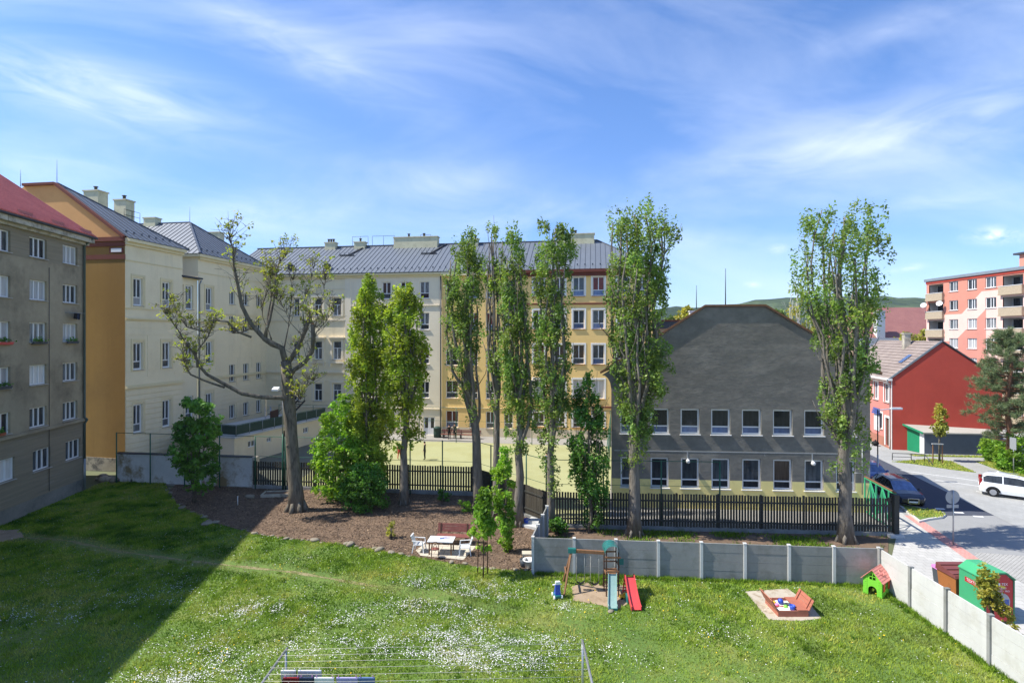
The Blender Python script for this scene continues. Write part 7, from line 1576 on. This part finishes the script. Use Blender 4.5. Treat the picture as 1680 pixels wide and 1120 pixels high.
o = thing('wheelie_bin', 'dark blue wheeled bin at the corner of the salmon house wall', 'bin', (39.2, 61.5, 0)); mb = MB(); mb.hexa([(-.25, -.25, .08), (.25, -.25, .08), (.25, .25, .08), (-.25, .25, .08), (-.3, -.3, 1.0), (.3, -.3, 1.0), (.3, .3, 1.0), (-.3, .3, 1.0)]); mb.box(-.32, -.32, 1.0, .32, .32, 1.08); mb.build('body', 'laundry_navy', o)
o = thing('refuse_bag', 'black and white refuse bag on the pavement by the salmon house wall', 'bag', (38.35, 57.9, 0)); mb = MB(); mb.ball((0, 0, .26), .34, 0, 12, 8, (1, 1, .78)); mb.tube([(0, 0, .5), (.04, 0, .62)], [.06, .1], 8); mb.build('bag', 'rubber', o)
# school yard
q = M(sx(722.5), 1.2, 0); o = thing('refuse_barrel', 'dark green refuse barrel at the school wall beside the white door', 'bin', q); mb = MB(); mb.lathe([(.001, 0), (.42, 0), (.46, .5), (.44, 1.0), (.47, 1.02), (.47, 1.1), (.2, 1.22), (.001, 1.24)], 16); mb.build('body', 'green_net', o)
q = M(sx(757), 1.6, 0); o = thing('yard_bench', 'red slatted bench at the foot of the orange school wall', 'bench', q, a_m)
mb = MB()
for k in range(3): mb.box(-2.0, -.2+k*.16, .42, 2.6, -.07+k*.16, .47)
mb.build('seat', 'wood_red', o); mb = MB()
for k in range(2): mb.box(-2.0, .32, .6+.18*k, 2.6, .36, .73+.18*k)
mb.build('backrest', 'wood_red', o)
for x in (-1.7, .3, 2.3): mb = MB(); mb.box(x-.04, -.2, 0, x+.04, .36, .42); mb.box(x-.04, .36, 0, x+.04, .4, .92); mb.build('leg', 'dark_metal', o)
# ============================================================ cars
def car(label, loc, rz, paint, L=4.6, W=1.8, Hh=1.45, kind='estate', name='parked_car', group='parked cars'):
    o = thing(name, label, 'car', loc, rz, group)
    # stations along x (rear 0 .. front L): x, sill z, belt z, top z, half width at belt, half width at top, cabin flag
    if kind == 'estate': st = [(0, .42, .78, .80, .74, .70, 0), (.06, .30, .92, .96, .80, .76, 0), (.28, .26, .98, Hh-.16, .86, .60, 1), (.75, .25, .97, Hh-.02, .89, .63, 1), (1.5, .25, .95, Hh, .90, .65, 1), (2.3, .25, .93, Hh-.02, .90, .65, 1), (2.75, .25, .92, Hh-.08, .90, .63, 1), (3.5, .25, .90, .93, .89, .74, 2), (4.1, .25, .82, .85, .87, .72, 0), (4.42, .28, .72, .74, .80, .66, 0), (4.6, .38, .62, .63, .66, .55, 0)]
    else: st = [(0, .42, .86, .90, .72, .66, 0), (.05, .30, .98, 1.02, .80, .72, 0), (.2, .26, 1.0, Hh-.2, .85, .62, 1), (.45, .25, .99, Hh-.03, .88, .66, 1), (1.3, .25, .97, Hh, .88, .67, 1), (2.1, .25, .95, Hh-.03, .88, .66, 1), (2.55, .25, .94, Hh-.12, .88, .64, 1), (3.2, .25, .92, .96, .87, .74, 2), (3.65, .25, .84, .88, .85, .70, 0), (3.9, .28, .74, .76, .78, .64, 0), (4.02, .38, .64, .65, .64, .54, 0)]
    k = L/st[-1][0]; kw = W/1.8; R = []
    for x, zs_, zb, zt_, wb, wt_, c in st:
        x = (x*k)-L/2; wb *= kw; wt_ *= kw; R.append([(x, wb*.93, zs_), (x, wb*.99, zs_+(zb-zs_)*.35), (x, wb, zs_+(zb-zs_)*.75), (x, wb*.955, zb), (x, wt_*(.99 if c else 1.0), zt_-.05*(c == 1)), (x, wt_*.72, zt_+.0), (x, 0, zt_+.025)])
    body, sides, wind = MB(), {1: MB(), -1: MB()}, MB()
    for i in range(len(R)-1):
        c0, c1 = st[i][6], st[i+1][6]
        for j in range(6):
            for s in (1, -1):
                q = [R[i][j], R[i+1][j], R[i+1][j+1], R[i][j+1]]; q = [(a, b_*s, c) for a, b_, c in q]; q = q if s < 0 else q[::-1]
                tgt = body
                if j == 3 and c0 == 1 and c1 == 1: tgt = sides[s]
                elif j == 3 and (c0 == 1 and c1 == 2): tgt = sides[s]
                elif j >= 4 and c0 == 1 and c1 == 2: tgt = wind
                elif j >= 4 and c0 == 0 and c1 == 1: tgt = wind
                tgt.face(q, 0, tgt is body)
    for e in (0, -1):
        r = R[e]; ring = [(a, b_, c) for a, b_, c in r]+[(a, -b_, c) for a, b_, c in r[-2::-1]]; body.face(ring if e else ring[::-1], 0)
    body.face([(R[0][0][0], R[0][0][1], .3), (R[-1][0][0], R[-1][0][1], .3), (R[-1][0][0], -R[-1][0][1], .3), (R[0][0][0], -R[0][0][1], .3)], 0)
    bo = body.build('body', paint, o); me = bo.data
    sides[1].build('side_window', 'glass_dark', o); sides[-1].build('side_window', 'glass_dark', o); wind.build('windscreen', 'glass_sky_tint' if paint != 'paint_white' else 'glass_dark', o)
    mb = MB()                                      # window pillars
    for i in range(2, 8):
        if st[i][6] != 1 or (i in (3, 5) and kind != 'estate'): continue
        for s in (1, -1):
            a_, b_ = R[i][3], R[i][4]; mb.bar((a_[0], a_[1]*s*1.004, a_[2]), (b_[0], b_[1]*s*1.006, b_[2]), .06, .02)
    mb.build('pillar', 'rubber' if paint != 'paint_white' else paint, o)
    for x in (-L/2+.19*L, L/2-.185*L):
        for s in (1, -1):
            mb = MB(); y = s*(W/2-.1); mb.tube([(x, y-.11, .32), (x, y+.11, .32)], .32, 20); wh = mb.build('wheel', 'rubber', o)
            mb = MB(); y2 = s*(W/2+.012); mb.tube([(x, y2-.012, .32), (x, y2+.004, .32)], .2, 16)
            for t in range(5): a_ = t*2*math.pi/5; mb.bar((x, y2+s*.008, .32), (x+.19*math.cos(a_), y2+s*.008, .32+.19*math.sin(a_)), .05, .015)
            mb.build('rim', 'alloy', wh)
            mb = MB(); mb.tube([(x+.37*math.cos(t), s*(W/2-.012), .32+.37*math.sin(t)) for t in [math.pi*u_/10 for u_ in range(11)]], .045, 6); mb.build('wheel_arch', 'rubber', o)
    for s in (1, -1):
        mb = MB(); mb.hexa([(L/2-.2, s*.5*kw, .56), (L/2-.32, s*.80*kw, .58), (L/2-.55, s*.83*kw, .60), (L/2-.4, s*.5*kw, .64), (L/2-.18, s*.5*kw, .70), (L/2-.30, s*.80*kw, .72), (L/2-.52, s*.84*kw, .74), (L/2-.4, s*.5*kw, .74)]); mb.build('headlight', 'headlamp', o)
        mb = MB(); mb.box(-L/2-.01, min(s*.62, s*.8)*kw, .72, -L/2+.16, max(s*.62, s*.8)*kw, .98 if kind == 'estate' else 1.2); mb.build('tail_light', 'tail_lamp', o)
        mb = MB(); mb.ball((L*.185, s*(W/2+.08), .98), .12, 0, 10, 6, (.7, 1, .7)); mb.build('wing_mirror', paint, o)
        mb = MB(); mb.tube([(-L/2+.5, s*.58*kw, Hh+.02), (L*.05, s*.6*kw, Hh+.04)], .02, 6); mb.build('roof_rail', 'chrome', o)
    mb = MB(); mb.box(L/2-.06, -.3, .36, L/2+.03, .3, .64); gr = mb.build('grille', 'rubber', o); mb = MB()
    for a_ in ((-.33, .34, -.29, .67), (.29, .34, .33, .67)): mb.box(L/2-.04, a_[0], a_[1], L/2+.045, a_[2], a_[3])
    for z_ in (.33, .65): mb.box(L/2-.04, -.29, z_, L/2+.045, .29, z_+.03)
    mb.build('grille_frame', 'chrome', gr); mb = MB(); mb.box(L/2+.03, -.26, .4, L/2+.05, .26, .5); mb.build('licence_plate', 'plastic_white', o)
    mb = MB(); mb.box(-L/2-.02, -.26, .6, -L/2, .26, .7); mb.build('licence_plate', 'plastic_white', o)
    return o
aF = math.atan2(-1, -.23); su = V((.23, 1, 0)).normalized()
p_ = V((26.85, 36.7, 0))+su*2.3; car('dark navy estate car parked facing the camera beyond the green gate', (p_.x, p_.y, 0), aF, 'paint_navy')
p_ = V((28.2, 41.9, 0))+su*2.1; car('medium blue hatchback parked behind the navy estate, half hidden by the grey building', (p_.x, p_.y, 0), aF, 'paint_blue', 4.1, 1.72, 1.48, 'mpv')
dw = V((1.25, -1.0, 0)).normalized(); p_ = V((34.55, 40.6, 0))+dw*2.0; car('white compact MPV parked askew on the pale paving at the right edge', (p_.x, p_.y, 0), math.atan2(dw.y, dw.x), 'paint_white', 4.0, 1.72, 1.53, 'mpv')
# ============================================================ people
def person(label, loc, rz, h, top, legs, hair='hair_dark', arms=((.0, .0), (.0, .0)), stride=0.0, bare_legs=False, head_tilt=0.0):
    o = thing('person', label, 'person', loc, rz); k = h/1.75
    me = bpy.data.meshes.new('skeleton'); v = []; e = []; r = []
    def add(p, rad, par=None):
        v.append(tuple(c*k for c in p)); r.append(rad*k); i = len(v)-1
        if par is not None: e.append((par, i))
        return i
    pel = add((0, 0, .95), .135); wa = add((0, .005, 1.1), .12, pel); ch = add((0, .0, 1.3), .145, wa); sh = add((0, -.01, 1.43), .1, ch); nk = add((0, .0, 1.5), .055, sh); hd = add((0, .02+head_tilt*.5, 1.6), .085, nk); add((0, .02+head_tilt, 1.68), .078, hd)
    for s, (fw_, up_) in zip((-1, 1), arms):
        a_ = add((s*.18, 0, 1.42), .062, sh); el = add((s*.245, .02+fw_*.15, 1.15+up_*.05), .045, a_); wr = add((s*.25, .08+fw_*.4, .92+up_*.35), .03, el); pa = add((s*.25, .11+fw_*.47, .86+up_*.38), .032, wr)
        for q, (dx, ln) in enumerate(((-.022, .075), (-.008, .085), (.008, .08), (.02, .06))): f1 = add((s*.25+dx, .13+fw_*.5, .81+up_*.38), .0095, pa); add((s*.25+dx*1.1, .15+fw_*.5, .81-ln*.6+up_*.38), .008, f1)
        t1 = add((s*.225, .16+fw_*.47, .85+up_*.38), .011, pa); add((s*.22, .185+fw_*.47, .81+up_*.38), .009, t1)
        st_ = s*stride; hp = add((s*.09, 0, .9), .1, pel); kn = add((s*.1, .02+st_*.5, .5), .065, hp); an = add((s*.1, st_-.02, .09), .042, kn); add((s*.11, st_+.14, .045), .038, an)
    me.from_pydata(v, e, []); ob = bpy.data.objects.new('body', me); C.objects.link(ob); m = ob.modifiers.new('skin', 'SKIN'); m.use_smooth_shade = True
    for i, rr in enumerate(r): me.skin_vertices[0].data[i].radius = (rr, rr*(.75 if i in (pel, wa, ch) else 1))
    me.skin_vertices[0].data[pel].use_root = True; sb = ob.modifiers.new('sub', 'SUBSURF'); sb.levels = 1; sb.render_levels = 1
    dg = bpy.context.evaluated_depsgraph_get(); nm = bpy.data.meshes.new_from_object(ob.evaluated_get(dg)); bpy.data.objects.remove(ob)
    nm.materials.clear()
    for mm in ('skin', top, legs, 'rubber'): nm.materials.append(MAT[mm])
    for p in nm.polygons:
        z = p.center.z/k; x = abs(p.center.x)/k
        p.material_index = 3 if z < .1 else (2 if z < .97 and x < .2 and not (bare_legs and z < .5) else (1 if z < 1.47 and not (x > .2 and z < .93) else 0)); p.use_smooth = True
    b_ = bpy.data.objects.new('body', nm); C.objects.link(b_); b_.parent = o
    mb = MB(); c_ = (0, (.005+head_tilt)*k, 1.665*k); mb.ball(c_, .1*k, 0, 12, 8, (.92, 1.02, 1.0)); mb.v = [(x, y-.015*k*(z < 1.66*k), max(z, 1.6*k)) for x, y, z in mb.v]; mb.build('hair', hair, o)
    return o
def feet(px, py): q = G(px, py); return (q[0], q[1], 0)
person('person in dark jacket and trousers standing alone on the sunny pitch looking left', feet(697, 754), 1.5, 1.72, 'cloth_dark', 'cloth_black', head_tilt=.03)
person('person in red clothes on the pitch partly behind the grey-trunked tree', feet(655, 753), -.4, 1.5, 'cloth_red', 'cloth_red', stride=.12)
person('person in black standing by the red bench at the school wall', feet(737, 721), .2, 1.72, 'cloth_black', 'cloth_black', stride=.05)
person('person in dark grey top standing in front of the orange school wall', feet(746, 719), 2.6, 1.7, 'cloth_dark', 'cloth_black')
person('child in blue top and shorts walking on the pitch behind the slim poplar', feet(897, 771), 2.4, 1.5, 'cloth_blue', 'laundry_blue', stride=.16, bare_legs=True)
bpy.context.view_layer.update()
# ============================================================ air
m = bpy.data.materials.new('haze_air'); m.use_nodes = True; nt = m.node_tree; nt.nodes.remove(nt.nodes['Principled BSDF'])
pv = nt.nodes.new('ShaderNodeVolumePrincipled'); pv.inputs['Density'].default_value = .00010; pv.inputs['Color'].default_value = (.82, .9, 1, 1); pv.inputs['Anisotropy'].default_value = .2
nt.links.new(pv.outputs[0], nt.nodes['Material Output'].inputs['Volume'])
MAT['haze_air'] = m; mb = MB(); mb.box(-3100, -300, -40, 3100, 4600, 150); struct('haze', mb, 'haze_air', 'stuff')
